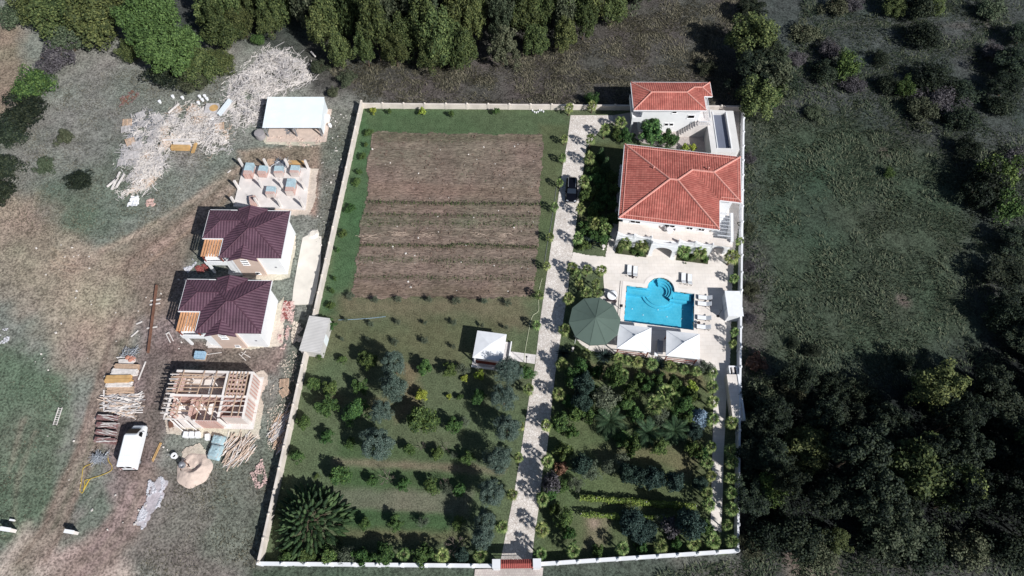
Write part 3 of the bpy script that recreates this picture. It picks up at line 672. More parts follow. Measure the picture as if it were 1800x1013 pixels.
wall_run('boundary_wall', 'white boundary wall along the south edge left of the tiled gate', (461, 993), (873, 997), 1.6, 0.24, MT['white_wall'], 10, 0.42)
wall_run('boundary_wall', 'white boundary wall along the south edge right of the tiled gate', (945, 994), (1291, 971), 1.6, 0.24, MT['white_wall'], 10, 0.42)
wall_run('boundary_wall', 'white boundary wall down the east edge beside the dark woods', (1291, 970), (1303, 196), 1.6, 0.22, MT['white_wall'], 24, 0.28)
# ================================================================ BUILDINGS
def roof_part(parent, faces, material, name='roof', th=0.14):
    mb = MB()
    for f in faces: mb.slope(f, 0, th)
    return mb.build(name, material, parent)
def ridge_part(parent, lines, material, r=0.11, name='ridge_cap'):
    mb = MB()
    for a, b in lines: mb.tube([(a[0], a[1], a[2] + 0.03), (b[0], b[1], b[2] + 0.03)], r, 6)
    return mb.build(name, material, parent)
def eave_part(parent, pts, material, h=0.2, w=0.09, name='fascia'):
    mb = MB()
    for a, b in zip(pts[:-1], pts[1:]):
        mb.bar((a[0], a[1], a[2] - 0.09), (b[0], b[1], b[2] - 0.09), w, h)
    return mb.build(name, material, parent)
def window(parent, x0, x1, z0, z1, y, side='S', bars=1):
    """framed window set proud of a wall facing S/W/E (outer face at y)"""
    mf, mg = MB(), MB()
    def bx(mb, a0, a1, b0, b1, d0, d1):
        if side == 'S': mb.box(a0, y - d1, b0, a1, y - d0, b1)
        elif side == 'W': mb.box(y - d1, a0, b0, y - d0, a1, b1)
        else: mb.box(y + d0, a0, b0, y + d1, a1, b1)
    f = 0.07
    bx(mf, x0, x1, z0, z0 + f, .004, .07); bx(mf, x0, x1, z1 - f, z1, .004, .07)
    bx(mf, x0, x0 + f, z0 + f, z1 - f, .004, .07); bx(mf, x1 - f, x1, z0 + f, z1 - f, .004, .07)
    for k in range(bars):
        xm = x0 + (x1 - x0) * (k + 1) / (bars + 1); bx(mf, xm - f / 2, xm + f / 2, z0 + f, z1 - f, .004, .06)
    bx(mf, x0 - 0.08, x1 + 0.08, z0 - 0.05, z0, .004, .14)
    bx(mg, x0 + f, x1 - f, z0 + f, z1 - f, .002, .035)
    w = mf.build('window_frame', MT['white_paint'], parent); w.name = 'window'
    mg.build('window_pane', MT['glass'], w); return w

# ---------------------------------------------------------------- maroon roofed house (built once, copied)
def maroon_house(label):
    t = thing('maroon_roof_house', label, 'house', (0, 0, 0), 0, 'new houses with maroon roofs')
    Z, W, E, Sx, Nn = 5.7, -8.4, 0.75, -0.4, 7.85; k = 0.39
    rz = Z + k * 4.12; rW, rE, ry = -8.4 + 4.12, 0.75 - 4.12, 3.72
    wz = Z + k * 2.52; wy = 5.37; wx0 = -11.5 + 2.52; wx1 = W + (wz - Z) / k
    gn = Z + k * 2.3; gny = Nn - (gn - Z) / k; gs = Z - 0.15 + k * 2.25; gsy = Sx + (gs - Z) / k
    SW, SE, NE, NW = (W, Sx, Z), (E, Sx, Z), (E, Nn, Z), (W, Nn, Z); RW, RE = (rW, ry, rz), (rE, ry, rz)
    def vS(x): return None
    faces = [[SW, SE, RE, RW], [SE, NE, RE], [NE, NW, RW, RE], [SW, RW, NW]]
    roof = roof_part(t, faces, MT['maroon'])
    up = 0.035
    wing = [[(-11.5, 2.85, Z + up), (W - 0.02 + 0.0, 2.85, Z + up), (wx1, wy, wz + up), (wx0, wy, wz + up)], [(-11.5, 7.89, Z + up), (wx0, wy, wz + up), (wx1, wy, wz + up), (W, 7.89, Z + up)], [(-11.5, 2.85, Z + up), (wx0, wy, wz + up), (-11.5, 7.89, Z + up)]]
    roof_part(t, wing, MT['maroon'], 'wing_roof')
    ng = [[(-7.32, 8.2, Z + up), (-5.02, 8.2, gn + up), (-5.02, gny, gn + up), (-7.0, Nn - 0.02, Z + up)], [(-2.72, 8.2, Z + up), (-5.02, 8.2, gn + up), (-5.02, gny, gn + up), (-3.0, Nn - 0.02, Z + up)]]
    roof_part(t, ng, MT['maroon'], 'gable_roof')
    sg = [[(-7.12, -0.9, Z - 0.13), (-4.85, -0.9, gs + up), (-4.85, gsy, gs + up), (-6.75, Sx + .05, Z + up)], [(-2.6, -0.9, Z - 0.13), (-4.85, -0.9, gs + up), (-4.85, gsy, gs + up), (-2.95, Sx + .05, Z + up)]]
    roof_part(t, sg, MT['maroon'], 'gable_roof')
    ridge_part(t, [(SW, RW), (SE, RE), (NE, RE), (RW, RE), (NW, RW), ((-11.5, 2.85, Z), (wx0, wy, wz)), ((-11.5, 7.89, Z), (wx0, wy, wz)), ((wx0, wy, wz), (wx1, wy, wz)),
                   ((-5.02, 8.2, gn), (-5.02, gny, gn)), ((-4.85, -0.9, gs), (-4.85, gsy, gs))], MT['maroon_cap'], 0.075)
    eave_part(t, [(W - .03, Sx, Z), (W - .03, 2.8, Z), (-11.53, 2.8, Z), (-11.53, 7.94, Z), (-7.35, 7.94, Z)], MT['white_paint'], 0.2, 0.09)
    eave_part(t, [(-2.7, 7.9, Z), (E + .04, 7.9, Z), (E + .04, Sx, Z)], MT['white_paint'], 0.2, 0.09)
    # walls
    mb = MB(); mb.box(-8.0, 0, -0.15, 0, 7.5, Z - 0.08); mb.box(-11.1, 3.3, -0.15, -8.0 - 0.003, 7.45, Z - 0.08); mb.build('wall', MT['white'], t)
    mb = MB(); y0 = -0.26; bx0, bx1 = -6.75, -3.05
    mb.prism([(bx0, y0), (bx1, y0), (bx1, -0.003), (bx0, -0.003)], -0.15, Z - 0.35)
    mb.face([(bx0, y0, Z - .35), (bx1, y0, Z - .35), (bx1, y0, Z - .1), (-4.85, y0, gs - .2), (bx0, y0, Z - .1)])
    mb.build('porch_wall', MT['wall_tan'], t)
    mb = MB(); mb.box(bx0 - 0.35, y0 + .05, -0.15, bx0 - 0.004, -0.003, Z - .3); mb.build('wall_pilaster', MT['white_paint'], t)
    for i, zz in enumerate((4.9, 4.35, 3.8)): window(t, -5.6, -4.6, zz - 0.42, zz - 0.02, y0, 'S', 0)
    window(t, -4.6, -3.9, 0.55, 1.15, y0, 'S', 0)
    window(t, -2.3, -1.2, 3.2, 4.3, 0, 'S', 1) if False else None
    window(t, 4.6, 5.8, 3.4, 4.6, -11.1, 'W', 1); window(t, 4.6, 5.8, 0.8, 2.0, -11.1, 'W', 1)
    mb = MB(); mb.box(-1.3, -0.05, 2.1, -1.0, -0.004, 2.4); mb.build('wall_vent', MT['steel'], t)
    # balcony and pergola on the south-west corner
    mb = MB(); mb.box(-11.5, 0.05, 2.55, -6.78, 3.27, 2.78); mb.build('balcony_slab', MT['white_paint'], t)
    mb = MB(); mb.box(-11.5, 0.05, 2.785, -6.78, 0.22, 3.55); mb.box(-11.5, 0.225, 2.785, -11.33, 3.27, 3.55); mb.build('balcony_parapet', MT['white'], t)
    for px_, py_ in ((-11.3, 0.3), (-8.3, 0.3)):
        mb = MB(); mb.box(px_ - .16, py_ - .16, -0.15, px_ + .16, py_ + .16, 2.55); mb.build('pillar', MT['white_paint'], t)
    mb = MB(); mb.box(-10.6, 3.25, 0.0, -9.2, 3.295, 2.1); mb.build('door', MT['glass'], t)
    mb = MB(); mb.box(-8.9, -0.25, -0.14, -6.8, -0.03, 0.1); mb.box(-9.2, -0.003, -0.14, -6.8, 3.2, 0.16); mb.build('terrace_step', MT['conc'], t)
    p = MB()
    for x in (-11.2, -9.9, -8.62): p.box(x - .06, 0.0, 5.28, x + .06, 2.8, 5.40)
    pg = p.build('pergola_beams', MT['wood_red'], t); pg.name = 'pergola'
    for k_ in range(7):
        x = -11.1 + 0.4 * k_; mb = MB(); mb.box(x - .13, -0.12, 5.405, x + .13, 2.78, 5.5); mb.build('pergola_slat', MT['perg'], pg)
    for x in (-11.2, -8.6):
        mb = MB(); mb.box(x - .07, 0.08, 3.56, x + .07, 0.21, 5.28); mb.build('pergola_post', MT['wood_red'], pg)
    return t
h1 = maroon_house('maroon roofed white house directly south of the bare concrete slab')
h1.location = (-34.49, 50.86, 0); h1.rotation_euler = (0, 0, R(-0.7))
dup(h1, (-35.36, 38.82, 0), R(-0.9), label='maroon roofed white house directly north of the roofless brick shell')

# ---------------------------------------------------------------- concrete slab of the fourth house
t = thing('concrete_foundation', 'pale concrete slab with stub columns and stacks of blocks on pallets', 'foundation', (-34.04, 70.91, 0), R(-2.5))
mb = MB(); mb.prism([(-11.0, 0.15), (0.3, 0.15), (1.0, -8.2), (-10.8, -8.0)], -0.1, 0.28); mb.build('slab', MT['conc'], t)
for x, y, h in ((-10.88, -.2, 2.6), (-6.77, -.1, 2.6), (-3.26, 0, 2.6), (0, 0, 2.5), (-10.64, -4.6, 2.5), (-6.74, -4.3, 2.5), (-3.34, -4.2, 2.5), (.25, -4.2, 2.5), (-10.63, -7.5, 2.1), (-6.67, -7.75, 2.4), (-2.96, -7.8, 2.4), (.7, -7.8, 2.4)):
    mb = MB(); mb.box(x - .16, y - .16, .284, x + .16, y + .16, h); c = mb.build('column', MT['conc_pale'], t)
    mb = MB()
    for dx in (-.1, .1):
        for dy in (-.1, .1): mb.tube([(x + dx, y + dy, h - .02), (x + dx * 1.3, y + dy * 1.2, h + .75)], .012, 4)
    mb.build('rebar', MT['rustbeam'], c)
def block_pallet(px, py, w, d, h, rz, label, wrap=True):
    t = thing('block_pallet', label, 'pallet of blocks', (*at(px, py)[:2], 0.285), rz, 'stacks of blocks on the slab')
    mb = MB()
    for k in range(4): mb.box(-w / 2, -d / 2 + k * d / 4 + .02, .0, w / 2, -d / 2 + (k + 1) * d / 4 - .05, .12)
    mb.build('pallet', MT['wood_grey'], t)
    mb = MB(); mb.box(-w / 2, -d / 2, .124, w / 2, d / 2 - d * .3, h); mb.box(-w / 2, d / 2 - d * .298, .124, w / 2 - .1, d / 2, h - .12); mb.build('blocks', MT['hblock'], t)
    if wrap:
        mb = MB(); mb.box(-w / 2 - .02, -d / 2 + d * .35, h * .5, w / 2 + .02, d / 2 + .02, h + .015); mb.build('shrink_wrap', MT['wrap'], t)
for a in [(442, 307, 1.3, 2.4, 1.3, -.05, 'tall stack of wrapped red blocks at the northwest corner of the concrete slab'),
          (466, 308, 1.3, 1.6, 1.2, -.1, 'stack of wrapped red blocks second from the left along the north side of the slab'),
          (494, 308, 1.4, 1.5, 1.2, .02, 'stack of pale wrapped blocks third from the left along the north side of the slab'),
          (522, 307, 1.4, 1.5, 1.2, -.05, 'stack of wrapped red blocks at the northeast corner of the concrete slab'),
          (515, 336, 1.3, 2.5, 1.4, -.02, 'longest stack of wrapped blocks near the east edge of the concrete slab'),
          (480, 344, 1.4, 1.5, 1.2, -.03, 'stack of wrapped red blocks in the middle of the concrete slab')]: block_pallet(*a)
block_pallet(449, 359, 1.1, 1.6, 1.1, .3, 'bare orange block stack at the slab edge behind the maroon roof', False)

# ---------------------------------------------------------------- brick shell with open timber ceiling
t = thing('brick_house_shell', 'unfinished roofless brick house with open timber beams', 'unfinished house', (-35.87, 27.26, 0), R(-1.5))
Hh = 3.0
def bw(name, x0, y0, x1, y1, h=Hh, m='hblock'):
    mb = MB(); mb.box(x0, y0, 0.05, x1, y1, h); return mb.build(name, MT[m], t)
mb = MB(); mb.prism([(-10.9, -.7), (.4, -.7), (.4, 6.9), (-10.9, 6.9)], -.1, .05); mb.build('floor_slab', MT['conc'], t)
bw('brick_wall', -10.6, 6.25, -.0, 6.5); bw('brick_wall', -.25, 0.30, 0, 3.0); bw('brick_wall', -.25, 3.32, 0, 6.22)
bw('brick_wall', -3.05, 0.0, -.3, .25); bw('brick_wall', -6.5, -.7, -3.7, -.45)
bw('brick_wall', -10.6, 2.78, -3.7, 3.03); bw('brick_wall', -3.35, 2.8, -.28, 3.02); bw('brick_wall', -3.62, 3.3, -3.37, 6.2); bw('brick_wall', -3.55, .3, -3.3, 2.75)
bw('brick_wall', -7.85, -.2, -7.6, 2.75, 2.6); bw('brick_wall', -10.6, 0.2, -10.35, 2.75, 2.0); bw('brick_wall', -10.6, 3.06, -10.35, 6.22)
for x, y in ((-.15, .12), (-.15, 3.16), (-.15, 6.38), (-3.38, -.35), (-3.5, 3.0), (-6.6, -.58), (-10.5, 2.9), (-7.72, -.1)):
    mb = MB(); mb.box(x - .18, y - .18, .05, x + .18, y + .18, Hh + .02); mb.build('column', MT['conc_pale'], t)
mb = MB(); mb.box(-10.62, 6.22, Hh + .025, .02, 6.52, Hh + .2); mb.box(-10.62, 2.76, Hh + .025, .02, 3.05, Hh + .2); mb.box(-3.64, 3.055, Hh + .025, -3.35, 6.215, Hh + .2)
mb.box(-3.57, .0, Hh + .025, -3.28, 2.755, Hh + .2); mb.box(-.27, .0, Hh + .025, .02, 2.755, Hh + .2); mb.box(-.27, 3.055, Hh + .025, .02, 6.215, Hh + .2); mb.box(-10.62, .1, Hh + .025, -10.35, 2.755, Hh + .2)
mb.build('ring_beam', MT['conc_pale'], t)
rr = random.Random(5)
for k in range(6):
    y = 3.4 + k * .5; mb = MB(); x1 = -10.5 + rr.uniform(2.6, 4.0); mb.bar((-11.1, y, Hh + .28), (x1, y + rr.uniform(-.1, .1), Hh + .28), .11, .14); mb.build('timber_joist', MT['wood'], t)
for k in range(6):
    x = -3.1 + k * .5; mb = MB(); mb.bar((x, 2.9, Hh + .28), (x + rr.uniform(-.08, .08), 6.4, Hh + .28), .12, .14); mb.build('timber_joist', MT['wood'], t)
for x in (-8.3, -5.6): mb = MB(); mb.bar((x, 3.1, 2.75), (x, 6.2, 2.75), .14, .16); mb.build('timber_joist', MT['wood_pale'], t)
for y in (.7, 1.5, 2.2): mb = MB(); mb.bar((-3.4, y, Hh + .28), (-.2, y + rr.uniform(-.1, .1), Hh + .28), .1, .14); mb.build('timber_joist', MT['wood_pale'], t)
for x in (-1.6, -.7): mb = MB(); mb.bar((x, .1, Hh + .42), (x + .05, 2.9, Hh + .42), .1, .12); mb.build('timber_joist', MT['wood'], t)
for k in range(9):
    y = .3 + k * .68; mb = MB(); mb.bar((-11.2, y, Hh + .30 + .14 * (y > 3.2)), (-10.0, y + .03, Hh + .30 + .14 * (y > 3.2)), .1, .13); mb.build('timber_joist', MT['wood_pale'], t)
for k in range(7):
    x = -11.05; y = .6 + k * .85; mb = MB(); mb.tube([(x, y, .0), (x, y, Hh + .2)], .05, 6); mb.build('timber_prop', MT['wood_pale'], t)
for k in range(14):                                       # blocks laid between the joists
    y = 3.65 + (k % 5) * .5; x = -10.2 + (k // 5) * .5 + rr.uniform(-.05, .05); mb = MB(); mb.obox((x, y, Hh + .24), (.36, .3, .18), (0, 0, rr.uniform(-.15, .15))); mb.build('ceiling_block', MT['hblock'], t)
for k in range(22):
    x = -2.85 + (k % 5) * .5; y = 3.3 + (k // 5) * .62 + rr.uniform(-.05, .05); mb = MB(); mb.obox((x, y, Hh + .24), (.3, .27, .16), (0, 0, rr.uniform(-.2, .2))); mb.build('ceiling_block', MT['hblock'], t)
for k in range(38):                                       # loose boards on the floors
    x, y, a = rr.uniform(-10, -.6), rr.uniform(.5, 6), rr.uniform(0, math.pi); L = rr.uniform(.7, 2.2)
    mb = MB(); mb.obox((x, y, .1 + .05 * (k % 4)), (L, .12, .05), (0, 0, a)); mb.build('loose_board', MT['wood_pale'], t)
for a, b in (((-9.8, 2.6, 2.9), (-8.1, .4, .1)), ((-10.3, .2, 2.6), (-8.9, -.9, .1)), ((-7.6, 1.9, 2.5), (-5.9, -.1, .1)), ((-6.6, 2.1, 2.6), (-5.0, .2, .1)), ((-6.0, 5.9, 2.6), (-4.8, 4.2, .1)), ((-8.4, -.2, 2.5), (-7.2, -1.1, .1)), ((-10.3, -.2, 2.4), (-9.0, -1.3, .1))):
    mb = MB(); mb.bar(a, b, .12, .08); mb.build('leaning_board', MT['wood_pale'], t)
for a, b in (((-9.6, 3.0, 3.5), (-9.4, 6.4, 3.5)), ((-6.9, 3.0, 3.4), (-6.6, 6.4, 3.4)), ((-5.0, 3.0, 3.4), (-4.9, 6.4, 3.4)), ((-10.6, 5.4, 3.55), (-3.6, 5.5, 3.55)), ((-7.6, 3.9, 3.5), (-3.6, 4.0, 3.5)), ((-10.4, 1.5, 2.9), (-7.7, 1.6, 2.9)), ((-10.4, .8, 2.9), (-7.7, .8, 2.9)), ((-9.2, .1, 3.0), (-9.1, 2.9, 3.0)), ((-6.3, -.5, 3.25), (-6.2, 2.9, 3.25)), ((-5.2, -.5, 3.25), (-5.1, 2.9, 3.25)), ((-4.3, -.5, 3.25), (-4.2, 2.9, 3.25)), ((-7.6, 1.2, 3.4), (-3.5, 1.3, 3.4)), ((-7.6, 2.1, 3.4), (-3.5, 2.1, 3.4))):
    mb = MB(); mb.bar(a, b, .09, .12); mb.build('timber_joist', MT['wood'], t)
mb = MB(); mb.box(-11.0, -.35, 2.5, -7.7, -.22, 2.66); mb.box(-11.0, -.18, 2.5, -10.85, 2.7, 2.66); mb.build('edge_board', MT['wood_pale'], t)
for c_, s_, r_ in (((-5.2, 1.3, 1.2), (1.0, 2.2, .1), (.2, .3, .4)), ((-9.3, 1.5, 1.0), (1.5, 1.2, .08), (.15, .1, 0))):
    mb = MB(); mb.obox(c_, s_, r_); mb.build('formwork_panel', MT['wood_pale'], t)

# ---------------------------------------------------------------- open shed with white sheet roof
a, b = Vector(at(469, 170, 3.0)), Vector(at(570, 170, 3.0))
t = thing('open_shed', 'white sheet roofed open shed on posts over a sandy floor', 'shed', (-42.1, 78.0, 0), 0)
Wd, Dp = 9.5, 5.9
mb = MB()
n = 60
for k in range(n):
    x0, x1 = -.1 + (Wd + .3) * k / n, -.1 + (Wd + .3) * (k + 1) / n; xm = (x0 + x1) / 2
    for (y0, z0, y1, z1) in ((-.3, 2.55, 3.3, 2.8), (3.3, 2.8, Dp + .3, 3.02)):
        mb.face([(x0, y0, z0), (xm, y0, z0 + .05), (xm, y1, z1 + .05), (x0, y1, z1)]); mb.face([(xm, y0, z0 + .05), (x1, y0, z0), (x1, y1, z1), (xm, y1, z1 + .05)])
mb.build('roof', MT['corr'], t)
g = MB(); g.face([(Wd + .12, -.2, 2.5), (Wd + .12, 3.3, 2.75), (Wd + .12, Dp + .2, 2.95), (Wd + .12, Dp + .2, 0.02), (Wd + .12, 0.4, 0.02), (Wd + .12, .4, 1.6)])
g.face([(Wd + .05, .4, 1.6), (Wd + .05, .4, 0.02), (Wd + .05, Dp + .2, 0.02), (Wd + .05, Dp + .2, 2.95), (Wd + .05, 3.3, 2.75), (Wd + .05, -.2, 2.5)]); g.build('end_wall', MT['corr'], t)
for x in (0.15, 5.1, Wd - .1):
    for y in (0.05, Dp - .1):
        mb = MB(); mb.box(x - .1, y - .1, 0, x + .1, y + .1, 2.5); mb.build('post', MT['steel'], t)
mb = MB(); mb.box(0, .0, 2.36, Wd, .12, 2.52); mb.box(0, Dp - .12, 2.36, Wd, Dp, 2.52); mb.build('beam', MT['steel'], t)
mb = MB()
for s in ((.1, 0.1), (5.1, .1)): mb.bar((s[0], s[1], 1.4), (s[0] + .9, s[1], 2.4), .08); mb.bar((s[0], s[1], 1.4), (s[0] - .0, s[1] + 1.0, 2.4), .08)
mb.build('brace', MT['steel'], t)
ragg = [(-.1, -1.2), (10.2, -1.1), (10.3, 6.2), (0, 6.2)]
mb = MB(); mb.prism(ragg, -.1, .035); mb.build('floor', MT['sand'], t)

# ---------------------------------------------------------------- villa
t = thing('villa', 'large red tiled villa with white arcade facing the pool', 'villa', (16.07, 57.30, 0), R(-8.09)); villa = t
Z = 6.0; k = .213; X1, Y1, X2, Yn = 15.0, 14.2, 18.25, 5.4
h0 = 7.1; rz = Z + k * h0; RW, RE = (h0, h0, rz), (X1 - h0 + .4, h0, rz)
hw = (Y1 - Yn) / 2; wz = Z + k * hw; yw = Yn + hw; wE = (X2 - hw, yw, wz); wW = (X1 - hw * 1.0, yw, wz)
SW, SE, NE, NW = (0, 0, Z), (X1, 0, Z), (X1, Y1, Z), (0, Y1, Z)
roof_part(t, [[SW, SE, RE, RW], [SE, NE, RE], [NE, NW, RW, RE], [NW, SW, RW]], MT['red_tile'], 'roof', .16)
u = .03
roof_part(t, [[(X1 - .0, Yn, Z + u), (X2, Yn, Z + u), (wE[0], yw, wz + u), (wW[0], yw, wz + u)], [(X2, Yn, Z + u), (X2, Y1, Z + u), (wE[0], yw, wz + u)], [(X2, Y1, Z + u), (X1, Y1, Z + u), (wW[0], yw, wz + u), (wE[0], yw, wz + u)]], MT['red_tile'], 'wing_roof', .16)
ridge_part(t, [(SW, RW), (NW, RW), (RW, RE), (SE, RE), (RE, wW), (wW, wE), (wE, (X2, Yn, Z)), (wE, (X2, Y1, Z))], MT['red_cap'], .16)
q = 1.1; zq = Z + k * q                                       # the pale course laid above each eave
ridge_part(t, [((q * .5, q * .5, Z + k * .5 * q), (X1 - .4, .5, Z + k * .5)), ((.5, .6, Z + k * .5), (.5, Y1 - .6, Z + k * .5)), ((.6, Y1 - .55, Z + k * .55), (X2 - .6, Y1 - .55, Z + k * .55)), ((X1 + .2, Yn + .45, Z + k * .45 + u), (X2 - .5, Yn + .45, Z + k * .45 + u)), ((X2 - .45, Yn + .5, Z + k * .45), (X2 - .45, Y1 - .5, Z + k * .45))], MT['red_cap'], .07, 'roof_course')
mb = MB(); w, hh = .1, .2
for a, b in (((-.05, -.05), (X1 + .05, -.05)), ((X1 + .05, 0.0), (X1 + .05, Yn - .1)), ((X1 + .1, Yn - .05), (X2 + .05, Yn - .05)), ((X2 + .05, Yn), (X2 + .05, Y1)), ((X2, Y1 + .05), (-.05, Y1 + .05)), ((-.05, Y1), (-.05, 0))): mb.bar((*a, Z - .13), (*b, Z - .13), w, hh)
mb.build('gutter', MT['white_paint'], t)
mb = MB(); mb.box(.9, 1.3, -.1, X1 - .9, Y1 - .9, Z - .17); mb.box(X1 - .897, Yn + .9, -.1, X2 - .9, Y1 - .9, Z - .17); mb.build('wall', MT['white'], t)
mb = MB(); mb.box(.35, -1.15, 2.95, X1 - .2, 1.297, 3.12); mb.box(X1 - .197, -.9, 2.95, X2 - .5, .4, 3.12); mb.build('upper_terrace', MT['pave_pool'], t)
# arcade along the south front: a wall pierced by arches, the entrance bay set forward of the others
def arch_wall(mb, x0, x1, y0, y1, ztop, zspring, cx, hw_, base=0.0, n=14):
    """wall segment x0..x1 with a round-headed opening"""
    arc = [(cx + hw_ * math.cos(math.pi * i / n), zspring + hw_ * .8 * math.sin(math.pi * i / n)) for i in range(n + 1)]
    for y, flip in ((y0, False), (y1, True)):
        def F(pts): mb.face([(p[0], y, p[1]) for p in (pts[::-1] if flip else pts)])
        F([(x0, base), (cx - hw_, base), (cx - hw_, ztop), (x0, ztop)]); F([(cx + hw_, base), (x1, base), (x1, ztop), (cx + hw_, ztop)])
        for i in range(n):
            a, b = arc[i + 1], arc[i]; F([a, b, (b[0], ztop), (a[0], ztop)])
    for i in range(n):
        a, b = arc[i], arc[i + 1]; mb.face([(a[0], y0, a[1]), (a[0], y1, a[1]), (b[0], y1, b[1]), (b[0], y0, b[1])])
    for sx in (-1, 1):
        x = cx + sx * hw_; mb.face([(x, y0, base), (x, y1, base), (x, y1, zspring), (x, y0, zspring)])
    mb.face([(x0, y0, ztop), (x1, y0, ztop), (x1, y1, ztop), (x0, y1, ztop)])
    for x in (x0, x1): mb.face([(x, y0, base), (x, y0, ztop), (x, y1, ztop), (x, y1, base)])
for x0, x1 in ((.2, 2.85), (2.85, 5.5), (9.5, 12.1), (12.1, 14.7)):
    mb = MB(); arch_wall(mb, x0 + .001, x1 - .001, -1.5, -1.16, 3.0, 1.5, (x0 + x1) / 2, .9); mb.build('arch', MT['white'], t)
mb = MB(); arch_wall(mb, 5.503, 9.497, -2.3, -1.9, 3.3, 1.6, 7.5, 1.45); mb.build('entrance_arch', MT['white'], t)
mb = MB(); mb.box(5.503, -1.897, 2.95, 9.497, -1.153, 3.115); mb.box(5.503, -1.897, -.02, 5.8, -1.503, 2.94); mb.box(9.2, -1.897, -.02, 9.497, -1.503, 2.94); mb.build('entrance_porch', MT['white'], t)
def scallop(mb, x0, x1, y0, y1, z0, zh, zl, n=12):
    """parapet whose top edge dips between its ends"""
    P = [(x0 + (x1 - x0) * k_ / n, zl + (zh - zl) * abs(2 * k_ / n - 1) ** 2) for k_ in range(n + 1)]
    for a, b in zip(P[:-1], P[1:]):
        mb.face([(a[0], y0, z0), (b[0], y0, z0), (b[0], y0, b[1]), (a[0], y0, a[1])]); mb.face([(b[0], y1, z0), (a[0], y1, z0), (a[0], y1, a[1]), (b[0], y1, b[1])])
        mb.face([(a[0], y0, a[1]), (b[0], y0, b[1]), (b[0], y1, b[1]), (a[0], y1, a[1])])
    for x, z in (P[0], P[-1]): mb.face([(x, y0, z0), (x, y1, z0), (x, y1, z), (x, y0, z)])
for x0, x1 in ((.2, 2.85), (2.85, 5.5), (9.5, 12.1), (12.1, 14.7)):
    mb = MB(); scallop(mb, x0 + .16, x1 - .16, -1.46, -1.2, 3.004, 3.95, 3.5); mb.build('parapet', MT['white_paint'], t)
    for x in (x0 + .08, x1 - .08):
        mb = MB(); mb.box(x - .075, -1.5, 3.004, x + .075, -1.17, 4.05); mb.build('parapet_pier', MT['white_paint'], t)
mb = MB(); scallop(mb, 5.6, 9.4, -2.26, -2.0, 3.304, 4.2, 3.75, 16); mb.build('parapet', MT['white_paint'], t)
for x0, x1, z0, z1 in ((2.0, 3.6, 3.2, 5.3), (7.2, 8.9, 3.2, 5.3), (10.6, 11.6, 3.2, 5.3), (12.4, 13.4, 3.2, 5.3), (2.0, 3.6, .1, 2.2), (6.6, 8.4, .1, 2.3), (11, 12.6, .1, 2.2)): window(t, x0, x1, z0, z1, 1.3, 'S', 1)
for y0 in (3, 6.5, 10): window(t, y0, y0 + 1.3, 3.9, 5.1, .9, 'W', 1)
# east side stair and terrace
mb = MB()
for i in range(12): mb.box(15.2, 4.9 - i * .36 - .36, -.02, 17.3, 4.9 - i * .36, 2.93 - i * .25)
mb.build('staircase', MT['white'], t)
mb = MB(); mb.prism([(17.35, -.2), (17.75, -.2), (17.75, 5.0), (17.35, 5.0)], -.02, 3.6); mb.build('stair_wall', MT['white'], t)
mb = MB(); arch_wall(mb, 14.705, 17.3, -.5, -.15, 3.0, 1.6, 16.1, .8); mb.build('arch', MT['white'], t)
mb = MB()
for i in range(7): mb.bar((15.3, .6 + i * .65, 3.7), (17.2, .6 + i * .65, 3.7), .06)
for y in (.5, 4.7): mb.bar((15.3, y, 3.72), (17.3, y, 3.72), .08)
mb.build('stair_railing', MT['rail'], t)
for x, y in ((4.6, 9.2), (13.0, 10.3)):
    mb = MB(); mb.lathe([(.09, 0), (.09, .45), (.16, .46), (.02, .6)], 8, (x, y, Z + .9)); mb.build('vent_pipe', MT['red_cap'], t)
def terr_set(px, py, label):
    t_ = thing('garden_table', label, 'table', at(px, py, 3.125), R(-8))
    mb = MB(); mb.lathe([(.5, .68), (.52, .72), (.5, .74)], 16); mb.build('tabletop', MT['white_paint'], t_)
    mb = MB(); mb.lathe([(.28, 0), (.06, .06), (.05, .66), (.2, .68)], 10); mb.build('pedestal', MT['white_paint'], t_)
terr_set(1176, 408, 'round white table on the villa upper terrace')
for i, (a, b, n) in enumerate(((1170, 405, 'left'), (1183, 407, 'right'))):
    t_ = thing('garden_chair', 'white chair just %s of the round table on the villa terrace' % n, 'chair', at(a, b, 3.125), R(90 - 180 * i))
    mb = MB(); mb.box(-.22, -.22, .42, .22, .22, .46); mb.build('seat', MT['white_paint'], t_)
    mb = MB(); mb.box(-.22, .19, .465, .22, .23, .9); mb.build('backrest', MT['white_paint'], t_)
    for sx in (-.19, .19):
        for sy in (-.19, .19): mb = MB(); mb.bar((sx, sy, 0), (sx, sy, .42), .035); mb.build('leg', MT['white_paint'], t_)

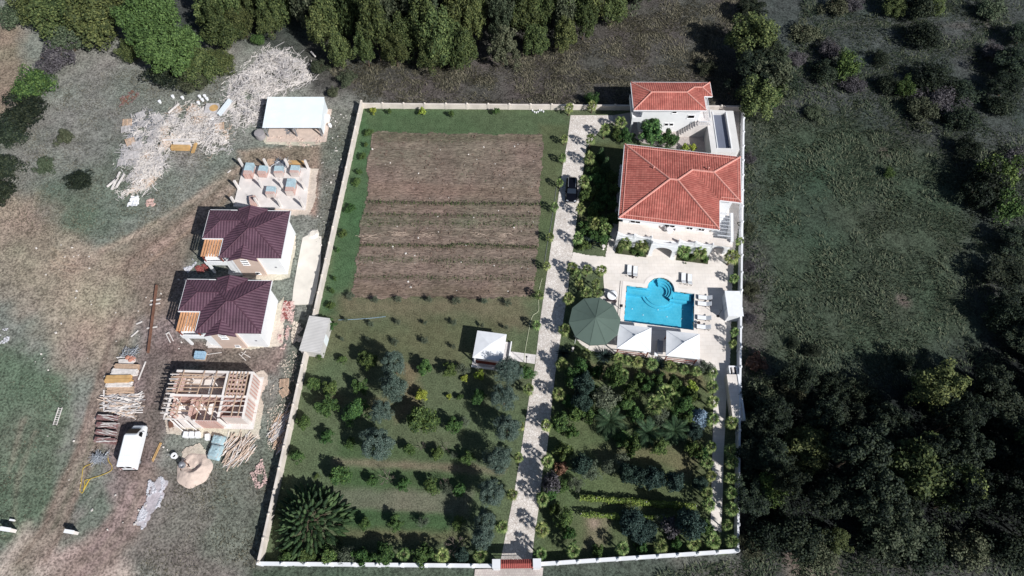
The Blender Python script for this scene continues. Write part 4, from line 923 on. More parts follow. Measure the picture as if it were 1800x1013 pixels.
# ---------------------------------------------------------------- small white house behind the villa
t = thing('guest_house', 'small white house with red hipped roof in the northeast corner', 'house', (20.1, 78.55, 0), R(-.3))
Z = 6.0; k = .29; X1, X2, Y1, Yn = 11.95, 13.3, 6.15, 3.1
h0 = Y1 / 2; rz = Z + k * h0; RW, RE = (h0, h0, rz), (X1 - h0, h0, rz)
SW, SE, NE, NW = (0, 0, Z), (X1, 0, Z), (X1, Y1, Z), (0, Y1, Z)
roof_part(t, [[SW, SE, RE, RW], [SE, NE, RE], [NE, NW, RW, RE], [NW, SW, RW]], MT['red_tile'], 'roof', .15)
hw = (Y1 - Yn) / 2; wz = Z + k * hw; yw = Yn + hw; u = .03
roof_part(t, [[(X1, Yn, Z + u), (X2, Yn, Z + u), (X2 - hw, yw, wz + u), (X1 - hw, yw, wz + u)], [(X2, Yn, Z + u), (X2, Y1, Z + u), (X2 - hw, yw, wz + u)], [(X2, Y1, Z + u), (X1, Y1, Z + u), (X1 - hw, yw, wz + u), (X2 - hw, yw, wz + u)]], MT['red_tile'], 'wing_roof', .15)
ridge_part(t, [(SW, RW), (NW, RW), (RW, RE), (SE, RE), (RE, (X1 - hw, yw, wz)), ((X1 - hw, yw, wz), (X2 - hw, yw, wz)), ((X2 - hw, yw, wz), (X2, Yn, Z)), ((X2 - hw, yw, wz), (X2, Y1, Z))], MT['red_cap'], .12)
mb = MB()
for a, b in (((-.05, -.05), (X1 + .05, -.05)), ((X1 + .05, 0), (X1 + .05, Yn - .1)), ((X1 + .1, Yn - .05), (X2 + .05, Yn - .05)), ((X2 + .05, Yn), (X2 + .05, Y1)), ((X2, Y1 + .05), (-.05, Y1 + .05)), ((-.05, Y1), (-.05, 0))): mb.bar((*a, Z - .13), (*b, Z - .13), .1, .2)
mb.build('gutter', MT['white_paint'], t)
mb = MB(); mb.box(1.7, .6, -.1, 11.4, 5.6, Z - .16); mb.build('wall', MT['white'], t)
for x0, x1, z0, z1 in ((6.6, 7.4, 4.6, 5.7), (2.5, 3.2, 1.5, 2.2), (3.35, 4.05, 1.5, 2.2), (5.9, 6.6, 1.5, 2.2), (6.75, 7.45, 1.5, 2.2), (9.4, 10.6, 3.4, 4.2)): window(t, x0, x1, z0, z1, .6, 'S', 0)
mb = MB(); mb.box(.1, .3, 2.75, 1.697, 5.6, 2.95); mb.build('balcony_slab', MT['white'], t)
mb = MB(); mb.box(.1, .3, 2.955, .2, 5.6, 3.8); mb.box(.205, .3, 2.955, 1.69, .4, 3.8); mb.build('balcony_parapet', MT['white'], t)
mb = MB(); mb.box(.15, .35, -.05, .45, .65, 2.745); mb.build('pillar', MT['white'], t)
mb = MB(); mb.box(11.403, .3, 2.75, 13.4, 5.5, 2.95); mb.build('landing', MT['pave_white'], t)
mb = MB()
for i in range(8): mb.box(11.2 - (i + 1) * .32, -.55, -.05, 11.2 - i * .32, .58, 2.75 - i * .33)
mb.box(11.203, -.55, -.05, 13.3, .28, 2.94); mb.build('staircase', MT['conc'], t)
mb = MB()
for i in range(14): mb.bar((13.3, .4 + i * .37, 2.955), (13.3, .4 + i * .37, 3.8), .05)
mb.bar((13.3, .35, 3.82), (13.3, 5.45, 3.82), .07); mb.bar((11.4, -.5, 3.82), (13.3, -.5, 3.82), .07)
for i in range(6): mb.bar((11.4 + i * .38, -.5, 2.945), (11.4 + i * .38, -.5, 3.8), .05)
mb.build('railing', MT['rail'], t)

# ---------------------------------------------------------------- flat roofed outbuilding with a long light well
t = thing('flat_roof_outbuilding', 'long flat roofed white outbuilding with dark recess beside the east wall', 'outbuilding', (32.7, 72.5, 0), R(-11.5 + 10))
def pxl(px, py, z):
    q = at(px, py, z); d = Vector((q[0] - 32.7, q[1] - 72.5)); a = R(1.5); return (d.x * math.cos(a) - d.y * math.sin(a), d.x * math.sin(a) + d.y * math.cos(a))
hh = 2.8
o = [pxl(1040 + x / 6.332, 130 + y / 6.332, hh) for x, y in ((1310, 865), (1325, 475), (1372, 470), (1380, 375), (1580, 392), (1585, 430), (1615, 435), (1605, 840), (1570, 905))]
xs0, xs1 = min(p[0] for p in o), max(p[0] for p in o)
s0 = pxl(1040 + 1390 / 6.332, 130 + 825 / 6.332, hh); s1 = pxl(1040 + 1490 / 6.332, 130 + 435 / 6.332, hh)
L0, L1 = o[0][0], max(o[6][0], o[7][0]); B0, B1 = -.1, 9.2
sx0, sx1, sy0, sy1 = s0[0] + .25, s1[0] + .0, s0[1], s1[1]
sx0, sx1 = min(sx0, sx1), max(sx0, sx1)
if sx1 - sx0 < 1.4: sx1 = sx0 + 1.55
mb = MB(); mb.box(.15, -.1, -.05, sx0, 7.3, hh); mb.box(.9, 7.303, -.05, sx0, 9.1, hh); mb.box(sx1, .5, -.05, 4.9, 8.9, hh); mb.box(sx0 + .003, sy1, -.05, sx1 - .003, 9.0, hh); mb.box(sx0 + .003, -.1, -.05, sx1 - .003, sy0, hh); mb.box(sx1 + .003, -.1, -.05, 4.3, .497, hh); mb.build('wall', MT['roofslab'], t)
mb = MB(); mb.box(sx0 + .003, sy0 + .003, -.05, sx1 - .003, sy1 - .003, hh - .55); mb.build('recess_floor', MT['carpark_dark'], t)
mb = MB(); mb.bar((sx0 - .08, sy0 - .1, hh + .06), (sx0 - .08, sy1 + .1, hh + .06), .14, .12); mb.bar((sx1 + .08, sy0 - .1, hh + .06), (sx1 + .08, sy1 + .1, hh + .06), .14, .12); mb.build('parapet', MT['white_paint'], t)

# ---------------------------------------------------------------- raised concrete terrace by the east wall
a = at(1278, 735, 0); t = thing('raised_terrace', 'long raised pale concrete platform against the east wall below the pool', 'terrace', (at(1288, 735, 1.5)[0] + .75, at(1288, 735, 1.5)[1], 0), R(-1))
mb = MB(); mb.box(-.75, -.4, -.05, .95, 6.3, 1.5); mb.build('platform', MT['pave_pool'], t)
mb = MB(); mb.box(.7, -.4, 1.504, .95, 6.3, 1.62); mb.build('kerb', MT['white_paint'], t)
t = thing('fountain_box', 'dark opening framed in white at the head of the raised terrace', 'planter box', (at(1291, 659, 1.5)[0] + .1, at(1288, 659, 1.5)[1] + .6, 0), R(-1))
mb = MB(); mb.box(-.62, -.55, -.02, -.45, .9, 1.15); mb.box(.45, -.55, -.02, .62, .9, 1.15); mb.box(-.447, .75, -.02, .447, .9, 1.15); mb.box(-.447, -.55, -.02, .447, -.4, 1.15); mb.build('frame', MT['white_paint'], t)
mb = MB(); mb.box(-.44, -.395, -.02, .44, .745, .7); mb.build('basin', MT['dark'], t)
mb = MB(); mb.box(-.12, -.39, .705, .12, .74, 1.05); mb.build('slat', MT['conc'], t)

# ---------------------------------------------------------------- pool
t = thing('swimming_pool', 'turquoise swimming pool with round stepped bay at the villa side', 'swimming pool', (PO[0], PO[1], 0), PA)
co, ci = pool_outline(.62), pool_outline(0.0)
mb = MB(); n = len(co)
for i in range(n):
    j = (i + 1) % n
    mb.face([(*co[i], .10), (*co[j], .10), (*ci[j], .10), (*ci[i], .10)]); mb.face([(*co[j], .10), (*co[i], .10), (*co[i], .0), (*co[j], .0)]); mb.face([(*ci[i], .10), (*ci[j], .10), (*ci[j], -.2), (*ci[i], -.2)])
mb.build('coping', MT['coping'], t)
DEP = -1.45
mb = MB(); ci2 = pool_outline(.02)
for i in range(n):
    j = (i + 1) % n; mb.face([(*ci2[i], -.15), (*ci2[j], -.15), (*ci2[j], DEP), (*ci2[i], DEP)])
mb.face([(*p, DEP) for p in ci2]); mb.build('basin', MT['pool'], t)
mb = MB(); mb.box(.03, PD - .95, DEP + .01, BX - BR * .75, PD - .02, -.75); mb.box(BX + BR * .95, PD - .95, DEP + .01, PW - .35, PD - .02, -.55); mb.box(BX + BR * .75, PD - 1.35, DEP + .01, PW - .8, PD - .955, -.85); mb.build('ledge', MT['pool'], t)
def disc(r, z0, z1, a0=0, a1=2 * math.pi, r0=0.0, cx=BX, cy=PD + .05, nn=32):
    m = MB(); 
    for i in range(nn):
        a, b = a0 + (a1 - a0) * i / nn, a0 + (a1 - a0) * (i + 1) / nn
        P = lambda rr, t_, z: (cx + rr * math.cos(t_), cy + rr * math.sin(t_), z)
        m.face([P(r0, a, z1), P(r, a, z1), P(r, b, z1), P(r0, b, z1)]); m.face([P(r, a, z0), P(r, b, z0), P(r, b, z1), P(r, a, z1)])
        if r0 > 0: m.face([P(r0, b, z0), P(r0, a, z0), P(r0, a, z1), P(r0, b, z1)])
    return m
for r, z in ((2.75, -1.2), (2.3, -1.02)): disc(r, DEP + .01, z).build('step', MT['pool'], t)
for i, (r0, r, z) in enumerate(((1.65, 2.04, -.28), (1.3, 1.647, -.48), (.95, 1.297, -.68))): disc(r, -1.0, z, -.75, 1.9, r0).build('step', MT['pool'], t)
mb = MB(); mb.face([(*p, -.06) for p in pool_outline(.005)]); mb.build('water', MT['water'], t)
for x, y in ((1.2, .6), (1.3, 3.0), (3.0, 2.2), (4.4, .5), (6.6, 2.4), (8.6, .7), (8.8, 2.4), (5.2, 3.4), (8.9, 4.0)):
    mb = MB(); mb.lathe([(.09, DEP + .012), (.09, DEP + .06), (.05, DEP + .08)], 10, (x, y, 0)); mb.build('pool_light', MT['white_paint'], t)
mb = MB()
for i in range(n):
    j = (i + 1) % n; a_, b_ = pool_outline(.012)[i], pool_outline(.012)[j]; mb.face([(*a_, .06), (*b_, .06), (*b_, -.16), (*a_, -.16)])
mb.build('tile_band', mat('tile_band', (58, 140, 176), .5, .1, 6), t)
mb = MB(); mb.bar((-.95, -.5, .075), (-.95, PD + .6, .075), .05, .04); mb.build('drain_channel', MT['dark'], t)

# ---------------------------------------------------------------- sun shelters round the pool
def canopy(label, pxs, h, rise, dark=True):
    """square canvas pyramid on four timber posts with a rail between them; eave corners surveyed at height h"""
    P = [Vector(at(a, b, h)) for a, b in pxs]; c = sum(P, Vector()) / 4
    t = thing('canvas_pavilion', label, 'pavilion', (c.x, c.y, 0), math.atan2(P[1].y - P[0].y, P[1].x - P[0].x), 'white canvas pavilions by the pool')
    w, d = (P[1] - P[0]).length / 2, (P[3] - P[0]).length / 2
    mb = MB(); cs = [(-w, -d, h), (w, -d, h), (w, d, h), (-w, d, h)]
    n = 6
    for i in range(4):
        a, b = Vector(cs[i]), Vector(cs[(i + 1) % 4]); ap = Vector((0, 0, h + rise))
        for k_ in range(n):                                   # canvas sags a little between ridge and eave
            f = lambda p, s: p.lerp(ap, s) - Vector((0, 0, .10 * math.sin(math.pi * s)))
            s0, s1 = k_ / n, (k_ + 1) / n
            mb.face([f(a, s0), f(b, s0), f(b, s1), f(a, s1)] if k_ < n - 1 else [f(a, s0), f(b, s0), ap])
        mb.face([(a.x, a.y, h - .2), (b.x, b.y, h - .2), b, a])
    mb.build('canvas', MT['white_cloth'], t)
    mb = MB()
    for a in cs:
        A = Vector(a); mb.tube([A + Vector((0, 0, .015))] + [A.lerp(Vector((0, 0, h + rise)), s_) - Vector((0, 0, .10 * math.sin(math.pi * s_) - .02)) for s_ in (.25, .5, .75)] + [Vector((0, 0, h + rise + .02))], .03, 5)
    mb.lathe([(.12, h + rise - .02), (.16, h + rise + .06), (.03, h + rise + .2)], 10); mb.build('canvas_seam', MT['rail'], t)
    for sx in (-1, 1):
        for sy in (-1, 1):
            mb = MB(); x, y = sx * (w - .25), sy * (d - .25); mb.box(x - .07, y - .07, 0.05, x + .07, y + .07, h); mb.build('post', MT['wood_red'], t)
            mb = MB(); mb.bar((x, y, h - .9), (x - sx * .8, y, h - .1), .07); mb.build('brace', MT['wood_red'], t)
    mb = MB(); mb.bar((-w + .3, -d + .25, .95), (w - .3, -d + .25, .95), .09, .07); mb.bar((-w + .3, -d + .25, .3), (w - .3, -d + .25, .3), .07, .06); mb.build('rail', MT['wood_red'], t)
    mb = MB(); 
    for y in (-d + .25, d - .25): mb.bar((-w + .18, y, h - .08), (w - .18, y, h - .08), .1, .14)
    mb.build('eave_beam', MT['wood_red'], t)
    return t
z8 = lambda x, y: (1030 + x / 5.628, 470 + y / 5.628)
canopy('white canvas pavilion beside the green round awning', [z8(305, 800), z8(640, 838), z8(648, 600), z8(322, 560)], 2.5, .95)
canopy('white canvas pavilion at the southeast end of the pool', [z8(785, 868), z8(1118, 905), z8(1128, 672), z8(805, 622)], 2.5, .95)
# green ten-sided awning
zt = lambda x, y: (970 + x / 5.628, 440 + y / 5.628)
rim_px = [zt(*p) for p in ((370, 482), (488, 465), (622, 598), (607, 850), (440, 945), (330, 890), (235, 790), (215, 660), (270, 545))]
hz = 2.7; P = [Vector(at(a, b, hz)) for a, b in rim_px]; c = sum(P, Vector()) / len(P)
cc = Vector(at(*zt(425, 700), hz)); rad = 3.75
t = thing('round_awning', 'large dark green ten sided awning west of the pool', 'awning', (cc.x, cc.y, 0), R(0))
mb = MB(); nn = 10; ap = Vector((0, 0, hz + 1.15))
rim = [Vector((rad * math.cos(2 * math.pi * (i + .1) / nn), rad * 1.04 * math.sin(2 * math.pi * (i + .1) / nn), hz)) for i in range(nn)]
for i in range(nn):
    a, b = rim[i], rim[(i + 1) % nn]
    for s in range(4):
        f = lambda p, q: p.lerp(ap, q) - Vector((0, 0, .07 * math.sin(math.pi * q)))
        s0, s1 = s / 4, (s + 1) / 4
        mb.face([f(a, s0), f(b, s0), f(b, s1), f(a, s1)] if s < 3 else [f(a, s0), f(b, s0), ap])
    mb.face([a - Vector((0, 0, .22)), b - Vector((0, 0, .22)), b, a])
mb.build('awning_cloth', MT['green_cloth'], t)
for i in range(nn):
    p = rim[i] * .96; mb = MB(); mb.tube([(p.x, p.y, 0.03), (p.x, p.y, hz - .05)], .045, 6); mb.build('pole', MT['white_paint'], t)
mb = MB()
for i in range(nn): mb.tube([rim[i] + Vector((0, 0, .012)), rim[i].lerp(ap, .5) - Vector((0, 0, .045)), ap], .022, 4)
mb.build('seam', MT['green_cloth'], t)

# white cabin on the east wall
t = thing('pool_cabin', 'white flat topped cabin set into the east wall beside the loungers', 'cabin', (at(1290, 533, 2.1)[0], at(1290, 533, 2.1)[1], 0), R(-1))
mb = MB(); mb.box(-1.0, -2.0, -.05, 1.05, 1.9, 2.0); mb.build('wall', MT['white'], t)
mb = MB(); mb.box(-1.1, -2.1, 2.004, 1.15, 2.0, 2.14); mb.build('roof', MT['white_cloth'], t)
mb = MB(); mb.box(-1.04, -.6, 0.05, -1.004, .4, 1.95); mb.build('door', MT['rail'], t)

# gazebo with its terrace on the lawn
g = [at(a, b, 2.6) for a, b in ((800 + 360 / 10.13, 560 + 640 / 10.13), (800 + 800 / 10.13, 560 + 745 / 10.13), (800 + 875 / 10.13, 560 + 320 / 10.13), (800 + 430 / 10.13, 560 + 255 / 10.13))]
c = sum((Vector(p) for p in g), Vector()) / 4
t = thing('gazebo', 'white pyramid roofed gazebo on a paved base in the lawn', 'gazebo', (c.x, c.y, 0), R(-8.1))
w, d, h = 2.12, 2.1, 2.6
mb = MB(); cs = [(-w, -d, h), (w, -d, h), (w, d, h), (-w, d, h)]
for i in range(4): mb.slope([cs[i], cs[(i + 1) % 4], (0, 0, h + .5)], 0, .08)
mb.build('roof', MT['white_cloth'], t)
for sx in (-1, 1):
    for sy in (-1, 1): mb = MB(); mb.box(sx * (w - .25) - .09, sy * (d - .25) - .09, .1, sx * (w - .25) + .09, sy * (d - .25) + .09, h - .08); mb.build('post', MT['white_paint'], t)
mb = MB(); mb.box(-2.3, -2.6, -.05, 2.9, 2.0, .1); mb.build('base', MT['pave_white'], t)
mb = MB(); mb.box(2.75, -.5, .104, 2.9, 2.0, .55); mb.box(-2.3, -2.6, .104, 1.6, -2.45, .4); mb.build('low_wall', MT['white_paint'], t)
mb = MB(); mb.box(-1.9, -1.86, .104, 1.7, -1.74, .9); mb.build('rail', MT['wood_red'], t)
mb = MB(); mb.box(-1.0, .6, .104, 1.0, 1.3, .55); mb.box(-1.0, 1.304, .104, 1.0, 1.5, .95); mb.build('bench', MT['wood'], t)
t = thing('lamp_post', 'thin dark lamp post at the gazebo path edge', 'lamp post', at(925, 640), 0)
mb = MB(); mb.tube([(0, 0, 0), (0, 0, 2.6)], .04, 6); mb.build('pole', MT['dark'], t)
mb = MB(); mb.lathe([(.05, 2.6), (.13, 2.65), (.13, 2.85), (.02, 2.95)], 8); mb.build('lantern', MT['dark'], t)

# pale metal box on the west wall
c = at(555, 590, 1.6)
t = thing('wall_store', 'pale grey metal store box straddling the west wall', 'store', (c[0], c[1], 0), R(-7.5))
w, d, hx = 1.55, 2.75, 2.1
mb = MB()
for k_ in range(24):
    y0, y1 = -d + 2 * d * k_ / 24, -d + 2 * d * (k_ + 1) / 24; ym = (y0 + y1) / 2
    mb.face([(-w, y0, hx + .05), (w, y0, hx), (w, ym, hx + .04), (-w, ym, hx + .09)]); mb.face([(-w, ym, hx + .09), (w, ym, hx + .04), (w, y1, hx), (-w, y1, hx + .05)])
mb.build('roof', MT['corr_grey'], t)
mb = MB(); mb.box(-w + .08, -d + .08, -.05, w - .08, d - .08, hx - .03); mb.build('wall', MT['corr_grey'], t)
mb = MB(); mb.box(w - .078, -.9, .05, w - .04, .3, 1.8); mb.build('door', MT['corr'], t)

# gate
ga, gb = Vector(at(874, 996)), Vector(at(942, 995)); d = gb - ga; L = d.length
t = thing('entrance_gate', 'entrance gate with a strip of red roof tiles between white pillars', 'gate', ga, math.atan2(d.y, d.x))
for x in (-.05, L + .05): mb = MB(); mb.box(x - .42, -.45, -.05, x + .42, .45, 3.0); mb.box(x - .5, -.53, 3.004, x + .5, .53, 3.12); mb.build('pillar', MT['white_wall'], t)
mb = MB(); mb.slope([(.4, -.5, 2.62), (L - .4, -.5, 2.62), (L - .4, 0, 2.9), (.4, 0, 2.9)], 0, .1); mb.slope([(.4, .5, 2.62), (.4, 0, 2.9), (L - .4, 0, 2.9), (L - .4, .5, 2.62)], 0, .1)
for k_ in range(17):
    x = .55 + (L - 1.1) * k_ / 16; mb.tube([(x, -.52, 2.66), (x, 0, 2.94)], .07, 6); mb.tube([(x, .52, 2.66), (x, 0, 2.94)], .07, 6)
mb.build('tiled_roof', mat('gate_tiles', (160, 86, 80), 0.8, 0.2, 5), t)
mb = MB(); mb.box(.4, -.18, 2.3, L - .4, .18, 2.55); mb.build('lintel', MT['white_wall'], t)
mb = MB()
for k_ in range(24): x = .5 + (L - 1.0) * k_ / 23; mb.bar((x, 0, .1), (x, 0, 1.7), .035)
for z in (.15, .9, 1.65): mb.bar((.4, 0, z), (L - .4, 0, z), .06)
mb.build('gate_leaf', MT['dark'], t)
# ================================================================ VEGETATION
def cards(C, Nn, size, aspect=0.62, rng=RNG):
    """leaf-shaped four-point cards: centres, normals, sizes"""
    n = len(C); Nn = Nn / (np.linalg.norm(Nn, axis=1, keepdims=True) + 1e-9)
    h = rng.normal(size=(n, 3)); U = np.cross(Nn, h); U /= np.linalg.norm(U, axis=1, keepdims=True) + 1e-9; W = np.cross(Nn, U)
    s = np.asarray(size).reshape(-1, 1) * np.ones((n, 1)); a = s * aspect
    V = np.stack([C - U * s, C - W * a, C + U * s, C + W * a], 1).reshape(-1, 3)
    return V, np.arange(4 * n).reshape(-1, 4)
def rdir(n, zmin=-1.0, rng=RNG):
    z = rng.uniform(zmin, 1, n); a = rng.uniform(0, 2 * np.pi, n); r = np.sqrt(1 - z * z)
    return np.stack([r * np.cos(a), r * np.sin(a), z], 1)
def crown_mesh(name, material, seed, clumps=34, per=70, leaf=0.10, vh=0.8, cl=(0.26, 0.42), zmin=-0.45, rag=0.16, spiky=0.0, aspect=0.62):
    rng = np.random.default_rng(seed)
    D = rdir(clumps, zmin, rng); rad = rng.uniform(0.55, 0.80, clumps) * (1 + rng.normal(0, rag, clumps))
    cc = D * rad[:, None]; cc[:, 2] *= vh; cr = rng.uniform(*cl, clumps)
    C, N = [], []
    for c, r in zip(cc, cr):
        d = rdir(per, -0.6, rng); q = c + d * r * rng.uniform(0.55, 1.05, per)[:, None] * np.array([1, 1, vh])
        C.append(q); N.append(d * 0.9 + rng.normal(size=(per, 3)) * 0.55 + np.array([0, 0, 0.35]) + (np.cross(d, [0, 0, 1.0]) * spiky))
    d = rdir(per * 6, -0.8, rng); C.append(d * rng.uniform(0.1, 0.62, per * 6)[:, None] * np.array([1, 1, vh])); N.append(rng.normal(size=(per * 6, 3)))
    C, N = np.concatenate(C), np.concatenate(N)
    V, F = cards(C, N, leaf * rng.uniform(0.6, 1.3, len(C)), aspect, rng)
    return np_mesh(name, V, F, material, link=False)
def attach(name, me, parent, loc=(0, 0, 0)):
    o = bpy.data.objects.new(name, me); S.collection.objects.link(o); o.parent = parent; o.location = loc; return o
def trunk_mb(zc, r=0.07, limbs=5, seed=0, spread=0.55):
    rr = random.Random(seed); mb = MB()
    mb.tube([(0, 0, -.05), (rr.uniform(-.03, .03), rr.uniform(-.03, .03), zc * .5), (0, 0, zc * .95)], [r, r * .8, r * .5], 7)
    for k in range(limbs):
        a = 2 * math.pi * k / limbs + rr.uniform(-.4, .4); z0 = zc * rr.uniform(.4, .8)
        mb.tube([(0, 0, z0), (spread * .5 * math.cos(a), spread * .5 * math.sin(a), z0 + .25), (spread * math.cos(a), spread * math.sin(a), z0 + .55)], [r * .5, r * .35, r * .12], 5)
    return mb
class Kind:
    """a species: a few built trees of unit crown radius; place() moves the first ones, then copies"""
    def __init__(s, name, cat, protos): s.name, s.cat, s.p, s.used, s.i = name, cat, protos, [False] * len(protos), 0
    def place(s, loc, scale, label, group=None, rz=None, which=None):
        k = s.i % len(s.p) if which is None else which; s.i += 1
        rz = random.uniform(0, 6.28) if rz is None else rz
        if not s.used[k]:
            s.used[k] = True; o = s.p[k]; o.location = loc; o.rotation_euler = (0, 0, rz); o.scale = scale; o['label'] = label
            if group: o['group'] = group
            elif 'group' in o: del o['group']
        else:
            o = dup(s.p[k], loc, rz, scale, label, group)
            if not group and 'group' in o: del o['group']
        return o
def tree_kind(name, cat, leafmat, seeds, zc=0.9, trunk='bark', crown=None, **kw):
    ps = []
    for sd_ in seeds:
        t = thing(name, 'tree', cat)
        attach('crown', crown_mesh('crown', leafmat, sd_, **kw), t, (0, 0, zc))
        trunk_mb(zc, seed=sd_).build('trunk', MT[trunk], t); ps.append(t)
    return Kind(name, cat, ps)
K = {}
rr_h = random.Random(404)
K['forest'] = tree_kind('woodland_tree', 'tree', LEAF['forest'], [1, 2, 3, 4, 5], 1.25, clumps=60, per=150, leaf=.055, vh=1.5, rag=.22, cl=(.2, .34))
K['forest2'] = tree_kind('woodland_tree', 'tree', LEAF['scrub'], [6, 7, 8], 1.15, clumps=54, per=130, leaf=.055, vh=1.35, rag=.26, cl=(.18, .32))
K['bright'] = tree_kind('broadleaf_tree', 'tree', LEAF['bright'], [9], 1.1, clumps=110, per=150, leaf=.036, vh=.95, cl=(.15, .24), rag=.09)
K['dark'] = tree_kind('dark_woodland_tree', 'tree', LEAF['darkwood'], [11, 12, 13, 14], 1.7, clumps=48, per=130, leaf=.052, vh=1.1, rag=.30, cl=(.18, .32))
K['bush'] = tree_kind('wild_bush', 'bush', LEAF['scrub'], [21, 22, 23], .35, clumps=34, per=110, leaf=.055, vh=.6, rag=.3, zmin=-.1)
K['greenbush'] = tree_kind('wild_bush', 'bush', LEAF['citrus'], [24, 25], .4, clumps=38, per=120, leaf=.052, vh=.7, rag=.25, zmin=-.1)
K['darkbush'] = tree_kind('wild_bush', 'bush', LEAF['darkwood'], [26, 27, 28], .45, clumps=36, per=120, leaf=.055, vh=.8, rag=.3, zmin=-.1)
K['purple'] = tree_kind('wild_bush', 'bush', LEAF['purple'], [29, 30], .35, clumps=36, per=110, leaf=.05, vh=.6, rag=.3, zmin=-.1)
K['olive'] = tree_kind('olive_tree', 'tree', LEAF['olive'], [31, 32, 33], 1.25, clumps=70, per=170, leaf=.048, vh=1.0, cl=(.17, .3), rag=.15, aspect=.32)
K['citrus'] = tree_kind('fruit_tree', 'tree', LEAF['citrus'], [41, 42, 43, 44], 1.15, clumps=34, per=110, leaf=.082, vh=.95, rag=.24, cl=(.2, .36), aspect=.5)
K['yellow'] = tree_kind('fruit_tree', 'tree', LEAF['yellow'], [45], 1.1, clumps=22, per=70, leaf=.11, vh=.8, rag=.3)
K['grey'] = tree_kind('fruit_tree', 'tree', LEAF['grey'], [46, 47], 1.1, clumps=24, per=70, leaf=.085, vh=.9, rag=.32, aspect=.35)
K['darkblue'] = tree_kind('garden_tree', 'tree', LEAF['darkblue'], [51, 52], 1.0, clumps=44, per=120, leaf=.07, vh=.95, rag=.18)
K['gardenbush'] = tree_kind('garden_shrub', 'shrub', LEAF['citrus'], [53, 54], .55, clumps=30, per=90, leaf=.09, vh=.7, zmin=-.2, rag=.25)
K['redbush'] = tree_kind('garden_shrub', 'shrub', LEAF['redbush'], [55], .5, clumps=18, per=50, leaf=.12, vh=.6)
K['purplegarden'] = tree_kind('garden_tree', 'tree', LEAF['purple'], [56], 1.0, clumps=28, per=70, leaf=.09, vh=.9)

def palm_proto(name, leafmat, seed, crownr, trunk_h, fronds, fan=True, trunk='bark'):
    rr = np.random.default_rng(seed); t = thing(name, 'palm', 'palm tree'); V = []
    for k in range(fronds):
        az = k * 2.399963 + rr.uniform(-.2, .2); el = R(72 - 100 * (k / fronds) ** 0.9) + rr.uniform(-.12, .12)
        d = np.array([math.cos(az) * math.cos(el), math.sin(az) * math.cos(el), math.sin(el)]); side = np.array([-math.sin(az), math.cos(az), 0.0]); up = np.cross(side, d) * -1
        if up[2] < 0: up = -up
        L = crownr * rr.uniform(.85, 1.12)
        if fan:
            p = d * L * .50 + np.array([0, 0, .02])
            V += [[-side * .02, p - side * .0, p + side * .03, side * .02]]
            for j in range(9):
                a = R(-74 + 148 * j / 8); q = math.cos(a) * d + math.sin(a) * side; l = L * .56 * (1 - .25 * (abs(a) / 1.4) ** 2)
                tip = p + q * l + np.array([0, 0, -.16 * L]) * rr.uniform(.5, 1.8); m = p + q * l * .5 + up * .03 * L
                w = np.cross(q, up); w = w / (np.linalg.norm(w) + 1e-9) * l * .085
                V += [[p, m - w, tip, m + w]]
        else:
            pts = [np.array([0, 0, 0.0])]
            e2 = el
            for s in range(10):
                dd = np.array([math.cos(az) * math.cos(e2), math.sin(az) * math.cos(e2), math.sin(e2)]); pts.append(pts[-1] + dd * L / 10); e2 -= R(8.5)
            for s in range(1, 11):
                b = pts[s]; dirv = pts[s] - pts[s - 1]; dirv /= np.linalg.norm(dirv)
                V += [[pts[s - 1] - side * .03, pts[s - 1] + side * .03, b + side * .02, b - side * .02]]
                for sub in (0, .5):
                    b2 = pts[s - 1] * (1 - sub) + b * sub
                    for sg in (-1, 1):
                        q = dirv * .62 + side * sg * .75 + np.array([0, 0, .12]); q /= np.linalg.norm(q); l = L * .24 * math.sin(math.pi * (.12 + .8 * (s - 1 + sub) / 10)) + .05
                        tip = b2 + q * l + np.array([0, 0, -.05 * L]); m = b2 + q * l * .45; w = dirv * l * .09 + np.array([0, 0, .02])
                        V += [[b2, m - w, tip, m + w]]
    V = np.array(V).reshape(-1, 3); F = np.arange(len(V)).reshape(-1, 4)
    attach('crown', np_mesh('crown', V, F, leafmat, link=False), t, (0, 0, trunk_h))
    mb = MB(); mb.tube([(0, 0, -.05), (.02, .01, trunk_h * .5), (0, 0, trunk_h)], [.17, .13, .12] if fan else [.26, .2, .2], 8)
    if fan: mb.lathe([(.12, 0), (.22, .12), (.18, .3), (.06, .42)], 8, (0, 0, trunk_h - .3))
    mb.build('trunk', MT[trunk], t); return t
K['palm'] = Kind('fan_palm', 'palm tree', [palm_proto('fan_palm', LEAF['palm'], s, 1.15, 1.55, 24) for s in (1, 2, 3, 4)])
K['date'] = Kind('feather_palm', 'palm tree', [palm_proto('feather_palm', LEAF['date'], s, 3.0, 1.4, 24, False) for s in (5, 6)])
def blade_proto(name, leafmat, seed, n=70):
    rr = np.random.default_rng(seed); t = thing(name, 'agave', 'agave plant'); V = []
    for k in range(n):
        az = k * 2.399963; el = R(12 + 70 * (k / n)); d = np.array([math.cos(az) * math.cos(el), math.sin(az) * math.cos(el), math.sin(el)]); s = np.array([-math.sin(az), math.cos(az), 0])
        L = rr.uniform(.85, 1.1); m = d * L * .45
        V += [[np.zeros(3), m - s * .055, d * L + np.array([0, 0, -.08]), m + s * .055]]
    V = np.array(V).reshape(-1, 3); attach('leaves', np_mesh('leaves', V, np.arange(len(V)).reshape(-1, 4), leafmat, link=False), t, (0, 0, .15))
    mb = MB(); mb.lathe([(.12, -.05), (.16, .1), (.05, .25)], 8); mb.build('stem', MT['bark'], t); return t
K['agave'] = Kind('spiky_agave', 'agave plant', [blade_proto('spiky_agave', LEAF['cycad'], s) for s in (1, 2)])
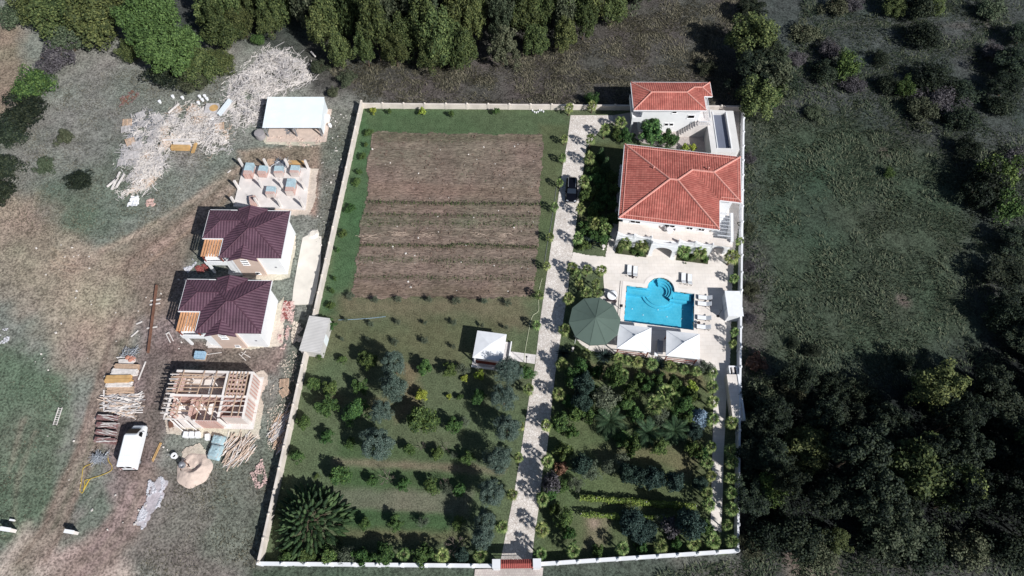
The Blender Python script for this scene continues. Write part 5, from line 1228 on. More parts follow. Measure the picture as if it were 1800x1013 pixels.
def bare_proto(seed):
    rr = random.Random(seed); t = thing('bare_tree', 'bare', 'tree'); mb = MB()
    mb.tube([(0, 0, -.05), (0, 0, .5)], [.05, .04], 6); mb.build('trunk', MT['twig'], t); mb = MB()
    def grow(p, d, L, r, lv):
        q = p + d * L; mb.tube([p, q], [r, r * .6], 4)
        if lv:
            for _ in range(3): nd = (d + Vector((rr.uniform(-.8, .8), rr.uniform(-.8, .8), rr.uniform(-.1, .5)))).normalized(); grow(q, nd, L * .68, r * .6, lv - 1)
    for k in range(6):
        a = k * 1.05 + rr.uniform(-.3, .3); grow(Vector((0, 0, .45)), Vector((math.cos(a) * .7, math.sin(a) * .7, .6)).normalized(), .5, .022, 3)
    mb.build('branches', MT['twig'], t); return t
K['bare'] = Kind('bare_tree', 'tree', [bare_proto(s) for s in (1, 2)])

def put(kind, px, py, rpx, label, group=None, h=None, zc=None, sx=1.0, which=None):
    """crown centre and crown radius as surveyed on the photograph; zc = height of the crown centre in metres"""
    r = rpx * mpp(px, py); k = K[kind]; unit = {'palm': 1.15, 'date': 3.0}.get(kind, 1.0)
    cz = k.p[0].children[0].location.z if kind not in ('bare',) else .9
    if zc is None: zc = cz * r / unit
    loc = at(px, py, zc); loc = (loc[0], loc[1], 0.0)
    if kind == 'agave': return k.place((*at(px, py, .4)[:2], 0), (r, r, r * .9), label, group, which=which)
    if kind in ('palm', 'date'):
        s = r / unit; return k.place(loc, (s, s, zc / cz if zc else s), label, group, which=which)
    return k.place(loc, (r * sx, r, zc / cz), label, group, which=which)
def put_row(kind, pts, fmt, group=None, zc=None, **kw):
    for i, p in enumerate(pts): put(kind, *p, fmt % ORD[i], group, zc=zc, **kw)

# ---------------------------------------------------------------- palms along the driveway
put_row('palm', [(1000, 191, 10), (1041, 187, 10)], '%s fan palm from the left against the north wall above the driveway', 'palms by the north wall', 1.7)
put_row('palm', [(992, 245, 8), (989, 278, 8), (984, 322, 8), (975, 364, 9), (967, 417, 8.5), (961, 468, 8), (948, 519, 10), (943, 572, 9.5)], '%s fan palm from the top on the field side of the driveway', 'palms on the field side of the driveway', 1.5)
put_row('palm', [(929, 684, 11), (916, 750, 7), (911, 805, 10), (900, 870, 12), (882, 926, 13), (844, 975, 14)], '%s fan palm up from the gazebo path along the lower west side of the driveway', 'palms on the lower west side of the driveway', 2.0)
put_row('palm', [(1091, 217, 12), (1063, 229, 11), (1038, 246, 10), (1036, 278, 11), (1026, 320, 12)], '%s fan palm from the guest house down the house side of the driveway', 'palms on the upper house side of the driveway', 2.2)
put_row('palm', [(1020, 368, 10), (1016, 419, 11), (1045, 394, 10), (1065, 403, 12)], '%s fan palm in the grass bed west of the villa', 'palms in the bed west of the villa', 2.1)
put_row('palm', [(1006, 472, 12), (1013, 485, 10), (1032, 475, 10), (1057, 476, 11), (1018, 499, 9), (1047, 499, 9), (1030, 516, 12), (1050, 515, 10)], '%s fan palm in the clump north of the green awning', 'palms in the clump north of the green awning', 1.9)
put_row('palm', [(999, 526, 12), (992, 580, 12), (987, 641, 12), (982, 693, 13), (960, 748, 12), (962, 811, 13), (953, 878, 13), (952, 932, 15), (950, 973, 13)], '%s fan palm down the east side of the driveway below the green awning', 'palms on the lower east side of the driveway', 2.1)
put_row('palm', [(1099, 428, 13), (1129, 432, 13), (1202, 442, 14), (1231, 444, 14)], '%s fan palm from the left in the beds before the villa arcade', 'palms before the villa arcade', 2.0)
put('palm', 1286, 452, 15, 'large fan palm at the east wall beside the villa terrace', zc=2.4)
put_row('palm', [(1300, 425, 8), (1290, 490, 10), (1291, 584, 9), (1288, 604, 8)], '%s small palm from the top along the east wall by the pool', 'small palms by the east wall', 1.4)
put_row('palm', [(1029, 623, 11), (1087, 631, 12), (1103, 634, 10), (1120, 636, 12), (1146, 640, 12), (1179, 645, 13), (1202, 650, 11), (1224, 653, 11), (1252, 655, 11)], '%s palm from the left in the planting along the south side of the pool terrace', 'palms along the pool terrace edge', 1.2)
put('grey', 1243, 646, 14, 'grey green shrub at the southeast corner of the pool terrace', zc=1.3)
put_row('agave', [(991, 621, 17), (1062, 627, 19), (1155, 642, 19)], '%s dark spiky agave from the left below the pool terrace', None, 1.2)
put('agave', 1036, 429, 20, 'dark spiky agave in the bed west of the villa', zc=.9)
put_row('palm', [(1251, 681, 13), (1252, 707, 13), (1252, 737, 13), (1249, 786, 11), (1242, 814, 13), (1249, 837, 11), (1242, 868, 13), (1245, 887, 13), (1253, 950, 16)], '%s palm from the top along the west edge of the garden path', 'palms on the west edge of the garden path', 2.0)
put_row('palm', [(1285, 743, 13), (1284, 792, 13), (1287, 813, 12), (1284, 842, 12), (1285, 867, 12), (1286, 895, 14), (1277, 923, 10), (1286, 951, 13)], '%s palm from the top between the garden path and the east wall', 'palms between garden path and east wall', 2.0)
put_row('palm', [(1007, 968, 14), (1094, 964, 13), (1161, 959, 13), (1219, 955, 14)], '%s palm from the gate along the south wall right of the gate', 'palms along the south wall right of the gate', 1.9)
# ---------------------------------------------------------------- big feather palms and garden trees on the south-east lawn
put('date', 1072, 741, 36, 'large feather palm in the middle of the southeast garden, leftmost of three', zc=1.6)
put('date', 1139, 762, 33, 'large feather palm in the middle of the southeast garden, second of three', zc=1.4)
put('date', 1186, 758, 33, 'large feather palm in the middle of the southeast garden, rightmost of three', zc=1.5)
put('citrus', 1021, 647, 17, 'dark garden tree southwest of the canvas pavilions', zc=2.4)
put('citrus', 1006, 665, 18, 'olive green garden tree beside the driveway below the green awning', zc=2.2)
put('darkblue', 1026, 676, 19, 'bluish garden tree just right of the driveway palms, upper of two', zc=2.6)
put('darkblue', 1022, 708, 18, 'bluish garden tree just right of the driveway palms, lower of two', zc=2.4)
t_ = put('citrus', 1080, 664, 18, 'tall garden tree with a pale limewashed trunk', zc=4.2); 
put('palm', 1094, 660, 13, 'palm beside the tall limewashed trunk tree', zc=2.0)
put('citrus', 1107, 688, 15, 'dense green garden tree left of the topiary ball', zc=2.2)
put('grey', 1060, 706, 24, 'wide sparse olive green tree in the upper southeast garden', zc=2.2)
put('gardenbush', 1127, 665, 12, 'leafy shrub under the pavilions, leftmost of four', zc=1.0)
put('gardenbush', 1155, 669, 11, 'leafy shrub under the pavilions, second of four', zc=1.0)
put('gardenbush', 1182, 675, 14, 'leafy shrub under the pavilions, third of four', zc=1.2)
put('yellow', 1216, 680, 11, 'small bright yellow green tree in the upper right of the southeast garden', zc=1.4)
put('palm', 1168, 690, 17, 'wide palm right of the topiary ball, upper of two', zc=2.6)
put('palm', 1180, 702, 17, 'wide palm right of the topiary ball, lower of two', zc=2.6)
put('palm', 1150, 714, 19, 'wide pale palm below the topiary ball', zc=3.0)
put('grey', 1159, 733, 17, 'pale green garden tree below the topiary ball', zc=2.0)
put('citrus', 1200, 714, 18, 'dark green garden tree left of the blue spruce', zc=2.4)
put('citrus', 985, 742, 18, 'bushy citrus tree beside the driveway in the southeast garden', zc=2.0)
put('citrus', 990, 793, 17, 'dark bushy tree beside the driveway level with the feather palms', zc=1.8)
put('redbush', 987, 822, 12, 'reddish brown shrub east of the driveway', zc=.8)
put('purplegarden', 967, 850, 17, 'purplish dark tree leaning over the driveway', zc=2.6)
put('citrus', 989, 855, 12, 'green shrub behind the purplish tree', zc=1.4)
put('darkblue', 1022, 817, 18, 'dark round tree northwest of the vine rows', zc=2.4)
put('grey', 1038, 833, 19, 'thin grey green tree northwest of the vine rows', zc=1.6)
put('grey', 1092, 812, 16, 'thin grey tree north of the dark tree hedge', zc=1.6)
for i, (x, y, r) in enumerate([(1102, 833, 17), (1122, 838, 17), (1149, 842, 20), (1184, 847, 18)]): put('darkblue', x, y, r, '%s tree from the left in the dark bluegreen row above the vines' % ORD[i], 'dark trees above the vines', zc=2.2)
put('citrus', 992, 912, 17, 'dark green citrus tree left of the vine rows', zc=2.0)
put('darkblue', 1115, 925, 24, 'dark grey shrub mass below the vine rows, leftmost of three', zc=1.6, sx=1.3)
put('purplegarden', 1180, 925, 18, 'greyish shrub below the vine rows, middle of three', zc=1.6)
put('darkblue', 1212, 922, 26, 'large dark tree below the right end of the vine rows', zc=3.0)
put('citrus', 1238, 925, 15, 'dark green tree by the lower garden path', zc=2.2)
put('gardenbush', 1050, 968, 10, 'low shrub at the south wall between two palms', zc=.7)
put('gardenbush', 1128, 962, 10, 'low shrub at the south wall right of the middle palm', zc=.7)
put('gardenbush', 1189, 957, 10, 'low shrub at the south wall near the corner palm', zc=.7)
LMK = [('the blue spruce', 1228, 727), ('the topiary ball', 1140, 696), ('the leftmost feather palm', 1072, 741), ('the middle feather palm', 1139, 762), ('the rightmost feather palm', 1186, 758), ('the bright yellow green tree', 1216, 680), ('the reddish brown shrub', 987, 822), ('the purplish driveway tree', 967, 850), ('the limewashed trunk', 1069, 682), ('the left end of the vine rows', 1016, 890), ('the right end of the vine rows', 1225, 898), ('the middle of the dark tree row', 1135, 842)]
SEEN = {}
def near_label(look, x, y):
    n, lx, ly = min(LMK, key=lambda q: math.hypot(q[1] - x, q[2] - y)); dx, dy = x - lx, y - ly
    w = ('right of' if dx > 0 else 'left of') if abs(dx) > 1.8 * abs(dy) else ('below' if dy > 0 else 'above') if abs(dy) > 1.8 * abs(dx) else ('below and right of' if dx > 0 else 'below and left of') if dy > 0 else ('above and right of' if dx > 0 else 'above and left of')
    k = '%s %s %s' % (look, w, n); SEEN[k] = SEEN.get(k, 0) + 1
    return k if SEEN[k] == 1 else k + ', %s of its kind there' % ORD[SEEN[k] - 1]
for i, (x, y, r, kd) in enumerate([(1003, 708, 14, 'citrus'), (1008, 728, 13, 'gardenbush'), (1042, 690, 15, 'citrus'), (1035, 730, 13, 'gardenbush'), (1048, 655, 12, 'gardenbush'), (1100, 712, 16, 'citrus'), (1118, 728, 15, 'citrus'), (1094, 770, 17, 'citrus'), (1110, 786, 15, 'gardenbush'), (1160, 786, 16, 'citrus'), (1215, 700, 12, 'gardenbush'), (1222, 760, 14, 'darkblue'), (1205, 740, 15, 'citrus'), (1218, 790, 14, 'gardenbush'), (1232, 800, 12, 'citrus'), (1230, 850, 14, 'darkblue'), (1006, 760, 12, 'gardenbush'), (968, 868, 12, 'citrus'), (975, 895, 10, 'gardenbush'), (1000, 940, 12, 'gardenbush'), (1140, 935, 18, 'darkblue'), (1160, 915, 14, 'grey'), (1012, 850, 13, 'grey'), (1065, 822, 13, 'grey'), (1140, 680, 13, 'citrus'), (1200, 690, 13, 'citrus')]):
    put(kd, x, y, r, near_label({'citrus': 'dark green bushy tree', 'gardenbush': 'low leafy green shrub', 'darkblue': 'dark bluegreen small tree', 'grey': 'thin pale green tree'}[kd], x, y), 'filler plants of the southeast garden', zc=rr_h.uniform(1.0, 2.0))
# topiary ball on a white stem, blue spruce
x, y, _ = at(1140, 704); t = thing('topiary_tree', 'small pale ball headed tree on a white stem', 'topiary', (x, y, 0))
attach('crown', crown_mesh('crown', LEAF['grey'], 77, clumps=24, per=60, leaf=.09, vh=1.2, cl=(.2, .3), rag=.02), t, (0, 0, 1.9)).scale = (.5, .5, .5)
mb = MB(); mb.tube([(0, 0, -.05), (.03, 0, 1), (0, 0, 1.9)], [.06, .05, .04], 6); mb.build('trunk', MT['bark_pale'], t)
x, y, _ = at(1069, 687); t = thing('limewashed_post', 'white painted trunk stump at the edge of the garden trees', 'trunk', (x, y, 0))
mb = MB(); mb.tube([(0, 0, -.05), (0.05, .1, 1.6)], [.09, .07], 7); mb.build('stem', MT['bark_pale'], t)
def conifer(name, label, loc, Rr, Hh, leafmat, tiers=17, seed=3, leaf=.17, per=26, upt=.28):
    rng = np.random.default_rng(seed); t = thing(name, label, 'conifer', (loc[0], loc[1], 0)); C, N, Sz = [], [], []
    for i in range(tiers):
        f = i / tiers; z = Hh * (.08 + .9 * f); r = Rr * (1 - f) ** .85 + .12; nb = max(5, int(24 * (1 - f) ** .7))
        for b in range(nb):
            a = 2 * math.pi * (b + .5 * (i % 2)) / nb + rng.uniform(-.12, .12); rr_ = r * rng.uniform(.82, 1.08)
            s = np.sqrt(rng.uniform(.12, 1, per)); d = np.array([math.cos(a), math.sin(a), 0]); sd = np.array([-math.sin(a), math.cos(a), 0])
            wv = (.11 * r * .35 + .10) * np.sin(np.pi * np.clip(s, .2, .93)) + .03
            off = rng.normal(0, 1, per) * wv; p = d * (s * rr_)[:, None] + sd * off[:, None]
            p[:, 2] = z + upt * rr_ * s ** 2 * .6 - np.abs(off) * .5 + rng.normal(0, .03, per) - .18 * rr_ * s
            C.append(p); N.append(np.array([0, 0, 1.0]) + sd * np.sign(off)[:, None] * .6 + rng.normal(size=(per, 3)) * .35); Sz.append(leaf * rng.uniform(.6, 1.2, per))
    C, N, Sz = np.concatenate(C), np.concatenate(N), np.concatenate(Sz); V, F = cards(C, N, Sz, .5, rng)
    attach('crown', np_mesh('crown', V, F, leafmat, link=False), t)
    mb = MB(); mb.tube([(0, 0, -.05), (0, 0, Hh * .5), (0, 0, Hh * .97)], [.24, .16, .03], 8); mb.build('trunk', MT['bark'], t); return t
def spray_conifer(name, label, loc, Rr, Hh, leafmat, n=190, seed=3):
    """broad conifer whose boughs end in upturned finger-like sprays"""
    rng = np.random.default_rng(seed); t = thing(name, label, 'conifer', (loc[0], loc[1], 0)); C, N, Sz, SV, SF = [], [], [], [], []
    for k in range(n):
        f = ((k + .5) / n) ** .5; a = k * 2.399963 + rng.uniform(-.1, .1)
        r = Rr * f * rng.uniform(.93, 1.06) * (1 + .1 * math.sin(3 * a + 1)); z = Hh * (1 - f ** 1.5) * .93 + .35 + rng.uniform(-.2, .2)
        out = np.array([math.cos(a), math.sin(a), 0.0]); d = out * (.35 + .65 * f) + np.array([0, 0, .75 - .45 * f]); d /= np.linalg.norm(d)
        sd = np.array([-math.sin(a), math.cos(a), 0]); up = np.cross(d, sd); L = rng.uniform(1.1, 1.7) * (.55 + .6 * f); m = 46
        s_ = rng.uniform(0, 1, m); w = .27 * np.sin(np.pi * np.clip(s_ * .8 + .16, 0, 1)) ** .8; ph = rng.uniform(0, 2 * np.pi, m)
        o = np.cos(ph)[:, None] * sd + np.sin(ph)[:, None] * up; cen = np.array([out[0] * r, out[1] * r, z])
        C.append(cen + d * ((s_ - .55) * L)[:, None] + o * w[:, None]); N.append(o + d * .35 + rng.normal(size=(m, 3)) * .3); Sz.append(.07 * rng.uniform(.7, 1.2, m))
        nb = len(SV); nr_, na_ = 8, 8                              # the solid heart of the spray
        for a_ in range(nr_):
            q = a_ / (nr_ - 1); ww = .25 * math.sin(math.pi * min(1, max(0, q * .84 + .13))) ** .8
            for b_ in range(na_):
                pp = 2 * math.pi * b_ / na_; SV.append(cen + d * ((q - .55) * L) + (math.cos(pp) * sd + math.sin(pp) * up) * ww * rng.uniform(.75, 1.2))
        for a_ in range(nr_ - 1):
            for b_ in range(na_): b2 = (b_ + 1) % na_; SF.append((nb + a_ * na_ + b_, nb + a_ * na_ + b2, nb + (a_ + 1) * na_ + b2, nb + (a_ + 1) * na_ + b_))
    C, N, Sz = np.concatenate(C), np.concatenate(N), np.concatenate(Sz); V, F = cards(C, N, Sz, .55, rng); F = np.concatenate([F, np.array(SF) + len(V)]); V = np.concatenate([V, np.array(SV)])
    attach('crown', np_mesh('crown', V, F, leafmat, link=False), t)
    mb = MB(); mb.tube([(0, 0, -.05), (0, 0, Hh * .5), (0, 0, Hh * .95)], [.26, .18, .03], 8)
    for k in range(40):
        a = k * 2.4; f = .62 + .38 * (k / 40); z = Hh * (1 - f ** 1.5) * .9 + .2; mb.tube([(0, 0, z), (Rr * f * .85 * math.cos(a), Rr * f * .85 * math.sin(a), z + .1)], [.06, .02], 5)
    mb.build('trunk', MT['bark'], t); return t
b = at(552, 920); spray_conifer('spreading_conifer', 'huge dark green spreading conifer in the southwest corner of the lawn', b, 4.6, 6.2, LEAF['conifer'])
b = at(1228, 738); conifer('blue_spruce', 'silvery blue spruce in the right of the southeast garden', b, 1.4, 3.4, LEAF['bluespruce'], 12, 4, .11, 18)
b = at(1062, 306); conifer('cypress_tree', 'narrow conifer in the villa shadow, lower of two', b, .95, 4.6, LEAF['conifer'], 16, 5, .13, 18)
b = at(1054, 283); conifer('cypress_tree', 'narrow conifer in the villa shadow, upper of two', b, .85, 3.6, LEAF['conifer'], 14, 6, .13, 18)
# trees behind the villa
put('citrus', 1146, 231, 24, 'large leafy tree before the guest house wall', zc=2.6)
put('citrus', 1176, 246, 17, 'leafy tree right of the large tree behind the villa', zc=1.8)
put('citrus', 1100, 240, 13, 'dark shrub behind the villa by the driveway end', zc=1.3)
put('gardenbush', 1085, 238, 11, 'small dark shrub between palms and villa corner', zc=.9)
put('yellow', 1204, 259, 7, 'small bright shrub at the back wall of the villa, left one', zc=.7)
put('yellow', 1218, 260, 7, 'small bright shrub at the back wall of the villa, right one', zc=.7)
for i, (x, y, r) in enumerate([(1040, 340, 12), (1060, 335, 12), (1050, 365, 13), (1075, 360, 11), (1040, 375, 10), (1050, 315, 13), (1072, 310, 12), (1045, 300, 12), (1078, 335, 12), (1062, 350, 13), (1078, 385, 12), (1060, 390, 12), (1045, 415, 12), (1030, 400, 12), (1028, 432, 11), (1058, 420, 12), (1030, 345, 12)]): put('gardenbush', x, y, r, '%s low shrub in the deep shade west of the villa' % ORD[i], 'shrubs in the villa shade', zc=.8)
for i, (x, y, r) in enumerate([(1114, 440, 8), (1126, 446, 6), (1216, 452, 8), (1205, 456, 6), (1240, 456, 6), (1090, 440, 6)]): put('gardenbush', x, y, r, '%s low shrub between the arcade palms' % ORD[i], 'shrubs between the arcade palms', zc=.45)

# ---------------------------------------------------------------- orchard on the south-west lawn
for i, (x, y, r) in enumerate([(691, 641, 22), (694, 682, 24), (671, 724, 20), (663, 781, 29)]): put('olive', x, y, r, '%s large grey green olive tree from the top in the left column of olives' % ORD[i], 'olives in the left column', zc=2.9 + .03 * r)
for i, (x, y, r) in enumerate([(893, 651, 25), (885, 698, 24), (891, 753, 24), (875, 810, 25), (863, 868, 24), (852, 918, 20), (849, 944, 21)]): put('olive', x, y, r, '%s large grey green olive tree from the gazebo down in the right column of olives' % ORD[i], 'olives in the right column', zc=3.3)
rows = [
    ('orchard row one below the gazebo', [('citrus', 601, 632, 8), ('citrus', 646, 632, 18), ('citrus', 746, 646, 14), ('citrus', 792, 651, 13), ('grey', 815, 651, 12), ('yellow', 843, 659, 10), ('citrus', 926, 655, 14)]),
    ('orchard row two below the gazebo', [('citrus', 552, 676, 13), ('citrus', 580, 683, 14), ('citrus', 632, 681, 14), ('yellow', 740, 695, 11), ('yellow', 789, 697, 5), ('citrus', 808, 698, 6), ('citrus', 840, 699, 14)]),
    ('orchard row three below the gazebo', [('citrus', 534, 742, 13), ('citrus', 575, 716, 19), ('citrus', 625, 723, 22), ('citrus', 744, 740, 27), ('citrus', 798, 749, 15), ('grey', 816, 744, 9)]),
    ('orchard row four below the gazebo', [('citrus', 574, 768, 12), ('citrus', 616, 779, 10), ('citrus', 720, 791, 11), ('bare', 740, 786, 9), ('citrus', 769, 797, 12), ('bare', 784, 787, 10), ('grey', 799, 800, 7), ('citrus', 822, 807, 12)]),
    ('orchard row five below the gazebo', [('citrus', 521, 802, 12), ('citrus', 599, 837, 19), ('citrus', 655, 846, 10), ('bare', 680, 840, 16), ('citrus', 709, 851, 12), ('citrus', 758, 855, 14), ('bare', 781, 850, 10), ('grey', 786, 858, 11), ('citrus', 808, 862, 12)]),
    ('the orchard row nearest the south wall', [('citrus', 641, 921, 11), ('citrus', 695, 920, 13), ('grey', 745, 918, 11), ('citrus', 805, 920, 12)]),
    ('the planting along the south wall', [('gardenbush', 504, 977, 12), ('citrus', 540, 979, 15), ('gardenbush', 576, 975, 15), ('grey', 608, 976, 16), ('gardenbush', 639, 979, 15), ('citrus', 675, 974, 20), ('palm', 709, 974, 13), ('citrus', 745, 974, 19), ('palm', 777, 976, 14), ('bare', 799, 960, 20), ('darkblue', 812, 976, 13)]),
]
for rowname, lst in rows:
    for i, (kd, x, y, r) in enumerate(lst):
        look = {'citrus': 'bushy green fruit tree', 'yellow': 'small yellow green fruit tree', 'grey': 'thin greyish fruit tree', 'bare': 'leafless tree', 'gardenbush': 'broad leafed green shrub', 'palm': 'fan palm', 'darkblue': 'dark thin tree'}[kd]
        put(kd, x, y, r, '%s, %s from the left in %s' % (look, ORD[i], rowname), zc={'bare': 1.1, 'palm': 2.0}.get(kd, max(.5, min(2.4, 1.25 * r * mpp(x, y)))))
put('citrus', 556, 838, 5, 'tiny shrub on the lawn above the spreading conifer', zc=.35)
put('yellow', 817, 665, 7, 'small yellow shrub below the two trees left of the gazebo', zc=.4)
saps = [('upper', [(615, 521, 8), (660, 526, 7), (700, 526, 6), (755, 526, 6), (801, 529, 8), (852, 531, 6), (892, 533, 7)]), ('middle', [(608, 562, 4), (652, 570, 5), (699, 567, 5), (748, 568, 4), (799, 567, 6), (848, 572, 4), (890, 577, 4)]), ('lower', [(601, 597, 4), (647, 598, 4), (694, 601, 7), (747, 601, 7), (797, 610, 4)])]
for nm, l in saps:
    for i, (x, y, r) in enumerate(l): put('grey', x, y, r, '%s sapling from the left in the %s row of young trees below the field' % (ORD[i], nm), 'saplings below the field', zc=.8)
for i, (x, y, r) in enumerate([(656, 195, 6), (685, 196, 4), (742, 196, 7), (794, 200, 5), (872, 196, 6)]): put('yellow' if i in (0, 2) else 'citrus', x, y, r, '%s small tree from the left along the north wall above the field' % ORD[i], zc=.9)
for i, (x, y, r) in enumerate([(648, 233, 8), (643, 255, 4), (637, 275, 7), (632, 303, 5), (627, 320, 8), (615, 367, 10), (603, 411, 8), (594, 440, 4), (588, 490, 4), (584, 512, 5), (581, 537, 8), (579, 571, 11), (562, 625, 7)]): put('citrus', x, y, r, '%s young tree from the top inside the west wall beside the field' % ORD[i], zc=.7)
# ---------------------------------------------------------------- vine rows
def hedge(name, label, cat, p0, p1, w, h, leafmat, n, leaf, group=None, posts=0):
    a, b = Vector(at(*p0)), Vector(at(*p1)); d = b - a; L = d.length; t = thing(name, label, cat, a, math.atan2(d.y, d.x), group)
    rng = np.random.default_rng(int(p0[0])); x = rng.uniform(0, L, n); lump = .65 + .7 * vnoise(x, x * 0, .9)
    th = rng.uniform(-.35, np.pi + .35, n); rr_ = rng.uniform(.5, 1.05, n) * lump
    C = np.stack([x, np.cos(th) * w * rr_, h * .45 + np.sin(th) * h * .55 * rr_], 1); N = np.stack([rng.normal(0, .5, n), np.cos(th), np.sin(th) + .4], 1) + rng.normal(size=(n, 3)) * .5
    V, F = cards(C, N, leaf * rng.uniform(.6, 1.2, n), .6, rng); np_mesh('foliage', V, F, leafmat, parent=t)
    mb = MB()
    for k in range(posts): xx = L * k / max(1, posts - 1); mb.tube([(xx, 0, -.05), (xx, 0, h)], .05, 6)
    if posts: mb.bar((0, 0, h * .8), (L, 0, h * .8), .02); mb.build('trellis', MT['wood_grey'], t)
    return t
hedge('vine_row', 'yellow green vine row on a trellis, upper of two in the southeast garden', 'vines', (1018, 877), (1220, 893), .38, 1.45, LEAF['vine'], 2600, .14, 'vine rows', 8)
hedge('vine_row', 'yellow green vine row on a trellis, lower of two in the southeast garden', 'vines', (1020, 906), (1205, 917), .36, 1.45, LEAF['vine'], 2000, .14, 'vine rows', 8)
# ---------------------------------------------------------------- crop rows in the field
C, N = [], []
rng = np.random.default_rng(5)
for (p0, p1, n, hh_, w) in [((650, 358), (950, 361), 1000, .5, .2), ((640, 378), (948, 381), 480, .3, .2), ((634, 393), (946, 397), 500, .2, .4), ((632, 432), (800, 434), 420, .25, .2), ((790, 430), (946, 436), 560, .35, .2), ((628, 455), (944, 461), 500, .2, .45), ((622, 487), (938, 492), 350, .2, .3)]:
    a, b = at(*p0), at(*p1); s = rng.uniform(0, 1, n); cl = np.round(s * 46) / 46 + rng.normal(0, .003, n)
    s = np.where(rng.uniform(0, 1, n) < .7, cl, s)
    C.append(np.stack([a[0] + (b[0] - a[0]) * s, a[1] + (b[1] - a[1]) * s + rng.normal(0, w, n), .1 + rng.uniform(0, hh_, n)], 1)); N.append(rng.normal(size=(n, 3)) + np.array([0, 0, .5]))
C, N = np.concatenate(C), np.concatenate(N); V, F = cards(C, N, rng.uniform(.06, .15, len(C)), .5, rng)
tag(np_mesh('field_crops', V, F, LEAF['crop']), 'thin rows of low green crop plants across the brown field', 'crops', kind='stuff')
mb = MB(); rr = random.Random(9)
for k in range(70):
    x, y, _ = at(*rr.choice([(rr.uniform(690, 715), 412), (rr.uniform(630, 660), 416), (rr.uniform(740, 760), 414), (rr.uniform(830, 855), 413), (rr.uniform(880, 900), 414)])); a = rr.uniform(-.5, .5); L = rr.uniform(.5, 1.4)
    mb.obox((x + rr.uniform(-.4, .4), y + rr.uniform(-.4, .4), .14), (L, .035, .03), (0, 0, a))
tag(mb.build('cut_stalks', MT['wood_tan']), 'heaps of dry cut stalks lying across the field', 'stalks', kind='stuff')

# ---------------------------------------------------------------- woods and wild bushes
G1 = 'trees of the wood north of the property'
rr = random.Random(21); LF = 'olive green tree in the dense wood along the north edge'
bound = [(385, 45), (420, 52), (480, 55), (560, 66), (595, 98), (640, 102), (700, 104), (760, 106), (820, 100), (880, 96), (940, 84), (985, 74), (1030, 48), (1075, 30), (1120, -5)]
for x, y in bound: put(rr.choice(['forest', 'forest', 'forest2']), x + rr.uniform(-8, 8), y - rr.uniform(4, 14), rr.uniform(18, 28), LF, G1, zc=rr.uniform(2.6, 4.2))
y = 62; r_ = 0
while y > -75:
    x = 370 + (r_ % 2) * 24
    while x < 1130 - max(0, (y + 20)) * 2.2:
        lim = np.interp(x, [p[0] for p in bound], [p[1] for p in bound])
        if y < lim - 40: put(rr.choice(['forest', 'forest', 'forest', 'forest2']), x + rr.uniform(-12, 12), y + rr.uniform(-9, 9), rr.uniform(20, 33), LF, G1, zc=rr.uniform(4.0, 6.8))
        x += 37
    y -= 30; r_ += 1
put('bright', 262, 34, 56, 'large bright green round tree at the upper left above the scrap heaps', zc=6.0)
put('bright', 300, 88, 56, 'bright green tree crown hanging at the lower right of the large bright tree', zc=5.2, which=0)
for i, (kd, x, y, r, z, lab) in enumerate([
    ('forest', 135, 15, 40, 4.2, 'olive green tree at the top edge between the broad olive trees'), ('forest', 232, 90, 22, 1.8, 'small olive tree at the left foot of the large bright tree'), ('forest', 395, 60, 34, 3.0, 'olive green tree at the left end of the dense wood'), 
    ('forest', 105, 30, 46, 3.5, 'broad olive green tree at the top left'), ('forest', 165, 40, 48, 4, 'broad olive green tree left of the large bright tree'), ('forest', 190, 10, 40, 4, 'olive green tree at the top edge left of the bright tree'), ('forest', 65, 15, 34, 3, 'leftmost broad olive green tree at the top edge'),
    ('forest2', 120, 72, 34, 2.2, 'low scrubby tree below the olive green trees at top left'), ('purple', 98, 105, 34, 1.4, 'greyish purple thicket at the upper left'), ('greenbush', 62, 155, 34, 1.5, 'fresh green bush at the upper left beside the bare path'),
    ('darkbush', 40, 205, 38, 1.5, 'dark scrub bush at the left below the fresh green bush'), ('darkbush', 20, 235, 30, 1.3, 'dark scrub bush at the left edge, lowest of the thicket'), ('forest', 348, 118, 36, 2.5, 'olive yellow tree right of the large bright tree by the scrap'), ('darkbush', 292, 135, 30, 1.6, 'dark green bush at the foot of the large bright tree'),
    ('forest2', 340, 140, 28, 1.6, 'brownish scrubby tree above the scrap timber heaps'), ('forest', 385, 110, 26, 1.8, 'olive green bush between the bright tree and the scrap heap'), ('forest', 378, 28, 34, 3.2, 'olive green tree directly right of the bright tree top'), ('darkbush', 8, 300, 30, 1.2, 'dark bush at the left edge of the photo'), ('bush', 80, 292, 17, .8, 'round low bush in the pale grass at left'),
    ('bush', 116, 243, 15, .8, 'small dark bush in the grass left of the scrap heaps'), ('darkbush', 2, 340, 26, 1.2, 'dark bush at the left edge below the dark thicket'), ('bush', 25, 30, 28, 1.2, 'grey scrub bush in the top left corner'), ('darkbush', 140, 318, 22, .8, 'low dark bush in the faded grass west of the slab'),
    ('bush', 610, 142, 16, .8, 'grey scrub clump in the grass above the west wall corner'), ('bush', 560, 120, 16, .7, 'scrub clump right of the scrap timber heap'), ('bush', 585, 165, 11, .6, 'small green clump right of the open shed'), ('greenbush', 455, 72, 12, .8, 'small bush at the wood edge above the scrap timber'),
    ('greenbush', 1040, 178, 12, .9, 'green bush just outside the north wall by the driveway end'), ('bush', 1240, 122, 16, .7, 'low bush north of the guest house')]): put(kd, x, y, r, lab, zc=z)
G2 = 'wild trees in the belt northeast of the guest house'
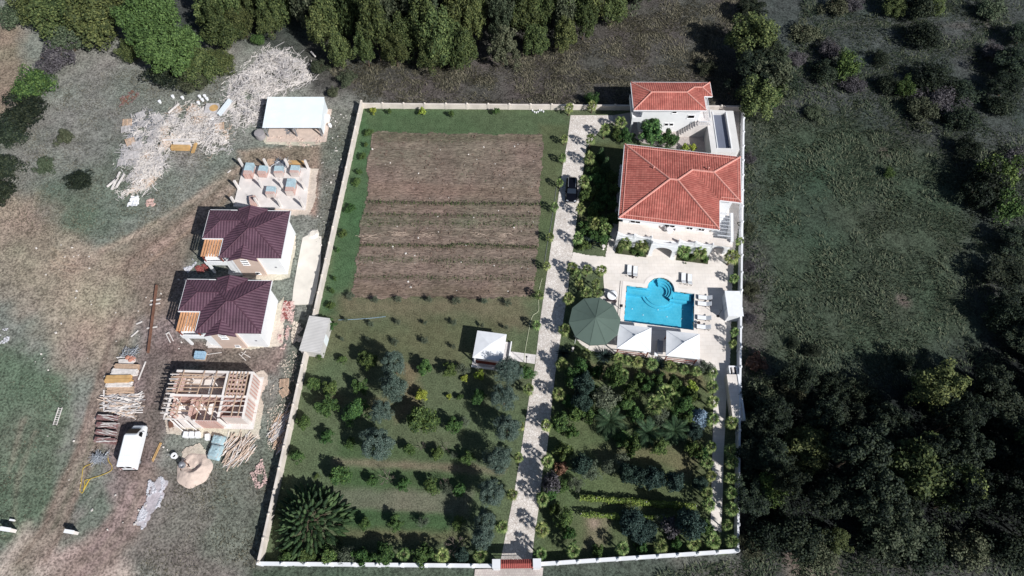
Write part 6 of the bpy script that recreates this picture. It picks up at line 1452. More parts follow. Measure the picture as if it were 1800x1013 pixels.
for i, (x, y, r, z, kd) in enumerate(sorted([(1318, 15, 26, 2.5, 'dark'), (1322, 70, 40, 4.2, 'forest'), (1345, 95, 36, 4, 'dark'), (1330, 128, 42, 4.2, 'dark'), (1352, 150, 36, 3.5, 'forest2'), (1332, 175, 36, 3.2, 'forest'), (1360, 118, 28, 3, 'forest2')], key=lambda q: q[1])): put(kd, x, y, r, '%s dark green tree from the top in the belt northeast of the guest house' % ORD[i], G2, zc=z)
put('greenbush', 1352, 168, 26, 'fresh green bush at the lower right of the northeast tree belt', zc=1.8)
put('darkbush', 1380, 155, 30, 'dark scrub right of the northeast tree belt', zc=1.0)
G3 = 'wild bushes of the east meadow'
CNT = {}
for x, y, r, kd, z in sorted([(1485, 120, 24, 'greenbush', 1.6), (1460, 90, 24, 'purple', 1.2), (1450, 128, 30, 'darkbush', 1.2), (1500, 150, 24, 'purple', .9), (1615, 18, 28, 'darkbush', 2.2), (1570, 10, 22, 'forest', 1.6), (1640, 10, 20, 'forest', 1.4), (1620, 65, 34, 'darkbush', 1.8), (1545, 105, 20, 'darkbush', .9), (1560, 150, 22, 'darkbush', 1.1), (1590, 158, 18, 'greenbush', 1.2), (1635, 140, 42, 'darkbush', 1.7), (1650, 175, 40, 'purple', 1.3), (1690, 165, 34, 'darkbush', 1.1), (1620, 195, 30, 'bush', 1.0), (1690, 215, 36, 'darkbush', 1.4),
                       (1790, 110, 44, 'dark', 3.2), (1770, 150, 36, 'dark', 3.0), (1800, 60, 34, 'dark', 2.6), (1745, 90, 20, 'purple', .9), (1760, 190, 30, 'darkbush', 1.2), (1700, 262, 26, 'darkbush', 1.3), (1733, 330, 46, 'darkbush', 2.4), (1755, 310, 34, 'greenbush', 2.0), (1762, 365, 30, 'greenbush', 1.6), (1715, 350, 34, 'darkbush', 2.0), (1790, 290, 34, 'purple', 1.2), (1770, 480, 44, 'dark', 2.8), (1800, 430, 40, 'dark', 3), (1790, 540, 46, 'dark', 3.2), (1760, 560, 34, 'darkbush', 2.0), (1800, 600, 40, 'dark', 3),
                       (1500, 10, 20, 'purple', .8), (1470, 15, 22, 'bush', .9), (1420, 60, 26, 'bush', .8), (1740, 20, 24, 'bush', 1.0), (1400, 105, 20, 'purple', .7), (1430, 200, 20, 'bush', .5), (1562, 305, 10, 'greenbush', .5), (1395, 605, 12, 'darkbush', .5), (1430, 620, 16, 'darkbush', .5), (1590, 635, 16, 'darkbush', .5), (1328, 640, 18, 'redbush', .7), (1318, 560, 14, 'purple', .6), (1316, 470, 14, 'purple', .6), (1320, 510, 16, 'bush', .6), (1312, 400, 14, 'bush', .6), (1316, 280, 14, 'purple', .6)], key=lambda q: q[1]):
    if kd in ('dark', 'darkbush', 'purple') and y < 620: r, z = r * .86, z * .8
    CNT[kd] = CNT.get(kd, 0) + 1
    put(kd, x, y, r, '%s from the top of the %s' % (ORD[CNT[kd] - 1], {'greenbush': 'fresh green wild bushes on the east meadow', 'purple': 'greyish purple thickets outside the east wall', 'darkbush': 'dark green wild bushes on the east meadow', 'forest': 'olive green bushes at the top of the east meadow', 'dark': 'dark trees at the right edge of the photo', 'bush': 'grey green scrub clumps outside the east wall', 'redbush': 'reddish dry bushes outside the east wall'}[kd]), G3, zc=z)
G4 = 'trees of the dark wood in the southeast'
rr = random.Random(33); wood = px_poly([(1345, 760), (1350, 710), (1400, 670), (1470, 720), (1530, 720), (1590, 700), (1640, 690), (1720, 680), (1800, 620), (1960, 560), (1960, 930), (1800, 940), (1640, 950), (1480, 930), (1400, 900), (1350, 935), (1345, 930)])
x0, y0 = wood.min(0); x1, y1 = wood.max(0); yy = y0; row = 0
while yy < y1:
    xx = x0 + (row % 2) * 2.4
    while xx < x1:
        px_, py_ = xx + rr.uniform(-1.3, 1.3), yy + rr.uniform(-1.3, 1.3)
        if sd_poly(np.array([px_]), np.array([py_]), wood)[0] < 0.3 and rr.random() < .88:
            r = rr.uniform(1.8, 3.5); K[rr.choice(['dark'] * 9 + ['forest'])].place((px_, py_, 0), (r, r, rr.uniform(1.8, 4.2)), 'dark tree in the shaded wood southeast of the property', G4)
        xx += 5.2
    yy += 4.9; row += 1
for i, (x, y, r, kd, z) in enumerate(sorted([(1330, 800, 34, 'dark', 2.2), (1325, 880, 32, 'dark', 2.2), (1340, 745, 34, 'dark', 2.2), (1355, 860, 28, 'greenbush', 1.8), (1400, 940, 40, 'darkbush', 1.6), (1345, 945, 34, 'darkbush', 1.4), (1470, 950, 22, 'forest', 1.4), (1320, 960, 24, 'bush', .9), (1540, 960, 38, 'darkbush', 1.2), (1620, 965, 40, 'darkbush', 1.3), (1700, 970, 38, 'bush', 1.1), (1780, 965, 40, 'darkbush', 1.3), (1440, 975, 34, 'bush', .7), (1600, 830, 56, 'forest', 4.6), (1660, 850, 44, 'forest', 4.2), (1570, 930, 50, 'forest2', 3.2), (1318, 700, 20, 'darkbush', .8), (1316, 760, 20, 'darkbush', .8), (1345, 700, 30, 'bush', 1.2), (1317, 840, 20, 'darkbush', .9), (1390, 690, 30, 'bush', 1.0), (1510, 690, 26, 'bush', .9)])): put(kd, x, y, r, '%s plant from the left along the edge of the shaded southeast wood' % ORD[i], 'edge growth of the southeast wood', zc=z)

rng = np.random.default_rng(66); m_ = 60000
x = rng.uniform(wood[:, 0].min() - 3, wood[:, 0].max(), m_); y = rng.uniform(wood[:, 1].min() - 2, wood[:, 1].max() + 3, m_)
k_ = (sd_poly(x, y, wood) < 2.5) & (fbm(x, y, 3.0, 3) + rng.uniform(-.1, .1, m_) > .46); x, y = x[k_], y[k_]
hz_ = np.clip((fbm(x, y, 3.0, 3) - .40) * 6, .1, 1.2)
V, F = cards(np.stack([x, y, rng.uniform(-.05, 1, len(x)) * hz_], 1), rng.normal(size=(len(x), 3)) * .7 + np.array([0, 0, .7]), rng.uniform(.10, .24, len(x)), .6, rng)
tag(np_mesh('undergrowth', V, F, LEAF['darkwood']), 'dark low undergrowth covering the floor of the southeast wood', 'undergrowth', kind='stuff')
# ---------------------------------------------------------------- rough grass standing in the meadows
def grass(name, label, polys, n, seed, leafmat, lmin, lmax, wdt=.05):
    rng = np.random.default_rng(seed); Ps = [px_poly(p) for p in polys]; C = []
    ar = [abs(np.sum(P[:, 0] * np.roll(P[:, 1], -1) - np.roll(P[:, 0], -1) * P[:, 1])) for P in Ps]
    for P, a in zip(Ps, ar):
        m = int(n * a / sum(ar) * 1.8); x = rng.uniform(P[:, 0].min(), P[:, 0].max(), m); y = rng.uniform(P[:, 1].min(), P[:, 1].max(), m)
        k = (sd_poly(x, y, P) < 0) & (fbm(x, y, 3.5, 3) + rng.uniform(-.2, .2, m) > .47); C.append(np.stack([x[k], y[k]], 1))
    C = np.concatenate(C)[:n]; n = len(C); L = rng.uniform(lmin, lmax, n)
    az = vnoise(C[:, 0], C[:, 1], 4.0) * 9 + rng.normal(0, .7, n); el = rng.uniform(.15, 1.0, n)
    b = np.stack([C[:, 0], C[:, 1], np.full(n, -.08)], 1); d = np.stack([np.cos(az) * np.cos(el), np.sin(az) * np.cos(el), np.sin(el)], 1); s = np.stack([-np.sin(az), np.cos(az), np.zeros(n)], 1)
    m_ = b + d * (L * .5)[:, None]; tp = b + d * L[:, None] - np.array([0, 0, .1]) * L[:, None]
    V = np.stack([b, m_ - s * wdt * (1 + L[:, None]), tp, m_ + s * wdt * (1 + L[:, None])], 1).reshape(-1, 3)
    return tag(np_mesh(name, V, np.arange(4 * n).reshape(-1, 4), leafmat), label, 'grass', kind='stuff')
grass('meadow_grass', 'tall dry brownish grass on the meadow north of the wall', [[(560, 110), (700, 110), (900, 100), (1050, 60), (1130, -20), (1330, -40), (1300, 185), (640, 180)]], 70000, 1, LEAF['drygrass'], .25, .8, .035)
grass('meadow_grass', 'rough dark green grass on the meadow east of the wall', [[(1310, 200), (1400, 40), (1420, -40), (1850, -60), (1850, 620), (1560, 690), (1310, 690)], [(1150, 1012), (1230, 990), (1300, 982), (1400, 950), (1850, 950), (1850, 1040), (1190, 1040)]], 110000, 2, LEAF['greengrass'], .3, .85, .042)
grass('site_weeds', 'thin weeds in the pale grass of the building site', [[(-40, 200), (200, 120), (420, 140), (400, 260), (250, 420), (-40, 420)], [(-40, 600), (130, 690), (60, 960), (-40, 980)], [(300, 830), (480, 800), (450, 1000), (240, 1020)], [(575, 190), (625, 200), (560, 520), (556, 400)]], 26000, 3, LEAF['drygrass'], .12, .38, .03)
# ================================================================ VEHICLES
def loft(mb, secs, mi=0):
    """closed body from cross sections along y: each a list of (x,z) of equal length at station y"""
    b = len(mb.v); n = len(secs[0][1])
    for y, pr in secs:
        for x, z in pr: mb.v.append((x, y, z))
    for i in range(len(secs) - 1):
        for k in range(n):
            k2 = (k + 1) % n; mb.f.append((b + i * n + k, b + i * n + k2, b + (i + 1) * n + k2, b + (i + 1) * n + k)); mb.m.append(mi); mb.uv.append(None)
    mb.f.append(tuple(b + k for k in range(n))[::-1]); mb.m.append(mi); mb.uv.append(None)
    mb.f.append(tuple(b + (len(secs) - 1) * n + k for k in range(n))); mb.m.append(mi); mb.uv.append(None)
def sect(wb, wt, zb, zt, r=.12):
    """rounded car section: width at bottom/top, heights"""
    return [(-wb + r * .5, zb), (wb - r * .5, zb), (wb, zb + r), (wb, zb + (zt - zb) * .45), (wt + .02, zt - r), (wt - r, zt), (-wt + r, zt), (-wt - .02, zt - r), (-wb, zb + (zt - zb) * .45), (-wb, zb + r)]
def wheels(t, xs, ys, r, w):
    for x in xs:
        for y in ys:
            mb = MB(); n = 18
            for rad, nm, ww, m in ((r, 'tyre', w, 'tyre'), ):
                pts = [(x - w / 2, y, r), (x + w / 2, y, r)]; mb.tube(pts, r, n); o = mb.build('wheel', MT['tyre'], t)
                s = 1 if x > 0 else -1; m2 = MB(); m2.tube([(x + s * (w / 2 + .002), y, r), (x + s * (w / 2 + .02), y, r)], r * .6, 12); m2.build('rim', MT['chrome'], o)
# white panel van, nose to the north
va, vb = Vector(at(246, 760, 0)), Vector(at(229, 828, 0)); d = va - vb
c = (va + vb) / 2
t = thing('panel_van', 'white high roofed panel van parked on the dirt beside the rusty panel stacks', 'van', (c.x + .25, c.y + .35, 0), math.atan2(d.y, d.x) - math.pi / 2)
mb = MB()
loft(mb, [(-2.95, sect(.93, .84, .38, 2.48)), (-2.85, sect(.97, .88, .36, 2.58)), (1.15, sect(.98, .89, .36, 2.60)), (1.35, sect(.98, .86, .36, 2.48)), (2.3, sect(.97, .80, .36, 1.55)), (2.8, sect(.93, .76, .38, 1.2)), (2.98, sect(.78, .62, .45, .95))])
mb.build('body', MT['van'], t)
mb = MB(); mb.face([(-.80, 1.36, 2.47), (.80, 1.36, 2.47), (.76, 2.26, 1.59), (-.76, 2.26, 1.59)]); mb.v = [(x, y + .07, z + .07) for x, y, z in mb.v]; mb.build('windscreen', MT['glass'], t)
for s in (-1, 1):
    mb = MB(); p = [(s * .985, 1.15, 1.5), (s * .985, 1.95, 1.45), (s * .92, 1.6, 2.2), (s * .915, 1.15, 2.25)]; mb.face(p if s > 0 else p[::-1]); mb.build('side_window', MT['glass'], t)
    mb = MB(); mb.box(s * 1.02 - .09 + s * .08, 1.72, 1.35, s * 1.02 + .09 + s * .08, 1.84, 1.72); mb.build('mirror', MT['van'], t)
    mb = MB(); mb.obox((s * .62, 2.80, 1.0), (.3, .16, .2), (-.6, 0, -s * .3)); mb.build('headlight', MT['chrome'], t)
    mb = MB(); mb.box(s * .46 - .32, -2.985, 1.55, s * .46 + .32, -2.955, 2.2); mb.build('rear_window', MT['glass'], t)
    mb = MB(); mb.box(s * .88 - .06, -2.99, .9, s * .88 + .06, -2.956, 1.5); mb.build('tail_light', MT['redrub'], t)
mb = MB()
for k in range(5): mb.box(-.7, -2.4 + k * .75, 2.585, .7, -2.36 + k * .75, 2.615)
mb.box(-.04, -2.6, 2.59, -.02, 1.0, 2.612); mb.build('roof_rib', MT['van'], t)
mb = MB(); mb.box(-.9, -3.05, .36, .9, -2.93, .58); mb.box(-.8, 2.9, .36, .8, 3.03, .55); mb.build('bumper', MT['tyre'], t)
wheels(t, (-.86, .86), (-1.9, 1.85), .34, .22)
# black SUV, nose to the south on the driveway
c = at(1004, 339, 0)
t = thing('black_suv', 'glossy black sport utility car parked on the pale driveway', 'car', (c[0], c[1], 0), math.pi + R(-4))
mb = MB()
loft(mb, [(-2.3, sect(.80, .70, .5, 1.05)), (-2.2, sect(.92, .80, .4, 1.2)), (-1.0, sect(.96, .84, .34, 1.08)), (.9, sect(.96, .84, .34, 1.06)), (1.6, sect(.94, .80, .34, 1.0)), (2.15, sect(.86, .70, .38, .86)), (2.36, sect(.66, .55, .45, .75))])
mb.build('body', MT['black'], t)
mb = MB(); loft(mb, [(-2.12, sect(.80, .66, 1.0, 1.45)), (-1.85, sect(.82, .66, 1.0, 1.66)), (-.4, sect(.84, .68, 1.0, 1.70)), (.25, sect(.84, .67, 1.0, 1.62)), (1.0, sect(.80, .70, .98, 1.06))]); mb.build('cabin', MT['black'], t)
mb = MB(); mb.face([(-.66, .34, 1.615), (-.72, .96, 1.14), (.72, .96, 1.14), (.66, .34, 1.615)][::-1]); mb.v = [(x, y + .02, z + .02) for x, y, z in mb.v]; mb.build('windscreen', mat('windscreen_glass', (38, 46, 58), .2, .05, 1, spec=.4), t)
for s in (-1, 1):
    mb = MB(); p = [(s * .80, -1.7, 1.15), (s * .80, .45, 1.15), (s * .72, .2, 1.55), (s * .72, -1.7, 1.58)]; mb.face(p if s > 0 else p[::-1]); mb.v = [(x + s * .03, y, z) for x, y, z in mb.v]; mb.build('side_window', MT['glass'], t)
    mb = MB(); mb.bar((s * .6, -1.8, 1.73), (s * .6, .1, 1.72), .05); mb.build('roof_rail', MT['chrome'], t)
    mb = MB(); mb.obox((s * .62, 2.16, .78), (.34, .2, .14), (-.4, 0, -s * .4)); mb.build('headlight', MT['chrome'], t)
    mb = MB(); mb.box(s * 1.0 - .1, .52, 1.0, s * 1.0 + .1, .64, 1.16); mb.build('mirror', MT['black'], t)
mb = MB(); mb.box(-.45, 2.30, .55, .45, 2.37, .74); mb.build('grille', MT['chrome'], t)
wheels(t, (-.84, .84), (-1.4, 1.42), .37, .24)

# ================================================================ POOLSIDE FURNITURE
def lounger():
    t = thing('sun_lounger', 'x', 'sun lounger', (0, 0, 0), 0, 'sun loungers round the pool')      # foot at -y, head at +y
    mb = MB(); mb.box(-.36, -1.0, .26, .36, .35, .32); mb.build('frame', MT['dark_rattan'], t)
    for sx in (-.3, .3):
        for sy in (-.9, .3, .85): mb = MB(); mb.box(sx - .03, sy - .03, 0, sx + .03, sy + .03, .255); mb.build('leg', MT['dark_rattan'], t)
    mb = MB(); mb.box(-.33, -.98, .324, .33, .34, .40); mb.build('cushion', MT['white_cloth'], t)
    mb = MB(); mb.obox((0, .66, .52), (.72, .78, .05), (.55, 0, 0)); mb.build('backrest', MT['dark_rattan'], t)
    mb = MB(); mb.obox((0, .645, .575), (.66, .76, .07), (.55, 0, 0)); mb.build('back_cushion', MT['white_cloth'], t)
    return t
L0 = lounger()
spots = [((1116.0, 480), 172, 'first white sun lounger from the left on the terrace northwest of the pool'), ((1105.5, 478), 172, 'x'), ((1200.5, 492), 172, 'a'), ((1211.5, 494), 172, 'b'),
         ((1238, 525.5), -98, 'northernmost of the four white sun loungers east of the pool'), ((1237, 536.5), -98, 'second from the north of the four white sun loungers east of the pool'), ((1236.5, 561), -98, 'third from the north of the four white sun loungers east of the pool'), ((1235.5, 577), -98, 'southernmost of the four white sun loungers east of the pool')]
labs = {0: 'right one of the two white sun loungers northwest of the pool', 1: 'left one of the two white sun loungers northwest of the pool', 2: 'left one of the two white sun loungers north of the pool at the right', 3: 'right one of the two white sun loungers north of the pool at the right'}
for i, (p, a, lab) in enumerate(spots):
    q = at(*p); loc = (q[0], q[1], .052); lab = labs.get(i, lab); rz = R(a)
    if i == 0: L0.location = loc; L0.rotation_euler = (0, 0, rz); L0['label'] = lab
    else: dup(L0, loc, rz, None, lab)
for px, py, lab in ((1112, 488, 'small round side table between the loungers northwest of the pool'), (1227, 569.5, 'small dark round side table between the two southern loungers')):
    t = thing('side_table', lab, 'table', at(px, py, .052)); mb = MB(); mb.lathe([(.24, .42), (.25, .45)], 14); mb.build('tabletop', MT['dark_rattan'], t)
    mb = MB(); mb.lathe([(.18, 0), (.04, .04), (.04, .418)], 8); mb.build('pedestal', MT['dark_rattan'], t)
q = at(1262, 556, .05); t = thing('pool_shower', 'dark slender shower post on the terrace east of the loungers', 'shower', q); mb = MB(); mb.tube([(0, 0, 0), (0, 0, 2.0), (-.15, 0, 2.1), (-.3, 0, 2.05)], .035, 6); mb.build('pipe', MT['dark'], t)
mb = MB(); mb.lathe([(.22, 0), (.22, .04)], 12); mb.build('base_plate', MT['dark'], t)
q = at(1090, 543, .05); t = thing('pool_lamp', 'black lamp post standing at the west rim of the pool', 'lamp post', q); mb = MB(); mb.tube([(0, 0, 0), (0, 0, .9)], .05, 6); mb.build('pole', MT['dark'], t); mb = MB(); mb.box(-.22, -.16, .9, .22, .16, 1.2); mb.build('lamp_head', MT['dark'], t)
# white kamado-like egg barbecue under a white cover with a side shelf
q = at(1075, 522, .05); t = thing('round_daybed', 'white domed daybed beside the green awning', 'daybed', q, R(-20))
mb = MB(); mb.lathe([(.72, .1), (.78, .25), (.74, .38)], 24); mb.build('base', MT['dark_rattan'], t)
mb = MB(); mb.lathe([(.73, .384), (.74, .46), (.68, .5)], 24); mb.build('mattress', MT['white_cloth'], t)
mb = MB(); n = 14
for i in range(n):
    for j in range(6):
        a0, a1 = math.pi * (i / n) - .2, math.pi * ((i + 1) / n) - .2; e0, e1 = math.pi / 2 * j / 6 * .95, math.pi / 2 * (j + 1) / 6 * .95
        P = lambda a, e: (.78 * math.cos(a) * math.cos(e), .78 * math.sin(a) * math.cos(e), .5 + .95 * math.sin(e)); mb.face([P(a0, e0), P(a1, e0), P(a1, e1), P(a0, e1)])
mb.build('hood', MT['white_cloth'], t, True)
q = at(1074, 531, .05); t = thing('garden_bench', 'slim dark bench below the white domed daybed', 'bench', q, R(-6))
mb = MB(); mb.box(-.8, -.18, .4, .8, .18, .44); mb.build('seat', MT['dark_rattan'], t)
for x in (-.7, .7): mb = MB(); mb.box(x - .03, -.16, 0, x + .03, .16, .396); mb.build('leg', MT['dark_rattan'], t)
q = at(1150, 596, .05); t = thing('pavilion_sofa', 'grey sofa in the shade between the two canvas pavilions', 'sofa', at(1160, 612, .05), R(-8))
mb = MB(); mb.box(-.5, -1.0, .05, .4, 1.0, .42); mb.build('seat', MT['steel'], t); mb = MB(); mb.box(-.5, -1.0, .424, -.3, 1.0, .8); mb.build('backrest', MT['steel'], t)
for i, (px, py, n) in enumerate(((1133, 620, 'left'), (1152, 625, 'right'))):
    t = thing('garden_chair', 'pale chair on the terrace below the pavilion gap, %s of two' % n, 'chair', at(px, py, .05), R(20 + 60 * i))
    mb = MB(); mb.box(-.28, -.28, .38, .28, .28, .46); mb.build('seat', MT['white_cloth'], t); mb = MB(); mb.box(-.28, .22, .464, .28, .29, .95); mb.build('backrest', MT['white_cloth'], t)
    for sx in (-.24, .24):
        for sy in (-.24, .24): mb = MB(); mb.bar((sx, sy, 0), (sx, sy, .376), .04); mb.build('leg', MT['wood'], t)
# statue-like white planter by the bed west of the villa, white stones in the lawn
q = at(1060, 438); t = thing('stone_urn', 'pale stone urn at the corner of the bed west of the villa', 'urn', q); mb = MB(); mb.lathe([(.2, 0), (.08, .15), (.12, .5), (.3, .85), (.26, .95)], 14); mb.build('bowl', MT['stone'], t)
q = at(1006, 617); t = thing('stone_urn', 'pale stone urn on the grass between agave and pool terrace', 'urn', q); mb = MB(); mb.lathe([(.18, 0), (.08, .12), (.14, .6), (.2, 1.1), (.1, 1.2)], 12); mb.build('bowl', MT['stone'], t)
# hoses
def hose(name, label, cat, pts, r, m, wig=0.0):
    P = [Vector(at(*p)) for p in pts]; out = []
    for i in range(len(P) - 1):
        p0, p1, p2, p3 = P[max(i - 1, 0)], P[i], P[i + 1], P[min(i + 2, len(P) - 1)]
        for k in range(6):
            s = k / 6; out.append(.5 * ((2 * p1) + (p2 - p0) * s + (2 * p0 - 5 * p1 + 4 * p2 - p3) * s * s + (3 * p1 - p0 - 3 * p2 + p3) * s ** 3))
    out.append(P[-1]); mb = MB(); mb.tube([(p.x, p.y, r + .03) for p in out], r, 5); o = mb.build(name, MT[m]); return tag(o, label, cat)
hose('garden_hose', 'pale hose snaking over the lawn from the driveway palm to the gazebo path', 'hose', [(921, 638), (923, 618), (928, 590), (932, 568), (937, 555), (945, 549), (947, 541), (946, 520), (950, 500), (953, 490)], .035, 'hose_white')
hose('power_cable', 'yellow cable looped on the dirt left of the white van', 'cable', [(163, 815), (148, 822), (145, 835), (143, 850), (141, 862), (145, 867), (150, 858), (156, 847), (158, 843), (150, 845), (149, 855), (147, 862), (152, 852), (160, 842), (178, 836), (195, 828), (197, 820), (191, 810), (190, 800), (187, 797)], .035, 'yellow')
hose('water_pipe', 'thin blue pipe lying on the grass at the upper orchard edge', 'pipe', [(595, 563), (620, 562), (650, 560), (678, 557)], .03, 'blue_plastic')
hose('irrigation_pipe', 'dark pipe along the grass strip between field and driveway', 'pipe', [(978, 330), (971, 380), (962, 430), (955, 475)], .03, 'steel')

# ================================================================ BUILDING SITE
rr = random.Random(77)
def lumber(name, label, cat, px, py, L, W, Hh, rz, m, group=None, n=None, jitter=.12, th=.05, bw=.16):
    """a stack of boards"""
    t = thing(name, label, cat, at(px, py), rz, group); layers = max(1, int(Hh / th)); k = max(1, int(W / (bw + .02)))
    mb = MB()
    for l in range(layers):
        for j in range(k):
            x = rr.uniform(-jitter, jitter); y = -W / 2 + (j + .5) * W / k; ll = L * rr.uniform(.88, 1.02)
            mb.obox((x, y + rr.uniform(-.015, .015), .06 + th * (l + .5)), (ll, bw, th * .94), (0, 0, rr.uniform(-jitter, jitter) * .25))
    mb.build('boards', MT[m], t)
    mb = MB()
    for x in (-L * .35, L * .35): mb.box(x - .06, -W / 2, -.03, x + .06, W / 2, .055)
    mb.build('bearer', MT['wood_grey'], t); return t
GT = 'stacks of formwork timber beside the dirt track'
lumber('board_stack', 'pale narrow board stack at the top of the timber row by the track', 'boards', 224, 638, 2.2, .9, .35, .05, 'wood_pale', GT)
lumber('board_stack', 'brown edged plank stack, second in the timber row from the top', 'boards', 225, 647, 3.4, .8, .55, -.02, 'wood', GT)
lumber('board_stack', 'long white plank stack in the timber row above the orange boards', 'boards', 221, 656, 3.7, .9, .6, -.04, 'wood_pale', GT)
lumber('board_stack', 'bright orange yellow formwork boards stacked in the timber row', 'boards', 212, 669, 3.6, 1.1, .75, .03, 'wood_orange', GT, bw=.5)
lumber('board_stack', 'pale beige board stack just below the orange boards', 'boards', 212, 678, 3.6, .8, .5, .02, 'wood_pale', GT)
lumber('board_stack', 'flat mixed board stack with an orange piece, above the jumbled planks', 'boards', 213, 687, 3.8, .9, .3, .04, 'wood', GT)
def jumble(name, label, cat, poly, n, lmin, lmax, hmax, m, seed, group=None, w=(.08, .16), ang=None, spread=3.2, th=.05, fray_m=0.0):
    r2 = random.Random(seed); P = px_poly(poly); x0, y0 = P.min(0); x1, y1 = P.max(0); mb = MB(); k = 0
    mats = m if isinstance(m, list) else [m]
    fray = fray_m
    while k < n:
        x, y = r2.uniform(x0 - fray, x1 + fray), r2.uniform(y0 - fray, y1 + fray); d = sd_poly(np.array([x]), np.array([y]), P)[0]
        if d > fray or (d > 0 and r2.random() > .16 * (1 - d / fray)): continue
        if fray and d <= 0 and vnoise(np.array([x]), np.array([y]), 1.3)[0] < .22 + .12 * r2.random(): continue
        hz = max(0, min(1, -d / 1.6)) * hmax * r2.random() * (1 if not fray else .4 + 1.2 * vnoise(np.array([x + 50]), np.array([y]), 1.7)[0]); a = (ang if ang is not None else 0) + r2.uniform(-spread / 2, spread / 2); L = lmin + (lmax - lmin) * r2.random() ** 1.6
        if fray: a = vnoise(np.array([x]), np.array([y + 80]), 2.2)[0] * 9 + r2.gauss(0, .55); L *= 1.9 if r2.random() < .06 else 1
        mb.obox((x, y, .05 + hz), (L, r2.uniform(*w), th), (r2.uniform(-.35, .35), r2.uniform(-.22, .22), a), (r2.randrange(len(mats)) if not fray else int(max(0, min(.999, vnoise(np.array([x - 30]), np.array([y]), 2.6)[0] * 1.5 - .25 + r2.gauss(0, .22))) * len(mats)))); k += 1
    return tag(mb.build(name, [MT[i] for i in mats]), label, cat, group, 'stuff')
jumble('plank_heap', 'jumbled pale planks in the timber row above the rusty panels', 'planks', [(192, 692), (240, 692), (244, 712), (236, 735), (215, 730), (188, 722), (184, 708)], 210, .9, 2.6, .7, ['wood_pale', 'wood_grey', 'wood_tan'], 3, ang=.05, spread=.9)
for i, (px, py) in enumerate([(191, 736), (191, 749), (189, 762), (188, 776)]):
    t = thing('panel_stack', '%s stack of dark red formwork panels from the top beside the van' % ORD[i], 'panels', at(px, py), R(-3 - i), 'stacks of dark red panels')
    mb = MB()
    for k in range(8): mb.obox((rr.uniform(-.1, .1), rr.uniform(-.05, .05), .05 + k * .085), (3.0 - rr.uniform(0, .4), .62, .05), (0, 0, rr.uniform(-.05, .05)))
    mb.build('panels', MT['rust'], t)
    mb = MB()
    for k in range(7): mb.obox((rr.uniform(-.2, .8), rr.uniform(-.3, .3), .74 + rr.uniform(0, .05)), (rr.uniform(1, 2.4), .05, .04), (0, 0, rr.uniform(-.25, .25)))
    mb.build('edge_strips', MT['wood_pale'], t)
def scaffold(px, py, label, n, sz, seed):
    r2 = random.Random(seed); t = thing('scaffold_pile', label, 'scaffold frames', at(px, py)); mb = MB()
    for k in range(n):
        c = Vector((r2.uniform(-sz, sz), r2.uniform(-sz * .6, sz * .6), .1 + r2.uniform(0, .5))); a = r2.uniform(0, 3.1); q = Vector((math.cos(a), math.sin(a), r2.uniform(-.15, .15))) * r2.uniform(.5, 1.0); mb.tube([c - q, c + q], .03, 5)
    mb.build('tubes', MT['chrome'], t)
scaffold(229, 621, 'tangle of grey scaffold frames at the top of the timber row', 34, .9, 4); scaffold(177, 807, 'tangled grey steel mesh coil beside the yellow cable', 60, .75, 5); scaffold(496, 291, 'heap of grey scaffold couplers behind the concrete slab', 70, 1.0, 6)
t = thing('tarpaulin_heap', 'orange red sack heap between scaffold frames and timber row', 'sacks', at(230, 632)); mb = MB()
for k in range(5): mb.lathe([(.1, 0), (.38, .1), (.34, .3), (.1, .42)], 10, (rr.uniform(-.5, .5), rr.uniform(-.3, .3), .1 * (k % 2)))
mb.build('sacks', mat('orange_sack', (180, 128, 110), .9, .2, 4), t)
lumber('loose_beam', 'pale short beam left of the orange red sacks', 'beam', 214, 629, 1.5, .28, .12, .05, 'wood_pale')
# long rusty steel beam on the ground
a, b = Vector(at(277, 503)), Vector(at(262, 622)); d = b - a
t = thing('steel_beam', 'very long rusty steel beam lying on blocks beside the dirt track', 'beam', a, math.atan2(d.y, d.x)); L = d.length
mb = MB(); mb.box(0, -.14, .18, L, .14, .23); mb.box(0, -.02, .234, L, .02, .42); mb.box(0, -.14, .424, L, .14, .47); mb.build('beam', MT['rustbeam'], t)
for f in (.22, .28, .63): mb = MB(); mb.obox((L * f, 0, .09), (.18, 1.5, .14), (0, 0, .05)); mb.build('bearer', MT['wood_pale'], t)
# ladder on the grass
a, b = Vector(at(107, 717)), Vector(at(97, 748)); d = b - a; L = d.length
t = thing('ladder', 'pale wooden ladder lying on the green grass at left', 'ladder', a, math.atan2(d.y, d.x))
for s in (-.25, .25): mb = MB(); mb.box(0, s - .04, .05, L, s + .04, .13); mb.build('rail', MT['wood_pale'], t)
for k in range(8): mb = MB(); x = L * (k + .5) / 8; mb.box(x - .035, -.209, .06, x + .035, .209, .11); mb.build('rung', MT['wood_pale'], t)
# concrete utility boxes on the grass
for px, py, lab, s in ((20, 933, 'white concrete post box at the left edge near the dirt track', 1.0), (130, 937, 'white concrete post box between the two dirt tracks', .9), (23, 915, 'small flat white block above the left post box', .45)):
    t = thing('utility_box', lab, 'utility box', at(px, py), R(-8)); mb = MB(); mb.box(-.65 * s, -.2 * s, -.05, .65 * s, .2 * s, 1.2 * s if s > .5 else .2); mb.build('body', MT['conc_pale'], t)
    mb = MB(); z = 1.2 * s if s > .5 else .2; mb.box(-.7 * s, -.25 * s, z + .003, .7 * s, .25 * s, z + .09); mb.build('lid', MT['white_paint'], t)
